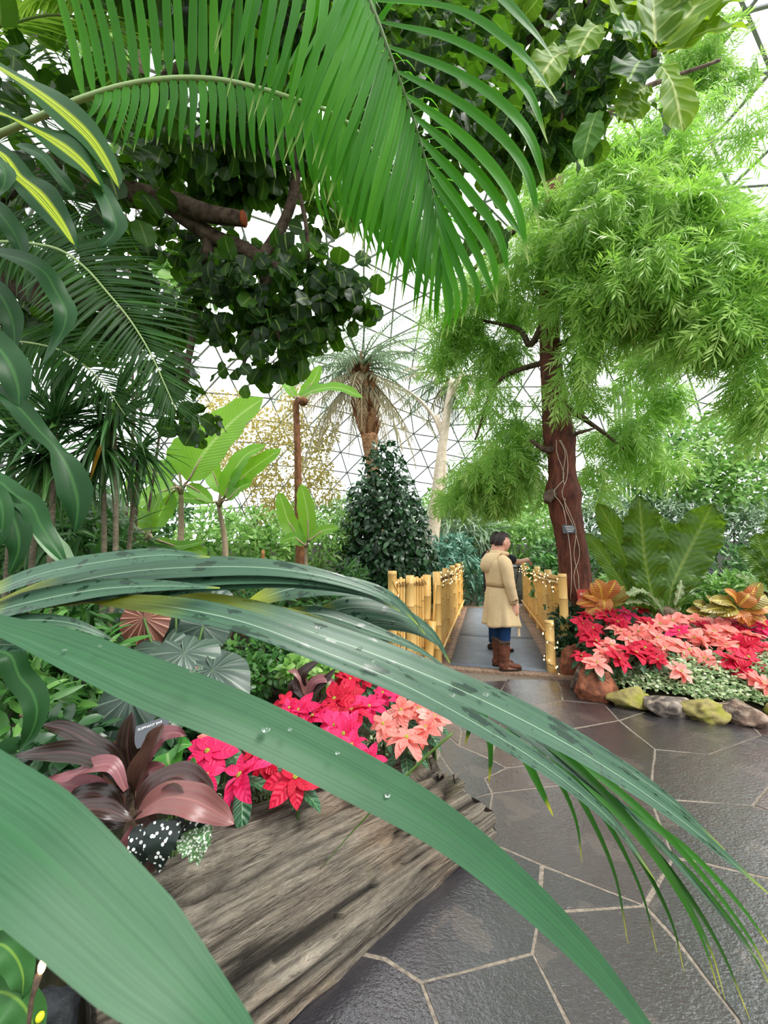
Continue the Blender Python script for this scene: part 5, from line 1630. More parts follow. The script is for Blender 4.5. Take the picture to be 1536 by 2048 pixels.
shrub('dark ground cover under the tall frond between bananas and bamboo wing', Bs((560, 1265, 4.6, 50), (640, 1255, 4.8, 50), (710, 1270, 4.9, 40), (740, 1310, 4.5, 34)), 1300, tp_ov, .085, 'dark', 40)
shrub('yellow-green leafy mound beside the small maroon cordyline', Bs((590, 1338, 3.0, 24), (650, 1345, 2.95, 24)), 260, tp_ov, .075, 'light', 60)
# around the bridge
shrub('blue-green fern-like shrub beyond the far end of the long bamboo railing', Bs((905, 1110, 10.5, 45), (945, 1150, 10.8, 40), (950, 1190, 10.8, 30), (880, 1130, 10.2, 40)), 1500, tp_la, .22, 'teal')
shrub('grey feathery palm-like shrub beside the pale forked trunk', Bs((900, 1050, 12, 50), (950, 1070, 12, 45), (930, 1010, 13, 40)), 900, tp_gr, .7, 'grey', down=-.3)
shrub('bright shrub with long leaves behind the two people', Bs((980, 1080, 12.5, 40), (1040, 1080, 12, 45), (1010, 1040, 13, 40), (1080, 1060, 12, 40), (960, 1120, 12.4, 30)), 1700, tp_la, .26, 'light')
shrub('leafy green shrub between the bridge and the red-brown trunk', Bs((1100, 1140, 8.2, 36), (1095, 1175, 8, 30), (1115, 1190, 7.6, 34), (1105, 1110, 9, 36)), 1300, tp_ov, .15, 'mid')
shrub('white-flecked small shrub just outside the bamboo railing by the trunk', Bs((1122, 1215, 6.2, 22), (1135, 1185, 6.4, 24), (1122, 1245, 5.9, 18)), 700, tp_ov, .10, 'teal')
shrub('dark small-leaved shrub squeezed between short thick post and the poinsettias', Bs((1136, 1265, 5.0, 26), (1138, 1300, 4.85, 22), (1136, 1232, 5.2, 22)), 700, tp_la, .12, 'dark', 60, down=.2)
# right-hand bank
shrub('tall light-leaved bank shrub beyond the weeping tree, high up the slope', Bs((1400, 900, 9.5, 85), (1480, 880, 9.5, 80), (1340, 950, 9.5, 70), (1520, 960, 9, 75), (1440, 980, 9, 75)), 3800, tp_ov, .15, 'light')
shrub('grey-green bank shrub low behind the ribbed ferns', Bs((1220, 1040, 9, 60), (1300, 1040, 9.2, 60), (1380, 1050, 9, 55), (1460, 1060, 8.6, 60), (1530, 1050, 8.4, 55)), 3000, tp_la, .17, 'grey')
shrub('mid-green bank shrub growing around the waterfall rocks', Bs((1290, 1130, 7.6, 50), (1350, 1110, 8.4, 40), (1450, 1130, 7.6, 50), (1530, 1130, 7.2, 50), (1400, 1080, 8.8, 40), (1220, 1120, 7.6, 45)), 2400, tp_la, .15, 'mid')
shrub('bright fern-leaved planting just behind the orange crotons', Bs((1400, 1190, 6, 45), (1460, 1190, 5.8, 45), (1520, 1180, 5.6, 45), (1330, 1190, 6.2, 40), (1240, 1180, 6.2, 40)), 1700, tp_la, .17, 'light')
shrub('dark shaded shrub deep in the bank above the waterfall', Bs((1320, 870, 11, 60), (1250, 980, 10, 60), (1180, 1000, 10, 50), (1480, 1010, 10.5, 60), (1390, 1000, 10.5, 60), (1200, 1080, 9.8, 50)), 2600, tp_ov, .17, 'mid')
shrub('hedge of mid-green shrub along the far wall behind the bananas', Bs((120, 1010, 11, 80), (220, 1030, 11, 80), (320, 1020, 12, 70), (20, 1030, 11, 80)), 2600, tp_ov, .2, 'mid')
shrub('pale distant shrub line below the dome near the shaggy palm', Bs((640, 1040, 16, 45), (700, 1030, 16, 50), (850, 1040, 17, 45), (560, 1050, 16, 45), (480, 1060, 16, 50)), 2200, tp_la, .34, 'light')
shrub('distant light green shrub line behind the bridge', Bs((920, 1050, 18, 50), (1000, 1050, 18, 50), (1090, 1040, 18, 50), (1060, 1000, 19, 40), (880, 1000, 19, 30)), 2200, tp_ov, .3, 'light')

# --- bamboo clump and pale forked tree, shaggy palm
M_culm = plain('green_bamboo', '#8fb070', .45, .4, var=.2)
bc = thing('bamboo_clump', gbase(1262, 12), 'clump of thin green bamboo stems against the dome behind the weeping tree', 'bamboo')
for x in (1246, 1254, 1263, 1271, 1280, 1292):
    b = gbase(x, 12 + rng.uniform(-.3, .3))
    V, F, UV, R = bamboo(6.5, .045, .5, x, 8)
    mk('culm', (V + b, F, UV, R), M_culm, bc)
pos, dv_ = in_blobs(Bs((1265, 700, 12, 50), (1270, 640, 12, 50), (1260, 780, 12, 40)), 420, .2)
foliage(bc, 'leaf', tp_la, pos, unit(dv_ + A(0, 0, -.6)), unit(rng.normal(0, .5, pos.shape) + A(0, 0, 1)), .3, LM['mid'])
wt = thing('pale_forked_tree', gbase(864, 11), 'pale smooth forked trunk beside the conical shrub under the shaggy palm crown', 'tree')
b = gbase(862, 11)
mk('trunk', tube([b] + list(PP([(862, 1090), (868, 1040), (872, 1000), (878, 940), (888, 870), (898, 800), (905, 760)], 11)), [.26, .22, .20, .17, .14, .13, .11, .08], 12, segs=36, jit=.03), M_barkp, wt)
for pts, r in [([(872, 1000), (886, 975), (888, 930), (886, 880), (874, 830)], (.1, .09, .08, .07, .05)), ([(886, 880), (868, 835), (840, 800), (815, 780)], (.06, .05, .04, .02)), ([(898, 800), (915, 770), (925, 740)], (.07, .05, .03))]:
    mk('branch', tube(PP(pts, 11), r, 9, segs=18, jit=.03), M_barkp, wt)
M_shag = leaf_mat('dry_grey_leaflet', '#a39f80', '#c0b898', '#d8caa8', trans=.4, rough=.6, spec=.25, mottle=.15)
M_frg = leaf_mat('grey_palm_leaflet', '#728c68', '#8fa680', '#aebd9a', trans=.4, rough=.5, spec=.4, mottle=.15)
k = NT('orange_leaf_bases')
f1 = k.noise(k.coord('Object', (4, 4, 6)), 3, 6, .65)
c = k.ramp(k.n('ObjectInfo').outputs['Random'], [(0, hexc('#5d3a24')), (.5, hexc('#a8744c')), (1, hexc('#d0a57c'))])
M_boot = k.done(k.pr(k.mix(k.ramp(f1, [(.4, (.8, .8, .8)), (.6, (0, 0, 0))]), c, hexc('#4a2c1a')), .85, .2, normal=k.bump(f1, .7, .03)))


def far_frond(t, c, d, L, mat, droop, n=34, Wl=.05, ll=.5):
    d = unit(d)
    s = np.linspace(0, 1, 12)
    h = unit(A(d[0], d[1], 0) + 1e-6)
    pts = [c]
    a = math.asin(np.clip(d[2], -1, 1))
    for k_ in range(11):
        a2 = a - droop * s[k_]
        pts.append(pts[-1] + (h * math.cos(a2) + A(0, 0, 1) * math.sin(a2)) * L / 11)
    pts = np.array(pts)
    T = unit(np.gradient(pts, axis=0))
    gs = [tube(pts, np.linspace(.03, .008, 12), 5)]
    tp_ = leaf(1, Wl / ll, GRASS, 4, 3, .3, .6)
    for q in np.linspace(.12, .98, n):
        i = q * 11
        p_ = np.array([np.interp(i, np.arange(12), pts[:, k_]) for k_ in range(3)])
        tt_ = unit(np.array([np.interp(i, np.arange(12), T[:, k_]) for k_ in range(3)]))
        sd_ = unit(np.cross(tt_, A(0, 0, 1)))
        for sg_ in (1, -1):
            dd = unit(tt_ * .7 + sd_ * sg_ * .75 + A(0, 0, -.25) + rng.normal(0, .08, 3))
            gs.append(xf(tp_, frame(p_, dd, A(0, 0, 1), ll * (1 - .6 * q ** 3))))
    mk('frond', gs, mat, t)


sp_ = thing('shaggy_date_palm', gbase(760, 13.5), 'shaggy date palm with an orange-brown trunk of old leaf bases and drooping grey fronds', 'palm')
b = gbase(760, 13.5)
tk = [b] + list(PP([(757, 1050), (750, 980), (744, 920), (738, 870)], 13.5))
mk('trunk', tube(tk, [.3, .24, .23, .24, .3], 12, segs=26, jit=.05), M_boot, sp_)
cup_ = PP([(738, 880), (736, 860), (731, 830), (727, 800), (722, 765), (720, 735)], 13.5)
mk('leaf_base_collar', tube(cup_, [.25, .30, .36, .42, .42, .25], 16, segs=20), M_boot, sp_)
bt = leaf(1, .6, ([0, .5, 1], [1, .7, .15]), 4, 3, .5, -.5)
bm_ = mesh_data('leaf_base', bt, M_boot)
for i in range(170):
    s = rng.uniform(0, 1)
    a = i * 2.4
    q = np.array([np.interp(s * 5, np.arange(6), cup_[:, k_]) for k_ in range(3)])
    r_ = np.interp(s * 5, np.arange(6), [.26, .34, .42, .48, .46, .3])
    o_ = A(math.cos(a), math.sin(a), 0)
    inst('leaf_base', bm_, sp_, frame(q + o_ * r_ * .95, A(0, 0, 1) + o_ * .62, -o_ + A(0, 0, .3), .46))
top = P(722, 745, 13.5)
for i in range(64):
    a = i * 2.4 + .3
    el = [.9, .5, .1, -.4, -.9][i % 5]
    far_frond(sp_, top + A(0, 0, .1 + .25 * el), A(math.cos(a), math.sin(a), el), 3.9 * rng.uniform(.75, 1.15), M_frg if el > 0 else M_shag, 1.3 if el > -.3 else .7, 30, .05, .55)
top = P(900, 760, 11.5)
for i in range(16):
    a = i * 2.4
    el = [.5, .1, -.3, -.8][i % 4]
    far_frond(wt, top, A(math.cos(a), math.sin(a), el), 1.9 * rng.uniform(.8, 1.1), M_frg if i % 2 else M_shag, 1.2, 26, .045, .42)
# thin orange canes among the low planting
M_orange = bark_mat('orange_cane_bark', '#8a5a34', '#c8925e', (8, 8, 4), .8, .4, .01)
for i, (x, y0, y1, Y, lab) in enumerate([(458, 1160, 1295, 5.2, 'orange-brown bare cane standing in the low planting, thicker of the pair'), (485, 1190, 1292, 5.3, 'orange-brown bare cane standing in the low planting, thinner of the pair'),
                                         (523, 1130, 1260, 6.0, 'dull bare cane behind the pair of orange-brown canes')]):
    a, b = P(x, y1, Y), P(x + 3, y0 - 30, Y)
    a = A(a[0], a[1], gz(a[0], a[1]) - .05)
    o = mk('bare_cane', tube([a, (a + b) / 2 + A(.01, 0, 0), b], [.036 - .01 * (i > 0), .032 - .01 * (i > 0), .025], 9, segs=14, jit=.05), M_orange, loc=a)
    tag(o, lab, 'plant')
# ================================================================== poinsettias
BR = ([0, .08, .22, .42, .62, .8, .93, 1], [.14, .42, .82, 1, .86, .62, .22, .02])
POI = {
    'crimson': leaf_mat('crimson_bract', '#b30d30', '#c8143a', '#da1e4a', trans=.3, rough=.5, spec=.3, rib='#a80c28', ribw=.03, veins=6, vein_col='#b80f30', tcol='#f02040', mottle=.05),
    'hot pink': leaf_mat('hot_pink_bract', '#e0235f', '#ec2f6e', '#f5447c', trans=.32, rough=.5, spec=.3, rib='#c61a52', ribw=.03, veins=6, vein_col='#d02058', tcol='#ff4080', mottle=.04),
    'salmon': leaf_mat('salmon_bract', '#ee7f74', '#f4988c', '#f9b6a8', trans=.32, rough=.5, spec=.3, rib='#e0606a', ribw=.03, veins=6, vein_col='#e87078', tcol='#ff9a80', mottle=.03),
}
M_poil = leaf_mat('poinsettia_leaf', '#1f4a30', '#2c5f3c', '#3f7a4a', trans=.22, rough=.38, spec=.45, rib='#6f9a6a', ribw=.03, veins=6, vein_col='#5d8a5c', mottle=.12)
M_cyath = plain('yellow_green_bud', '#9fa032', .5, .4, var=.4, scale=90)
M_stem = plain('green_stem', '#4c6b34', .6, .3, var=.3)
bmesh_ = {c_: [mesh_data('bract', leaf(1, w_, BR, 9, 5, f, d_, .05, 1.3, ph=q_), POI[c_]) for w_, f, d_, q_ in ((.52, .18, .45, 0), (.46, .25, .8, 2), (.58, .12, .25, 4))] for c_ in POI}
pleaf = [mesh_data('leaf', leaf(1, .46, OVAL, 7, 5, .2, d_, .04, 2, ph=q_), M_poil) for d_, q_ in ((.5, 0), (.9, 2))]
hv_, hf_, _ = ico(1)
bud_ = mesh_data('bud_cluster', join([(hv_ * .075 + A(.09 * math.cos(a), .09 * math.sin(a), .05), hf_, None) for a in np.arange(6) * 1.05] + [(hv_ * .08 + A(0, 0, .08), hf_, None)]), M_cyath)


def poinsettia(c, dia, col, label, group, nrm=None, nb=7):
    c = np.asarray(c)
    zb = min(gz(c[0], c[1] + .05) - .03, c[2] - .1)
    t = thing('poinsettia', A(c[0], c[1] + .05, zb), label, 'flower', group)
    mk('stem', tube([A(c[0], c[1] + .05, zb), A(c[0] + .01, c[1] + .04, (zb + c[2]) / 2), c], [.008, .007, .005], 6, segs=7), M_stem, t)
    nrm = unit(A(rng.normal(0, .3), -.55 + rng.normal(0, .25), .9) if nrm is None else nrm)
    x = unit(np.cross(nrm, A(.2, 1, .1))); y = np.cross(nrm, x)
    R = dia / 2
    a0 = rng.uniform(0, 6)
    for i in range(nb + 5):
        inner = i >= nb
        a = a0 + (i * 2 * PI / nb if not inner else (i + .5) * 2 * PI / 5) + rng.normal(0, .12)
        el = rng.normal(.02, .16) if not inner else rng.normal(.42, .15)
        d = (x * math.cos(a) + y * math.sin(a)) * math.cos(el) + nrm * math.sin(el)
        L = R * (rng.uniform(.85, 1.12) if not inner else rng.uniform(.5, .68))
        inst('bract', bmesh_[col][rng.integers(3)], t, frame(c + d * R * .04 + nrm * (.004 if inner else 0), d, nrm - d * .1, L))
    inst('bud_cluster', bud_, t, frame(c + nrm * .004, y, nrm, R * .62))
    for i in range(6):
        a = a0 + i * 1.05 + .4
        d = unit(A(math.cos(a), math.sin(a), rng.uniform(-.5, .1)))
        h = rng.uniform(.02, .10)
        inst('leaf', pleaf[i % 2], t, frame(c - A(0, 0, h) + A(0, .03, 0), d, A(0, 0, 1), R * rng.uniform(.9, 1.25)))
    return t


ORD = ['first', 'second', 'third', 'fourth', 'fifth', 'sixth', 'seventh', 'eighth', 'ninth', 'tenth', 'eleventh', 'twelfth', 'thirteenth', 'fourteenth', 'fifteenth']
Hr = [  # (x, y, diameter px, colour) of the heads in the bed edged with stones
    (1166, 1248, 44, 'c'), (1186, 1256, 44, 'c'), (1236, 1244, 46, 'c'), (1252, 1226, 44, 'h'), (1176, 1268, 48, 'c'), (1192, 1282, 54, 'c'), (1284, 1218, 36, 'c'), (1208, 1232, 36, 'c'), (1220, 1222, 34, 'c'),
    (1272, 1306, 66, 'c'), (1238, 1318, 50, 'c'), (1290, 1296, 54, 'c'), (1440, 1244, 48, 'c'), (1476, 1292, 66, 'c'), (1498, 1286, 60, 'c'), (1496, 1314, 60, 'c'), (1470, 1322, 60, 'c'), (1478, 1338, 52, 'c'),
    (1315, 1320, 40, 'c'), (1163, 1312, 42, 'c'), (1358, 1262, 46, 'h'), (1512, 1236, 44, 'h'), (1526, 1258, 50, 'h'), (1480, 1250, 44, 'c'), (1296, 1246, 42, 'c'), (1172, 1230, 34, 'c'), (1408, 1252, 38, 'c'),
    (1240, 1262, 50, 's'), (1278, 1264, 52, 's'), (1320, 1248, 52, 's'), (1345, 1242, 50, 's'), (1384, 1240, 56, 's'), (1356, 1290, 60, 's'), (1314, 1276, 54, 's'), (1300, 1256, 44, 's'), (1388, 1276, 54, 's'), (1378, 1300, 62, 's'),
    (1222, 1290, 54, 's'), (1194, 1326, 56, 's'), (1444, 1254, 56, 's'), (1456, 1264, 54, 's'), (1428, 1262, 48, 's'), (1498, 1270, 56, 's'), (1408, 1316, 48, 's'), (1362, 1342, 52, 's'), (1512, 1358, 50, 's'), (1528, 1366, 50, 's'),
    (1404, 1284, 48, 's'), (1418, 1270, 44, 's'), (1330, 1296, 46, 's'), (1258, 1276, 44, 's'), (1434, 1280, 44, 's'), (1548, 1300, 56, 's'), (1562, 1262, 50, 'c'), (1580, 1320, 56, 'h'), (1208, 1306, 44, 's'), (1452, 1290, 44, 's')]
Hl = [  # heads in the bed behind the log
    (442, 1472, 96, 's'), (813, 1476, 84, 's'), (802, 1421, 66, 's'), (852, 1456, 74, 's'), (868, 1433, 60, 's'), (766, 1448, 60, 's'), (837, 1417, 52, 's'),
    (415, 1503, 92, 'h'), (481, 1552, 118, 'h'), (395, 1566, 62, 'h'), (415, 1550, 66, 'h'), (598, 1421, 74, 'h'), (579, 1417, 60, 'h'), (626, 1433, 78, 'h'), (669, 1452, 84, 'h'), (688, 1468, 80, 'h'), (704, 1491, 70, 'h'), (739, 1523, 60, 'h'), (739, 1413, 64, 'h'), (766, 1386, 56, 'h'), (800, 1400, 46, 'h'),
    (512, 1503, 86, 'c'), (590, 1554, 96, 'c'), (669, 1398, 76, 'c'), (692, 1394, 66, 'c'), (700, 1359, 56, 'c'), (704, 1421, 72, 'c'), (571, 1405, 46, 'c'), (528, 1527, 66, 'c'), (680, 1351, 44, 'c'), (735, 1355, 46, 'c'), (650, 1420, 60, 'c'), (545, 1480, 70, 'c'), (620, 1480, 70, 's'), (655, 1510, 70, 'h'), (590, 1500, 60, 'h')]
CN = {'c': 'crimson', 'h': 'hot pink', 's': 'salmon'}


def bed(H, rows, Yf, where, start):
    H = sorted(H)
    cnt = {}
    for x, y, dpx, c in H:
        r_ = [i for i, lim in enumerate(rows) if y < lim][0]
        k_ = (c, r_)
        cnt[k_] = cnt.get(k_, 0) + 1
        Y = Yf(x, y)
        lab = f"{ORD[cnt[k_] - 1]} {CN[c]} poinsettia from the {start}, {('back', 'middle', 'front')[r_]} row of the {where}"
        poinsettia(P(x, y, Y), dpx * 1.12 * Y / FPX, CN[c], lab, f"{CN[c]} poinsettias in the {where}")


bed(Hr, (1258, 1296, 9999), lambda x, y: np.interp(y, [1215, 1260, 1320, 1370], [5.05, 4.55, 4.0, 3.68]), 'stone-edged bed', 'bridge')
bed(Hl, (1425, 1480, 9999), lambda x, y: np.interp(y, [1345, 1400, 1450, 1500, 1570], [3.0, 2.55, 2.2, 1.95, 1.66]), 'log-edged bed', 'cordyline')

# ================================================================== low cover and leafy accents in the bed with the stones
M_varie = leaf_mat('variegated_small_leaf', '#5d8a4c', '#c3cfa0', '#e4e8cc', trans=.3, rough=.45, spec=.4, mottle=.2)
vc = thing('variegated_ground_cover', A(*G(1370, 1420)[:2], .1), 'carpet of tiny cream-variegated leaves spilling between the poinsettias and the edging stones', 'ground cover', kind='stuff')
n = 5200
ex = rng.uniform(1185, 1640, n)
bx = np.interp(ex, [1165, 1210, 1290, 1400, 1536, 1640], [0, 0, 0, 0, 0, 0])
fpts = np.array([G(*q)[:2] for q in ((1186, 1386), (1215, 1398), (1290, 1416), (1400, 1432), (1536, 1440), (1680, 1440))])
fx = np.interp(ex, [1186, 1215, 1290, 1400, 1536, 1680], fpts[:, 0]); fy = np.interp(ex, [1186, 1215, 1290, 1400, 1536, 1680], fpts[:, 1])
dp = rng.random(n) ** 1.2 * .62
px_, py_ = fx + .12 + dp * .35 + rng.normal(0, .02, n), fy + .10 + dp
pz = ground_z(px_, py_) + .04 + rng.random(n) * .14 * np.minimum(1, .25 + dp * 2)
vd = unit(np.stack([rng.normal(0, .6, n), rng.normal(-.5, .5, n), rng.normal(.15, .35, n)], 1))
mk('foliage', mass([leaf(1, .62, OVAL, 4, 3, .15, .4)], np.stack([px_, py_, pz], 1), vd, unit(rng.normal(0, .4, (n, 3)) + A(0, -.4, 1)), rng.uniform(.032, .058, n)), M_varie, vc, kind='stuff')
vg = thing('creeping_plant', A(*G(600, 1640)[:2], .3), 'little pale creeping plants along the back of the log under the poinsettias', 'ground cover', kind='stuff')
n = 900
t_ = rng.random(n)
lp = e0 + ax * (.35 + t_[:, None] * (LLEN - .5)) + perp * (.56 + rng.random((n, 1)) * .16)
pz = ground_z(lp[:, 0], lp[:, 1]) * 0 + .28 + rng.random(n) * .09
mk('foliage', mass([leaf(1, .5, OVAL, 4, 3, .15, .4)], np.column_stack([lp, pz]), unit(rng.normal(0, .6, (n, 3)) + A(0, -.2, .6)), unit(rng.normal(0, .4, (n, 3)) + A(0, -.4, 1)), rng.uniform(.016, .03, n)), M_varie, vg, kind='stuff')

M_nest = leaf_mat('ribbed_fern_frond', '#3f6412', '#50761b', '#5f8824', trans=.3, rough=.34, spec=.4, rib='#7f9640', ribw=.03, veins=17, vein_col='#20380c', tcol='#8fc030', mottle=.2)
M_nestp = leaf_mat('pale_strap_frond', '#93a878', '#a9bc8c', trans=.3, rough=.4, rib='#d3dcb8')


def nest_fern(label, base, fronds, Y):
    t = thing('nest_fern', base, label, 'fern')
    mk('crown_heart', (ico(2)[0] * A(.12, .12, .1) + base + A(0, 0, .05), ico(2)[1], None), M_barkd, t)
    for pts, wpx, nrm, m in fronds:
        q = PP([(x, y, Y + dy) for x, y, dy in pts])
        mk('frond', ribbon(q, wpx * Y / FPX, nrm, ([0, .06, .2, .45, .7, .88, .96, 1], [.12, .3, .62, .95, 1, .75, .4, .06]), 56, 9, .10, wave=.09, wf=5, rib=.075, rf=17, ph=wpx), M_nestp if m else M_nest, t)
    return t


nest_fern('big upright fern with broad ribbed fronds behind the middle of the pink poinsettias', P(1332, 1235, 4.95), [
    ([(1318, 1232, 0), (1302, 1180, 0), (1290, 1120, 0), (1284, 1060, -.02), (1278, 992, -.1)], 80, (-.12, -1, .15), 0),
    ([(1334, 1230, 0), (1345, 1172, .02), (1372, 1112, .05), (1398, 1062, .02), (1425, 1008, -.1)], 84, (-.35, -.9, .25), 0),
    ([(1300, 1225, .05), (1272, 1170, .1), (1250, 1118, .1), (1226, 1060, .1), (1196, 1006, .05)], 50, (-.6, -.8, .2), 0),
    ([(1290, 1225, .1), (1245, 1165, .15), (1210, 1115, .2), (1172, 1066, .2)], 36, (-.5, -.8, .3), 0),
    ([(1350, 1225, .1), (1380, 1160, .2), (1405, 1100, .3), (1448, 1040, .3)], 50, (.1, -.9, .3), 0),
    ([(1326, 1225, .2), (1320, 1150, .35), (1330, 1090, .4), (1320, 1030, .4)], 60, (.1, -1, .1), 0),
    ([(1330, 1236, -.05), (1312, 1204, -.1), (1286, 1182, -.15), (1252, 1190, -.2)], 26, (0, -.3, 1), 1),
    ([(1332, 1236, -.05), (1308, 1214, -.1), (1280, 1204, -.15), (1250, 1206, -.2)], 18, (0, -.3, 1), 1),
    ([(1352, 1232, 0), (1354, 1205, -.05), (1360, 1180, -.05), (1364, 1160, -.02)], 18, (.2, -1, .1), 1)], 4.95)
nest_fern('second ribbed fern rising behind the orange crotons beside the waterfall', P(1552, 1190, 4.8), [
    ([(1548, 1190, 0), (1530, 1150, 0), (1508, 1120, 0), (1476, 1098, 0)], 40, (-.4, -.8, .4), 0), ([(1550, 1190, 0), (1536, 1130, 0), (1520, 1090, 0), (1512, 1066, 0)], 46, (-.2, -1, .1), 0),
    ([(1556, 1190, .05), (1558, 1120, .1), (1552, 1060, .1), (1540, 1020, .05)], 60, (-.1, -1, .1), 0), ([(1565, 1190, 0), (1590, 1130, 0), (1620, 1080, .1)], 60, (.2, -1, .2), 0), ([(1550, 1192, -.05), (1510, 1165, -.1), (1470, 1150, -.1)], 30, (-.3, -.6, .7), 0)], 4.8)

M_crot = leaf_mat('orange_croton_leaf', '#c07a32', '#c96a3a', '#d9974c', trans=.25, rough=.34, spec=.5, rib='#e8c94a', ribw=.05, veins=9, vein_col='#6b7a2a', mottle=.15)
M_crog = leaf_mat('olive_croton_leaf', '#77702a', '#94852f', '#b0703a', trans=.25, rough=.34, spec=.5, rib='#e0cf5a', ribw=.05, veins=9, vein_col='#d0b84a', mottle=.2)


def croton(label, base, lv, Y):
    t = thing('croton', base, label, 'shrub', 'crotons')
    c = np.mean([P(a, b, Y) for a, b, *_ in lv], 0)
    mk('stem', tube([base, (base + c) / 2, c], [.018, .015, .008], 6, segs=8), M_barkd, t)
    for x, y, x2, y2, wpx, m in lv:
        a, b = P(x, y, Y), P(x2, y2, Y - .06)
        mk('leaf', ribbon([a, (a + b) / 2 + A(0, -.03, .02), b], wpx * Y / FPX, (rng.uniform(-.4, .4), -.75, .6), OVAL, 14, 5, .2, wave=.03, wf=2, ph=x), M_crot if m == 0 else M_crog, t)
        mk('stalk', tube([c, (c + a) / 2, a], .005, 5, segs=5), M_stem, t)
    return t


b = P(1205, 1240, 5.15)
croton('orange-veined croton beside the red sign at the foot of the red-brown trunk', A(b[0], b[1], gz(b[0], b[1]) - .02), [
    (1205, 1200, 1192, 1158, 28, 0), (1210, 1200, 1232, 1160, 30, 0), (1205, 1198, 1208, 1222, 30, 0), (1198, 1200, 1164, 1190, 26, 0), (1196, 1206, 1152, 1208, 24, 0), (1214, 1204, 1248, 1172, 26, 1), (1200, 1212, 1170, 1228, 24, 0), (1212, 1212, 1254, 1198, 20, 1), (1190, 1196, 1180, 1166, 22, 0), (1216, 1206, 1262, 1188, 18, 1), (1200, 1216, 1186, 1240, 20, 1), (1210, 1216, 1236, 1236, 20, 1)], 5.05)
b = P(1478, 1250, 4.75)
croton('large orange and olive croton with many broad leaves next to the hot pink poinsettia', A(b[0], b[1], gz(b[0], b[1]) - .02), [
    (1470, 1215, 1432, 1230, 30, 1), (1468, 1218, 1445, 1232, 34, 0), (1476, 1212, 1500, 1186, 34, 0), (1482, 1216, 1512, 1172, 28, 0), (1480, 1220, 1502, 1256, 30, 0), (1474, 1222, 1486, 1248, 32, 0), (1470, 1212, 1440, 1200, 26, 1), (1466, 1210, 1418, 1200, 26, 1), (1476, 1208, 1448, 1178, 22, 0), (1486, 1214, 1532, 1190, 34, 1), (1488, 1220, 1540, 1215, 32, 0), (1462, 1216, 1400, 1222, 24, 1), (1484, 1206, 1522, 1165, 26, 1), (1490, 1228, 1540, 1250, 28, 0)], 4.65)
b = P(1432, 1240, 5.0)
croton('small olive croton with few leaves between the ribbed fern and the large croton', A(b[0], b[1], gz(b[0], b[1]) - .02), [
    (1420, 1225, 1385, 1205, 26, 1), (1424, 1224, 1412, 1190, 24, 1), (1428, 1226, 1395, 1232, 24, 1), (1432, 1222, 1450, 1196, 24, 1), (1418, 1230, 1372, 1222, 22, 1)], 4.95)
M_red = plain('red_sign_board', '#d8584e', .5, .4)
c = P(1176, 1203, 5.3)
sg_ = thing('red_sign', A(c[0], c[1], .3), 'small red rectangular sign half hidden by croton leaves at the foot of the trunk', 'sign')
mk('board', box(c, (.28, .012, .32)), M_red, sg_, smooth=False)
mk('stake', box(c - A(0, -.015, .35), (.03, .02, .6)), M_barkd, sg_, smooth=False)
mk('pale_band', box(c + A(0, -.008, .10), (.22, .004, .03)), plain('pale_print', '#f2c9bd', .6), sg_, smooth=False)

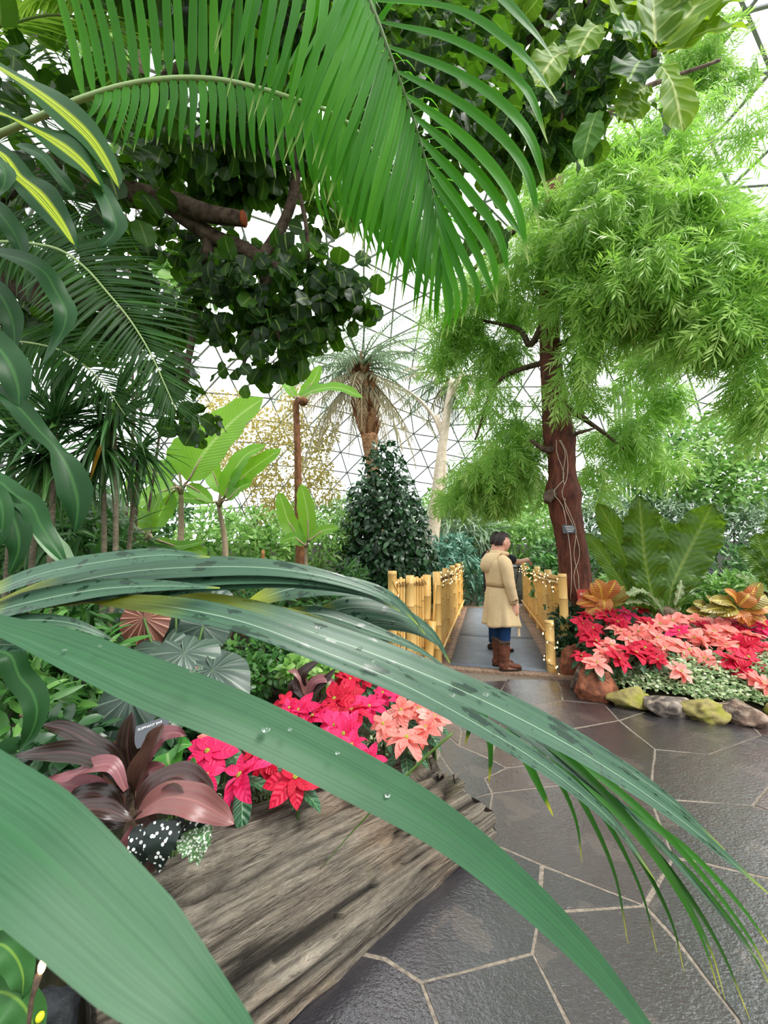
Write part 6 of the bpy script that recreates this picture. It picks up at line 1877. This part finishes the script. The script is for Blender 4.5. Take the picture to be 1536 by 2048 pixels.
# ================================================================== bed behind the log
M_cord = leaf_mat('maroon_cordyline_leaf', '#2a1417', '#412226', '#57362f', trans=.2, rough=.34, spec=.6, rib='#5a3032', ribw=.02, pleat=5, mottle=.25)
M_corp = leaf_mat('pink_cordyline_leaf', '#74424a', '#935560', '#86624e', trans=.25, rough=.36, spec=.5, rib='#a8706a', ribw=.02, pleat=5, mottle=.25)
cb = P(262, 1640, 1.36)
co_ = thing('cordyline', A(cb[0], cb[1], .2), 'big maroon cordyline with curling broad leaves at the near corner of the log-edged bed', 'plant', 'cordylines')
mk('stem', tube([A(cb[0], cb[1], .15), P(262, 1640, 1.36), P(262, 1585, 1.36)], [.022, .02, .014], 8, segs=8), M_barkd, co_)
for pts, Y, wpx, nrm, m in [
    ([(262, 1600), (262, 1545), (255, 1490), (262, 1425)], 1.36, 42, (.1, -1, .3), 0), ([(268, 1600), (278, 1540), (304, 1490), (324, 1448)], 1.34, 42, (-.4, -.9, .3), 0), ([(258, 1590), (230, 1520), (180, 1485), (130, 1458), (80, 1450)], 1.34, 34, (0, -.6, .8), 0),
    ([(250, 1585), (215, 1528), (150, 1505), (90, 1506), (28, 1510)], 1.28, 36, (0, -.8, .6), 0), ([(252, 1580), (225, 1530), (180, 1535), (150, 1548), (105, 1560)], 1.26, 32, (0, -.5, .9), 1), ([(272, 1580), (300, 1500), (325, 1470), (350, 1466), (372, 1470)], 1.42, 34, (.2, -.7, .6), 1),
    ([(270, 1620), (310, 1570), (352, 1552), (400, 1572), (432, 1605)], 1.28, 50, (0, -.6, .8), 0), ([(275, 1630), (330, 1596), (385, 1600), (430, 1622), (468, 1648)], 1.24, 56, (0, -.8, .6), 1), ([(270, 1640), (292, 1636), (308, 1660), (306, 1710), (288, 1760)], 1.24, 46, (-.3, -1, .1), 0),
    ([(250, 1640), (215, 1598), (175, 1588), (130, 1604)], 1.26, 40, (0, -.6, .8), 0), ([(246, 1630), (190, 1580), (140, 1570), (84, 1562)], 1.30, 40, (0, -.7, .7), 1), ([(250, 1650), (215, 1640), (180, 1650), (160, 1690)], 1.22, 36, (-.2, -.8, .5), 0),
    ([(256, 1610), (235, 1560), (225, 1520), (232, 1480)], 1.4, 34, (0, -1, .3), 1), ([(264, 1650), (258, 1690), (240, 1720), (225, 1740)], 1.24, 34, (-.2, -1, .2), 1), ([(262, 1600), (285, 1560), (300, 1540), (330, 1530)], 1.38, 30, (0, -.8, .5), 1), ([(262, 1640), (215, 1620), (160, 1620), (110, 1650)], 1.2, 34, (0, -.6, .8), 0)]:
    mk('leaf', ribbon(PP(pts, Y), wpx * Y / FPX * 1.0, nrm, ([0, .1, .3, .6, .85, .96, 1], [.28, .5, .9, 1, .62, .25, .03]), 22, 7, .3, wave=.13, wf=1.9, ph=wpx), M_corp if m else M_cord, co_)
cb = P(612, 1395, 2.75)
c2 = thing('cordyline', A(cb[0], cb[1], .25), 'small maroon cordyline with a glossy bent leaf behind the hot pink poinsettias', 'plant', 'cordylines')
mk('stem', tube([A(cb[0], cb[1], .2), cb], [.014, .01], 6, segs=4), M_barkd, c2)
for pts, wpx, m in [([(612, 1395), (600, 1372), (604, 1348), (642, 1318)], 24, 0), ([(612, 1395), (590, 1370), (585, 1385), (582, 1400)], 22, 0), ([(614, 1392), (630, 1362), (652, 1358), (676, 1372)], 16, 1), ([(612, 1390), (606, 1360), (590, 1344), (574, 1342)], 14, 1), ([(615, 1392), (640, 1372), (660, 1350), (672, 1336)], 14, 0)]:
    mk('leaf', ribbon(PP(pts, 2.75), wpx * 2.75 / FPX * 1.1, (0, -.8, .6), STRAP, 14, 5, .25), M_corp if m else M_cord, c2)

# elephant ears: heart leaves on stalks
k = NT('elephant_ear_leaf')
uv = k.coord('UV'); sp = k.n('SeparateXYZ'); k.t.links.new(uv, sp.inputs[0])
c = k.mix(k.n('ObjectInfo').outputs['Random'], hexc('#2f4137'), hexc('#43564a'))
f = k.math('SINE', k.math('MULTIPLY', sp.outputs[0], 2 * PI * 12))
c = k.mix(k.math('MULTIPLY', k.math('GREATER_THAN', f, .93), .35), c, hexc('#93a58c'))
c = k.mix(k.math('MULTIPLY', k.noise(k.coord('Object'), 20, 3), .3), c, hexc('#2d3d33'))
M_ear = k.done(k.pr(c, .42, .45, normal=k.bump(f, .4, .006)))
k = NT('rusty_leaf_underside')
uv = k.coord('UV'); sp = k.n('SeparateXYZ'); k.t.links.new(uv, sp.inputs[0])
f = k.math('SINE', k.math('MULTIPLY', sp.outputs[0], 2 * PI * 18))
c = k.mix(k.math('GREATER_THAN', f, .8), hexc('#5f382c'), hexc('#a07866'))
M_earr = k.done(k.pr(c, .55, .3, normal=k.bump(f, .4, .006)))


def ear_geo(droop=.5, ph=0.0, rip=.018):
    na, nr = 49, 7
    a = np.linspace(-PI, PI, na)
    aa = np.abs(a)
    r = np.interp(aa, [0, .25, .6, 1.1, 1.7, 2.3, 2.75, 3.0, PI], [1.0, .86, .72, .64, .60, .62, .56, .30, .10])
    V, UV = [], []
    for j, q in enumerate(np.linspace(0, 1, nr)):
        x, y = r * q * np.sin(a), r * q * np.cos(a)
        rad = r * q
        z = -droop * rad ** 2 + rip * q * np.sin(a * 12 + ph) + .05 * q * np.sin(a * 3 + ph)
        V.append(np.stack([x, y, z], 1)); UV.append(np.stack([a / (2 * PI) + .5, np.full(na, q)], 1))
    return np.vstack(V), grid_faces(nr, na), np.vstack(UV)


ee = thing('elephant_ear', A(*P(330, 1480, 2.3)[:2], .2), 'elephant ear plant with broad heart-shaped grey-green leaves, one turned to show its rusty underside', 'plant')
for x, y, Y, wpx, d, nrm, m in [
    (262, 1392, 2.0, 128, (-.55, -.35, -.55), (.05, -.8, .6), 0), (330, 1296, 2.5, 130, (.5, -.5, -.4), (0, -.6, .8), 0), (368, 1306, 2.45, 120, (.6, -.55, -.55), (.25, -.7, .65), 0), (425, 1340, 2.4, 120, (.8, -.5, -.5), (.2, -.6, .8), 0),
    (406, 1252, 2.6, 92, (-.1, -.25, -1), (.1, -.95, .25), 0), (288, 1236, 2.6, 84, (.3, -.25, -1), (.3, -1, .1), 1), (352, 1222, 2.7, 90, (.2, -.3, -.9), (0, -.95, .3), 0), (425, 1210, 2.7, 80, (.5, -.3, -.7), (.2, -.9, .4), 0), (235, 1216, 2.7, 76, (-.1, -.4, -.7), (-.2, -.8, .5), 0)]:
    c = P(x, y, Y)
    s_ = wpx * Y / FPX * .86
    mk('leaf', xf(ear_geo(.35, x * .1), frame(c, d, nrm, s_)), M_earr if m else M_ear, ee)
    q = WL[ee.name]
    mk('stalk', tube([q + rng.normal(0, .03, 3), (q + c) / 2 + A(0, .06, .08), c], [.016, .012, .007], 7, segs=12), M_stem, ee)
plaque('small tilted plant label reading ELEPHANT EAR behind the maroon cordyline', P(300, 1466, 1.78), .150, .100, .75, [('ELEPHANT EAR', .0145)], 0, None, .36)

M_bego = leaf_mat('white_spotted_dark_leaf', '#15201c', '#1d2a24', trans=.12, rough=.4, spots=('#e6ebe6', 62, .30), mottle=0)
bg = thing('spotted_begonia', A(-.98, 1.72, .25), 'dark begonia leaves covered in white spots between the cordyline and the log', 'plant')
for x, y, x2, y2, Y, wpx in [(335, 1640, 318, 1745, 1.22, 66), (300, 1650, 280, 1740, 1.24, 56), (345, 1640, 352, 1700, 1.27, 50), (380, 1640, 420, 1680, 1.34, 50)]:
    a, b = P(x, y, Y), P(x2, y2, Y - .02)
    mk('leaf', ribbon([a, (a + b) / 2 + A(0, -.02, .01), b], wpx * Y / FPX, (0, -.9, .4), HEART, 14, 7, .15, wave=.03), M_bego, bg)
    mk('stalk', tube([WL[bg.name], (WL[bg.name] + a) / 2 + A(0, .03, .02), a], .004, 5, segs=6), M_stem, bg)
M_pil = leaf_mat('white_flecked_green_leaf', '#5f8a58', '#78a068', trans=.25, rough=.45, spots=('#e9efe2', 130, .42), mottle=.1)
pi_ = thing('flecked_begonia', A(-.80, 1.85, .25), 'small ruffled leaf flecked with white resting over the edge of the log', 'plant')
for x, y, x2, y2, wpx in [(392, 1660, 398, 1728, 62), (376, 1664, 384, 1716, 40), (405, 1655, 420, 1690, 34)]:
    a, b = P(x, y, 1.255), P(x2, y2, 1.235)
    mk('leaf', ribbon([a, (a + b) / 2 + A(0, -.015, .012), b], wpx * 1.25 / FPX, (0, -.8, .6), HEART, 18, 7, .12, wave=.10, wf=5), M_pil, pi_)
    mk('stalk', tube([WL[pi_.name], a], .003, 5, segs=4), M_stem, pi_)
M_phil = leaf_mat('bright_arum_leaf', '#4d9a3c', '#5fae48', trans=.35, rough=.32, rib='#a9cf88', ribw=.03)
ph_ = thing('arum_plant', A(*P(345, 1570, 1.5)[:2], .2), 'small bright green arum leaves tucked between the cordyline and the hot pink poinsettias', 'plant')
for x, y, x2, y2, wpx in [(335, 1505, 352, 1560, 64), (325, 1545, 300, 1585, 58), (372, 1540, 400, 1560, 44), (355, 1500, 385, 1490, 36)]:
    a, b = P(x, y, 1.5), P(x2, y2, 1.46)
    mk('leaf', ribbon([a, (a + b) / 2 + A(0, -.02, .02), b], wpx * 1.5 / FPX, (0, -.75, .65), HEART, 14, 7, .2, wave=.04), M_phil, ph_)
    mk('stalk', tube([WL[ph_.name], (WL[ph_.name] + a) / 2 + A(0, .03, .02), a], .004, 5, segs=6), M_stem, ph_)
M_curl = leaf_mat('curly_light_leaf', '#3b7038', '#4f8648', trans=.3, rough=.45, spec=.25, rib='#7fa844', ribw=.03)
cu_ = thing('curly_leaved_plant', A(*P(-40, 2080, .85)[:2], .0), 'light green curly-leaved plant at the very bottom corner beside the black boulder', 'plant')
for pts, wpx in [([(-50, 1900), (0, 1888), (30, 1912), (46, 1952), (44, 2000)], 50), ([(-40, 1985), (10, 1985), (45, 2008), (66, 2052), (70, 2110)], 56), ([(-50, 1850), (-10, 1830), (20, 1836), (44, 1850)], 40), ([(-30, 2040), (20, 2030), (50, 2060)], 40)]:
    mk('leaf', ribbon(PP(pts, .80), wpx * .8 / FPX, (.4, -.8, .5), STRAP, 20, 7, .2, wave=.12, wf=2.6, ph=wpx), M_curl, cu_)
    a = P(pts[0][0], pts[0][1], .80)
    mk('stalk', tube([WL[cu_.name], a], .006, 5, segs=4), M_stem, cu_)
bl_ = P(78, 1948, .76)
ls = thing('garden_light', A(bl_[0], bl_[1], 0), 'tiny glowing warm light on a thin stake above the black boulder', 'light')
mk('stake', tube([A(bl_[0] - .02, bl_[1], -.05), bl_ - A(.008, 0, .03), bl_], [.004, .004, .006], 6, segs=6), M_barkd, ls)
mk('bulb', (ico(2)[0] * A(.006, .006, .012) + bl_ + A(.004, 0, .012), ico(2)[1], None), M_bulb, ls)
yb = P(80, 2034, .80)
yf = thing('yellow_flower', A(yb[0], yb[1], 0), 'single tiny yellow flower bud below the glowing light', 'flower')
mk('petals', (ico(2)[0] * A(.007, .007, .008) + yb, ico(2)[1], None), plain('yellow_petal', '#e2e02a', .5), yf)
mk('stem', tube([A(yb[0], yb[1], -.04), yb], .002, 5, segs=3), M_stem, yf)
# ================================================================== the two people on the bridge
M_skin = NT('skin')
sk_c = M_skin.mix(M_skin.noise(M_skin.coord('Object'), 12, 3), hexc('#e3b096'), hexc('#d39a80'))
M_skin = M_skin.done(M_skin.pr(sk_c, .5, .35))
M_hair = NT('dark_hair')
hc = M_hair.noise(M_hair.coord('Object', (60, 60, 8)), 3, 4)
M_hair = M_hair.done(M_hair.pr(M_hair.ramp(hc, [(.3, hexc('#17110f')), (.7, hexc('#3a2b26'))]), .5, .4, normal=M_hair.bump(hc, .6, .004)))
k = NT('beige_trench_cloth')
f1 = k.noise(k.coord('Object'), 7, 4)
wr_ = k.math('ADD', k.noise(k.coord('Object', (1, 1, .35)), 11, 3, .5, .8), k.math('MULTIPLY', k.noise(k.coord('Object', (1, 1, 1.4)), 16, 2, .5, 1.2), .6))
M_coat = k.done(k.pr(k.mix(f1, hexc('#c9ad80'), hexc('#dfc69c')), .8, .25, normal=k.bump(wr_, .4, .014)))
M_coatd = plain('beige_seam_cloth', '#a88c62', .85, .2)
M_jean = plain('blue_denim', '#1f3f6b', .85, .2, var=.4, scale=30)
M_boot = bark_mat('brown_boot_leather', '#4a2a20', '#80503c', (6, 6, 6), .5, .4, .01)
M_sole = plain('dark_boot_sole', '#2c211c', .7, .3)
M_btn = plain('dark_button', '#3a2a20', .4, .5)
M_black = plain('dark_shirt_cloth', '#2b2c30', .85, .2, var=.3)
M_eye = plain('eye_dark', '#1c1512', .2, .6)


def ell(c, rx, ry, n=28, a0=0.0):
    a = np.linspace(0, 2 * PI, n, endpoint=False) + a0
    return np.stack([c[0] + rx * np.cos(a), c[1] + ry * np.sin(a), np.full(n, c[2])], 1)


def head_geo(c, r=.098):
    """a head that faces +X: skull, brow, nose, lips, chin, eye hollows"""
    V, F, UV = ico(4)
    x, y, z = V[:, 0].copy(), V[:, 1].copy(), V[:, 2].copy()
    X = x * .96; Y_ = y * .74; Z = z * 1.18
    front = np.clip(x, 0, 1)
    Z = np.where(z < 0, Z * 1.08, Z)
    X = X + np.where((z < -.1) & (x < .3), .22 * np.clip(-z - .1, 0, 1) * (.3 - x), 0)        # nape
    Y_ = Y_ * (1 - .28 * np.clip(-z - .15, 0, 1))                                              # jaw narrows
    g = lambda y0, z0, sy, sz: np.exp(-((y - y0) / sy) ** 2 - ((z - z0) / sz) ** 2) * (x > 0)
    X = X + .24 * g(0, -.22, .13, .16) * front + .12 * g(0, -.05, .10, .22) * front            # nose
    X = X + .07 * g(0, .18, .5, .10)                                                           # brow
    X = X - .10 * (g(.32, .02, .17, .11) + g(-.32, .02, .17, .11))                             # eye hollows
    X = X + .06 * g(0, -.50, .22, .06) + .05 * g(0, -.60, .2, .06) - .04 * g(0, -.55, .2, .025)  # lips
    X = X + .12 * g(0, -.82, .26, .14)                                                         # chin
    X = X + .03 * (g(.4, -.25, .2, .2) + g(-.4, -.25, .2, .2))
    return np.stack([X, Y_, Z], 1) * r + c, F, UV


def finger(a, d, n, L, r=.0078, curl=.5):
    pts = [np.asarray(a, float)]
    d = unit(d); n = unit(n)
    for k_, f in enumerate((.42, .32, .26)):
        pts.append(pts[-1] + d * L * f)
        d = unit(d * math.cos(curl) + n * math.sin(curl))
    return tube(pts, [r * 1.08, r, r * .92, r * .72], 8, segs=10)


def hand(w_, d, palmn, side, s=1.0, curl=.35):
    """w_ wrist, d along the hand, palmn the way the palm faces, side towards the thumb"""
    d, palmn = unit(d), unit(palmn)
    sd = unit(side - d * np.dot(side, d))
    rings = []
    for q, wd, th in ((-.02, .027, .021), (0, .028, .020), (.03, .038, .016), (.065, .042, .014), (.09, .040, .012)):
        c = w_ + d * q * s
        a = np.linspace(0, 2 * PI, 14, endpoint=False)
        rings.append(c + sd * (wd * s * np.cos(a))[:, None] + palmn * (th * s * np.sin(a))[:, None])
    gs = [loft(rings)]
    for i, (o, L) in enumerate(((.031, .072), (.011, .080), (-.010, .075), (-.029, .058))):
        gs.append(finger(w_ + d * (.082 - .004 * abs(i - 1)) * s + sd * o * s, d + sd * o * 1.5, palmn, L * s, .0085 * s, curl * (1 + .12 * i)))
    gs.append(finger(w_ + d * .022 * s + sd * .032 * s, d * .75 + sd * .7 + palmn * .25, palmn * .6 - sd * .5, .062 * s, .0098 * s, curl * .6))
    return gs


def limb(pts, r, n=14, segs=22):
    return tube(pts, r, n, segs=segs)


def remesh(o, vox=.008, smooth=6):
    m = o.modifiers.new('one_surface', 'REMESH'); m.mode = 'VOXEL'; m.voxel_size = vox; m.use_smooth_shade = True
    s_ = o.modifiers.new('soften', 'SMOOTH'); s_.factor = .5; s_.iterations = smooth


def local(gs, M):
    g = join(gs) if isinstance(gs, list) else gs
    return xf(g, M)


FACE = math.radians(9)
# ---------------- the person in the coat: local frame, +X the way they face, feet at z = 0
f = P(1005, 1338, 4.9)
PM = np.eye(4); PM[:3, :3] = rotz(FACE); PM[:3, 3] = A(f[0], f[1], .031)
pw = None
body = []
hd = A(.055, 0, 1.545)
body.append(head_geo(hd))
body.append(limb([A(-.01, 0, 1.32), A(.005, 0, 1.40), A(.035, 0, 1.49)], [.075, .056, .054], 16, 10))
body.append(limb([A(-.01, 0, .86), A(-.01, 0, 1.0), A(-.015, 0, 1.18), A(-.02, 0, 1.32), A(-.01, 0, 1.37)], [.15, .14, .135, .125, .07], 20, 18))
for s in (1, -1):
    body.append(limb([A(-.01, s * .085, .9), A(.0, s * .085, .5), A(-.01, s * .09, .12), A(.0, s * .09, .06)], [.088, .060, .042, .042], 14, 20))
    body.append(limb([A(-.02, s * .10, 1.34), A(-.01, s * .185, 1.30), A(.0, s * .22, 1.05), A(.075, s * .205, .80)], [.055, .055, .042, .03], 14, 22))
    body.append(limb([A(-.03, s * .095, .05), A(.05, s * .1, .04), A(.13, s * .105, .03)], [.04, .036, .028], 12, 8))
    body += hand(A(.078, s * .204, .795), A(.22, -.05 * s, -1), A(-.1, -s, 0), A(1, 0, 0), 1.0, .38)
    ear = ico(2)
    body.append((ear[0] * A(.020, .008, .031) + hd + A(-.004, s * .073, -.012), ear[1], ear[2]))
person = mk('person', local(body, PM), M_skin, loc=PM[:3, 3])
tag(person, 'person in a beige hooded trench coat, blue jeans and brown boots standing on the mat, looking away over the railing', 'person')
person['label'] = 'person in a beige hooded trench coat, jeans and brown boots standing on the bridge mat'
remesh(person, .007, 5)
for s in (1, -1):
    mk('eye', local((ico(2)[0] * A(.006, .012, .007) + hd + A(.084, s * .031, .002), ico(2)[1], None), PM), M_eye, person)
# short dark hair
V, F, UV = ico(4)
hairm = (V[:, 2] > -.05 + .50 * V[:, 0]) | (V[:, 0] < -.28)
hairm &= ~((V[:, 2] < -.48) | ((V[:, 0] > -.28) & (V[:, 2] < .08)) | ((V[:, 0] > .02) & (V[:, 2] < .40)))
hz = fbm(V * A(3, 3, 3), 1.0, 5.0, 3)
H = V * A(.98, .82, 1.24) * .1055 * (1 + .05 * hz)[:, None]
H = H + A(-.004, 0, .006)
H = np.where((V[:, 0:1] < -.28), H * A(1.0, 1, .98), H)
F2 = F[hairm[F].all(1)]
g = (np.vstack([H, H * .90]) + hd, np.vstack([F2, F2[:, ::-1] + len(H)]), None)
mk('hair', local(g, PM), M_hair, person)
tufts = []
for i in range(90):
    v = unit(rng.normal(size=3) + A(-.3, 0, .8))
    if v[2] < (.5 if v[0] > 0 else .0): continue
    b = hd + v * A(.98, .82, 1.24) * .103
    d = unit(v * .3 + A(-.1, rng.normal(0, .3), -.6) if v[2] < .8 else v * .2 + A(rng.uniform(-.6, .8), rng.normal(0, .5), 0))
    tufts.append(xf(leaf(1, .35, LANCE, 4, 3, .4, .9), frame(b, d, v, .034)))
mk('hair_tuft', local(tufts, PM), M_hair, person)

# coat: a lofted body with a flared skirt, pleats and a belt
rings = []
n = 64
a = np.linspace(0, 2 * PI, n, endpoint=False)
for z, rx, ry, cx, fl in [(.525, .215, .245, .0, 1.0), (.55, .212, .242, .0, .95), (.65, .196, .228, .0, .75), (.78, .180, .213, -.005, .45), (.90, .166, .200, -.01, .2), (.985, .150, .184, -.012, .05), (1.0, .146, .180, -.012, .0), (1.03, .148, .182, -.013, 0),
                          (1.10, .156, .188, -.015, 0), (1.20, .164, .196, -.02, 0), (1.28, .156, .196, -.025, 0), (1.335, .128, .170, -.025, 0), (1.37, .096, .115, -.018, 0), (1.395, .078, .078, -.004, 0), (1.42, .072, .068, .01, 0)]:
    r_ = 1 + fl * .06 * np.sin(a * 7 + .5) + fl * .045 * np.sin(a * 11 + 2) - fl * .14 * np.exp(-((a - PI) / .10) ** 2) - fl * .07 * np.exp(-((a - 2.35) / .09) ** 2) - fl * .07 * np.exp(-((a - 3.95) / .09) ** 2)
    rr_ = 1 + .018 * np.sin(a * 5 + z * 30) + .012 * np.sin(a * 9 - z * 47)
    rings.append(np.stack([cx + rx * np.cos(a) * r_ * rr_, ry * np.sin(a) * r_ * rr_, np.full(n, z) + fl * .012 * np.sin(a * 3)], 1))
rr_ = np.array(rings)
m_ = len(rr_)
V, F, UV = loft(rr_, cap=False)
inner = rr_[:, :, :] * 1.0
cen = rr_.mean(1, keepdims=True)
Vi = (cen + (rr_ - cen) * np.array([.955, .955, 1.0])).reshape(-1, 3)
nb_ = len(V)
k_ = np.arange(n)
rim0 = np.stack([k_, k_ + nb_, (k_ + 1) % n + nb_, (k_ + 1) % n], 1)
rim1 = np.stack([k_ + (m_ - 1) * n, (k_ + 1) % n + (m_ - 1) * n, (k_ + 1) % n + (m_ - 1) * n + nb_, k_ + (m_ - 1) * n + nb_], 1)
coat_g = [(np.vstack([V, Vi]), np.vstack([F, F[:, ::-1] + nb_, rim0, rim1]), np.vstack([UV, UV]))]
coat = mk('trench_coat', local(coat_g, PM), M_coat, person)
for s in (1, -1):
    sl_ = tube([A(-.03, s * .125, 1.325), A(-.02, s * .195, 1.285), A(-.005, s * .232, 1.15), A(.012, s * .235, 1.03), A(.05, s * .222, .90), A(.075, s * .212, .815)], [.068, .078, .070, .064, .056, .052], 18, segs=30)
    wob = fbm(sl_[0] * 14, 1.0, 3.0 + s, 2)
    cc = sl_[0].mean(0)
    sl_ = (sl_[0] + (wob * .007)[:, None] * unit(sl_[0] - cc), sl_[1], sl_[2])
    mk('sleeve', local(sl_, PM), M_coat, coat)
    mk('cuff_strap', local(tube([A(.064, s * .216, .862), A(.070, s * .213, .838)], [.0565, .0560], 18), PM), M_coatd, coat)
    mk('button', local((ico(2)[0] * A(.010, .005, .010) + A(.07, s * .272, .852), ico(2)[1], None), PM), M_btn, coat)
belt = [np.stack([-.012 + (.150 + o_) * np.cos(a), (.184 + o_) * np.sin(a), np.full(n, z) - .012 * np.cos(a)], 1) for z, o_ in ((.985, 0), (.985, .006), (1.032, .006), (1.032, 0))]
mk('belt', local(loft(belt, cap=False), PM), M_coatd, coat)
mk('belt_end', local(ribbon([A(.15, -.08, .99), A(.175, -.10, .80), A(.17, -.11, .60), A(.175, -.115, .40)], .035, (.3, -1, 0), ([0, 1], [1, 1]), 16, 3, .02), PM), M_coat, coat)
# hood lying on the back
hr = []
for q, (z, bx, wy, th) in enumerate([(1.425, -.055, .11, .035), (1.40, -.11, .135, .06), (1.33, -.16, .135, .068), (1.25, -.19, .115, .06), (1.18, -.19, .075, .042), (1.165, -.172, .025, .015)]):
    b = np.linspace(0, 2 * PI, 22, endpoint=False)
    hr.append(np.stack([bx + th * np.cos(b) + .05 * (np.sin(b) ** 2) * (wy / .12), wy * np.sin(b), np.full(22, z)], 1))
mk('hood', local(loft(hr), PM), M_coat, coat)
hc_ = [A(.055 + .0, s_, 1.40 + .0) for s_ in ()]
b = np.linspace(.55, 2 * PI - .55, 26)
mk('collar', local(tube(np.stack([.005 + .098 * np.cos(b), .102 * np.sin(b), 1.405 - .012 * np.cos(b)], 1), .026, 10), PM), M_coat, coat)
for s in (1, -1):
    mk('jeans_leg', local(limb([A(-.005, s * .085, .86), A(.004, s * .087, .56), A(.0, s * .09, .38), A(-.004, s * .09, .30)], [.100, .078, .064, .060], 18, 20), PM), M_jean, person)
    bo = [limb([A(-.012, s * .092, .345), A(-.014, s * .092, .33), A(-.012, s * .092, .22), A(-.016, s * .093, .12), A(-.02, s * .094, .05), A(-.02, s * .094, .02)], [.066, .0665, .064, .054, .050, .050], 18, 20)]
    ft = []
    for q, wd, h in ((-.075, .036, .075), (-.04, .043, .10), (.02, .044, .095), (.08, .046, .070), (.13, .045, .058), (.17, .036, .046), (.19, .018, .030)):
        b = np.linspace(0, 2 * PI, 18, endpoint=False)
        ft.append(np.stack([np.full(18, q), s * .096 + s * .02 * max(q, 0) + wd * np.cos(b), .018 + h * .5 + h * .5 * np.sin(b)], 1))
    bo.append(loft(ft))
    bt_ = mk('boot', local(bo, PM), M_boot, person)
    mk('boot_cuff', local(tube([A(-.012, s * .092, .315), A(-.012, s * .092, .355)], [.0705, .0715], 18), PM), M_barkd, bt_)
    so = []
    for z in (.0, .022):
        so.append(np.array([[x_, s * .096 + s * .02 * max(x_, 0) + w__, z] for x_, w__ in [(-.08, -.02), (-.06, -.036), (0, -.043), (.08, -.048), (.14, -.046), (.18, -.03), (.198, 0), (.18, .03), (.14, .046), (.08, .048), (0, .043), (-.06, .036), (-.08, .02)]]))
    mk('boot_sole', local(loft(so), PM), M_sole, bt_)

# ---------------- the second person, half hidden, one arm stretched out to the railing
f2 = P(995, 1300, 5.75)
QM = np.eye(4); QM[:3, :3] = rotz(math.radians(18)); QM[:3, 3] = A(f2[0], f2[1], .031)
hd2 = A(.045, 0, 1.585)
hp = P(1062, 1124, 6.15)                                       # the hand's place on the railing
Ri = QM[:3, :3].T
hp_l = Ri @ (hp - QM[:3, 3])
body2 = [head_geo(hd2, .10)]
body2.append(limb([A(-.01, 0, 1.36), A(.0, 0, 1.45), A(.03, 0, 1.53)], [.08, .06, .058], 16, 10))
body2.append(limb([A(0, 0, .88), A(0, 0, 1.05), A(-.01, 0, 1.22), A(-.01, 0, 1.36), A(-.005, 0, 1.41)], [.15, .15, .15, .13, .07], 20, 18))
for s in (1, -1):
    body2.append(limb([A(0, s * .09, .92), A(.01, s * .09, .5), A(0, s * .095, .12), A(0, s * .095, .06)], [.09, .062, .043, .043], 14, 20))
    body2.append(limb([A(-.03, s * .1, .05), A(.06, s * .105, .04), A(.15, s * .11, .03)], [.04, .037, .03], 12, 8))
    ear = ico(2)
    body2.append((ear[0] * A(.020, .008, .031) + hd2 + A(-.004, s * .075, -.012), ear[1], ear[2]))
sh_ = A(-.02, -.19, 1.37)
wr = hp_l + unit(sh_ - hp_l) * .10 + A(0, 0, .03)
el = (sh_ + wr) / 2 + A(-.02, -.06, -.06)
body2.append(limb([A(-.01, -.1, 1.40), sh_, el, wr], [.055, .056, .042, .029], 14, 24))
body2 += hand(wr, (hp_l - wr) * 1.0 + A(0, 0, -.03), A(0, 0, -1), A(.2, 1, 0), 1.0, .45)
body2.append(limb([A(-.01, .1, 1.40), A(-.02, .19, 1.36), A(.0, .23, 1.10), A(.08, .21, .86)], [.055, .056, .042, .03], 14, 22))
body2 += hand(A(.083, .209, .855), A(.22, -.05, -1), A(-.1, -1, 0), A(1, 0, 0), 1.0, .38)
p2 = mk('person', local(body2, QM), M_skin, loc=QM[:3, 3])
tag(p2, 'dark-haired person in a dark short-sleeved shirt, mostly hidden, one arm resting on the bamboo railing', 'person')
remesh(p2, .008, 5)
mk('hair', local((np.vstack([H, H * .90]) * 1.02 + hd2, np.vstack([F2, F2[:, ::-1] + len(H)]), None), QM), M_hair, p2)
for s in (1, -1):
    mk('eye', local((ico(2)[0] * A(.006, .012, .007) + hd2 + A(.086, s * .031, .002), ico(2)[1], None), QM), M_eye, p2)
sr = [np.stack([cx + rx * np.cos(a), ry * np.sin(a), np.full(n, z)], 1) for z, rx, ry, cx in ((.84, .172, .19, 0), (1.0, .168, .186, 0), (1.2, .17, .20, -.01), (1.32, .155, .20, -.015), (1.385, .12, .16, -.012), (1.42, .085, .10, -.005), (1.445, .072, .075, .0))]
shirt = mk('shirt', local(loft(sr, cap=False), QM), M_black, p2)
mk('sleeve', local(tube([A(-.01, -.12, 1.385), sh_, sh_ + (el - sh_) * .75], [.07, .074, .064], 16, segs=14), QM), M_black, shirt)
mk('sleeve', local(tube([A(-.01, .12, 1.385), A(-.02, .19, 1.355), A(-.008, .222, 1.16)], [.07, .074, .064], 16, segs=14), QM), M_black, shirt)
for s in (1, -1):
    mk('trouser_leg', local(limb([A(0, s * .088, .93), A(.008, s * .09, .5), A(0, s * .095, .10)], [.105, .080, .066], 16, 18), QM), M_jean, p2)
    ft = []
    for q, wd, h in ((-.08, .036, .07), (-.04, .044, .09), (.02, .046, .09), (.09, .047, .066), (.15, .042, .052), (.195, .018, .03)):
        b = np.linspace(0, 2 * PI, 18, endpoint=False)
        ft.append(np.stack([np.full(18, q), s * .10 + wd * np.cos(b), h * .5 + h * .5 * np.sin(b)], 1))
    mk('shoe', local(loft(ft), QM), M_sole, p2)
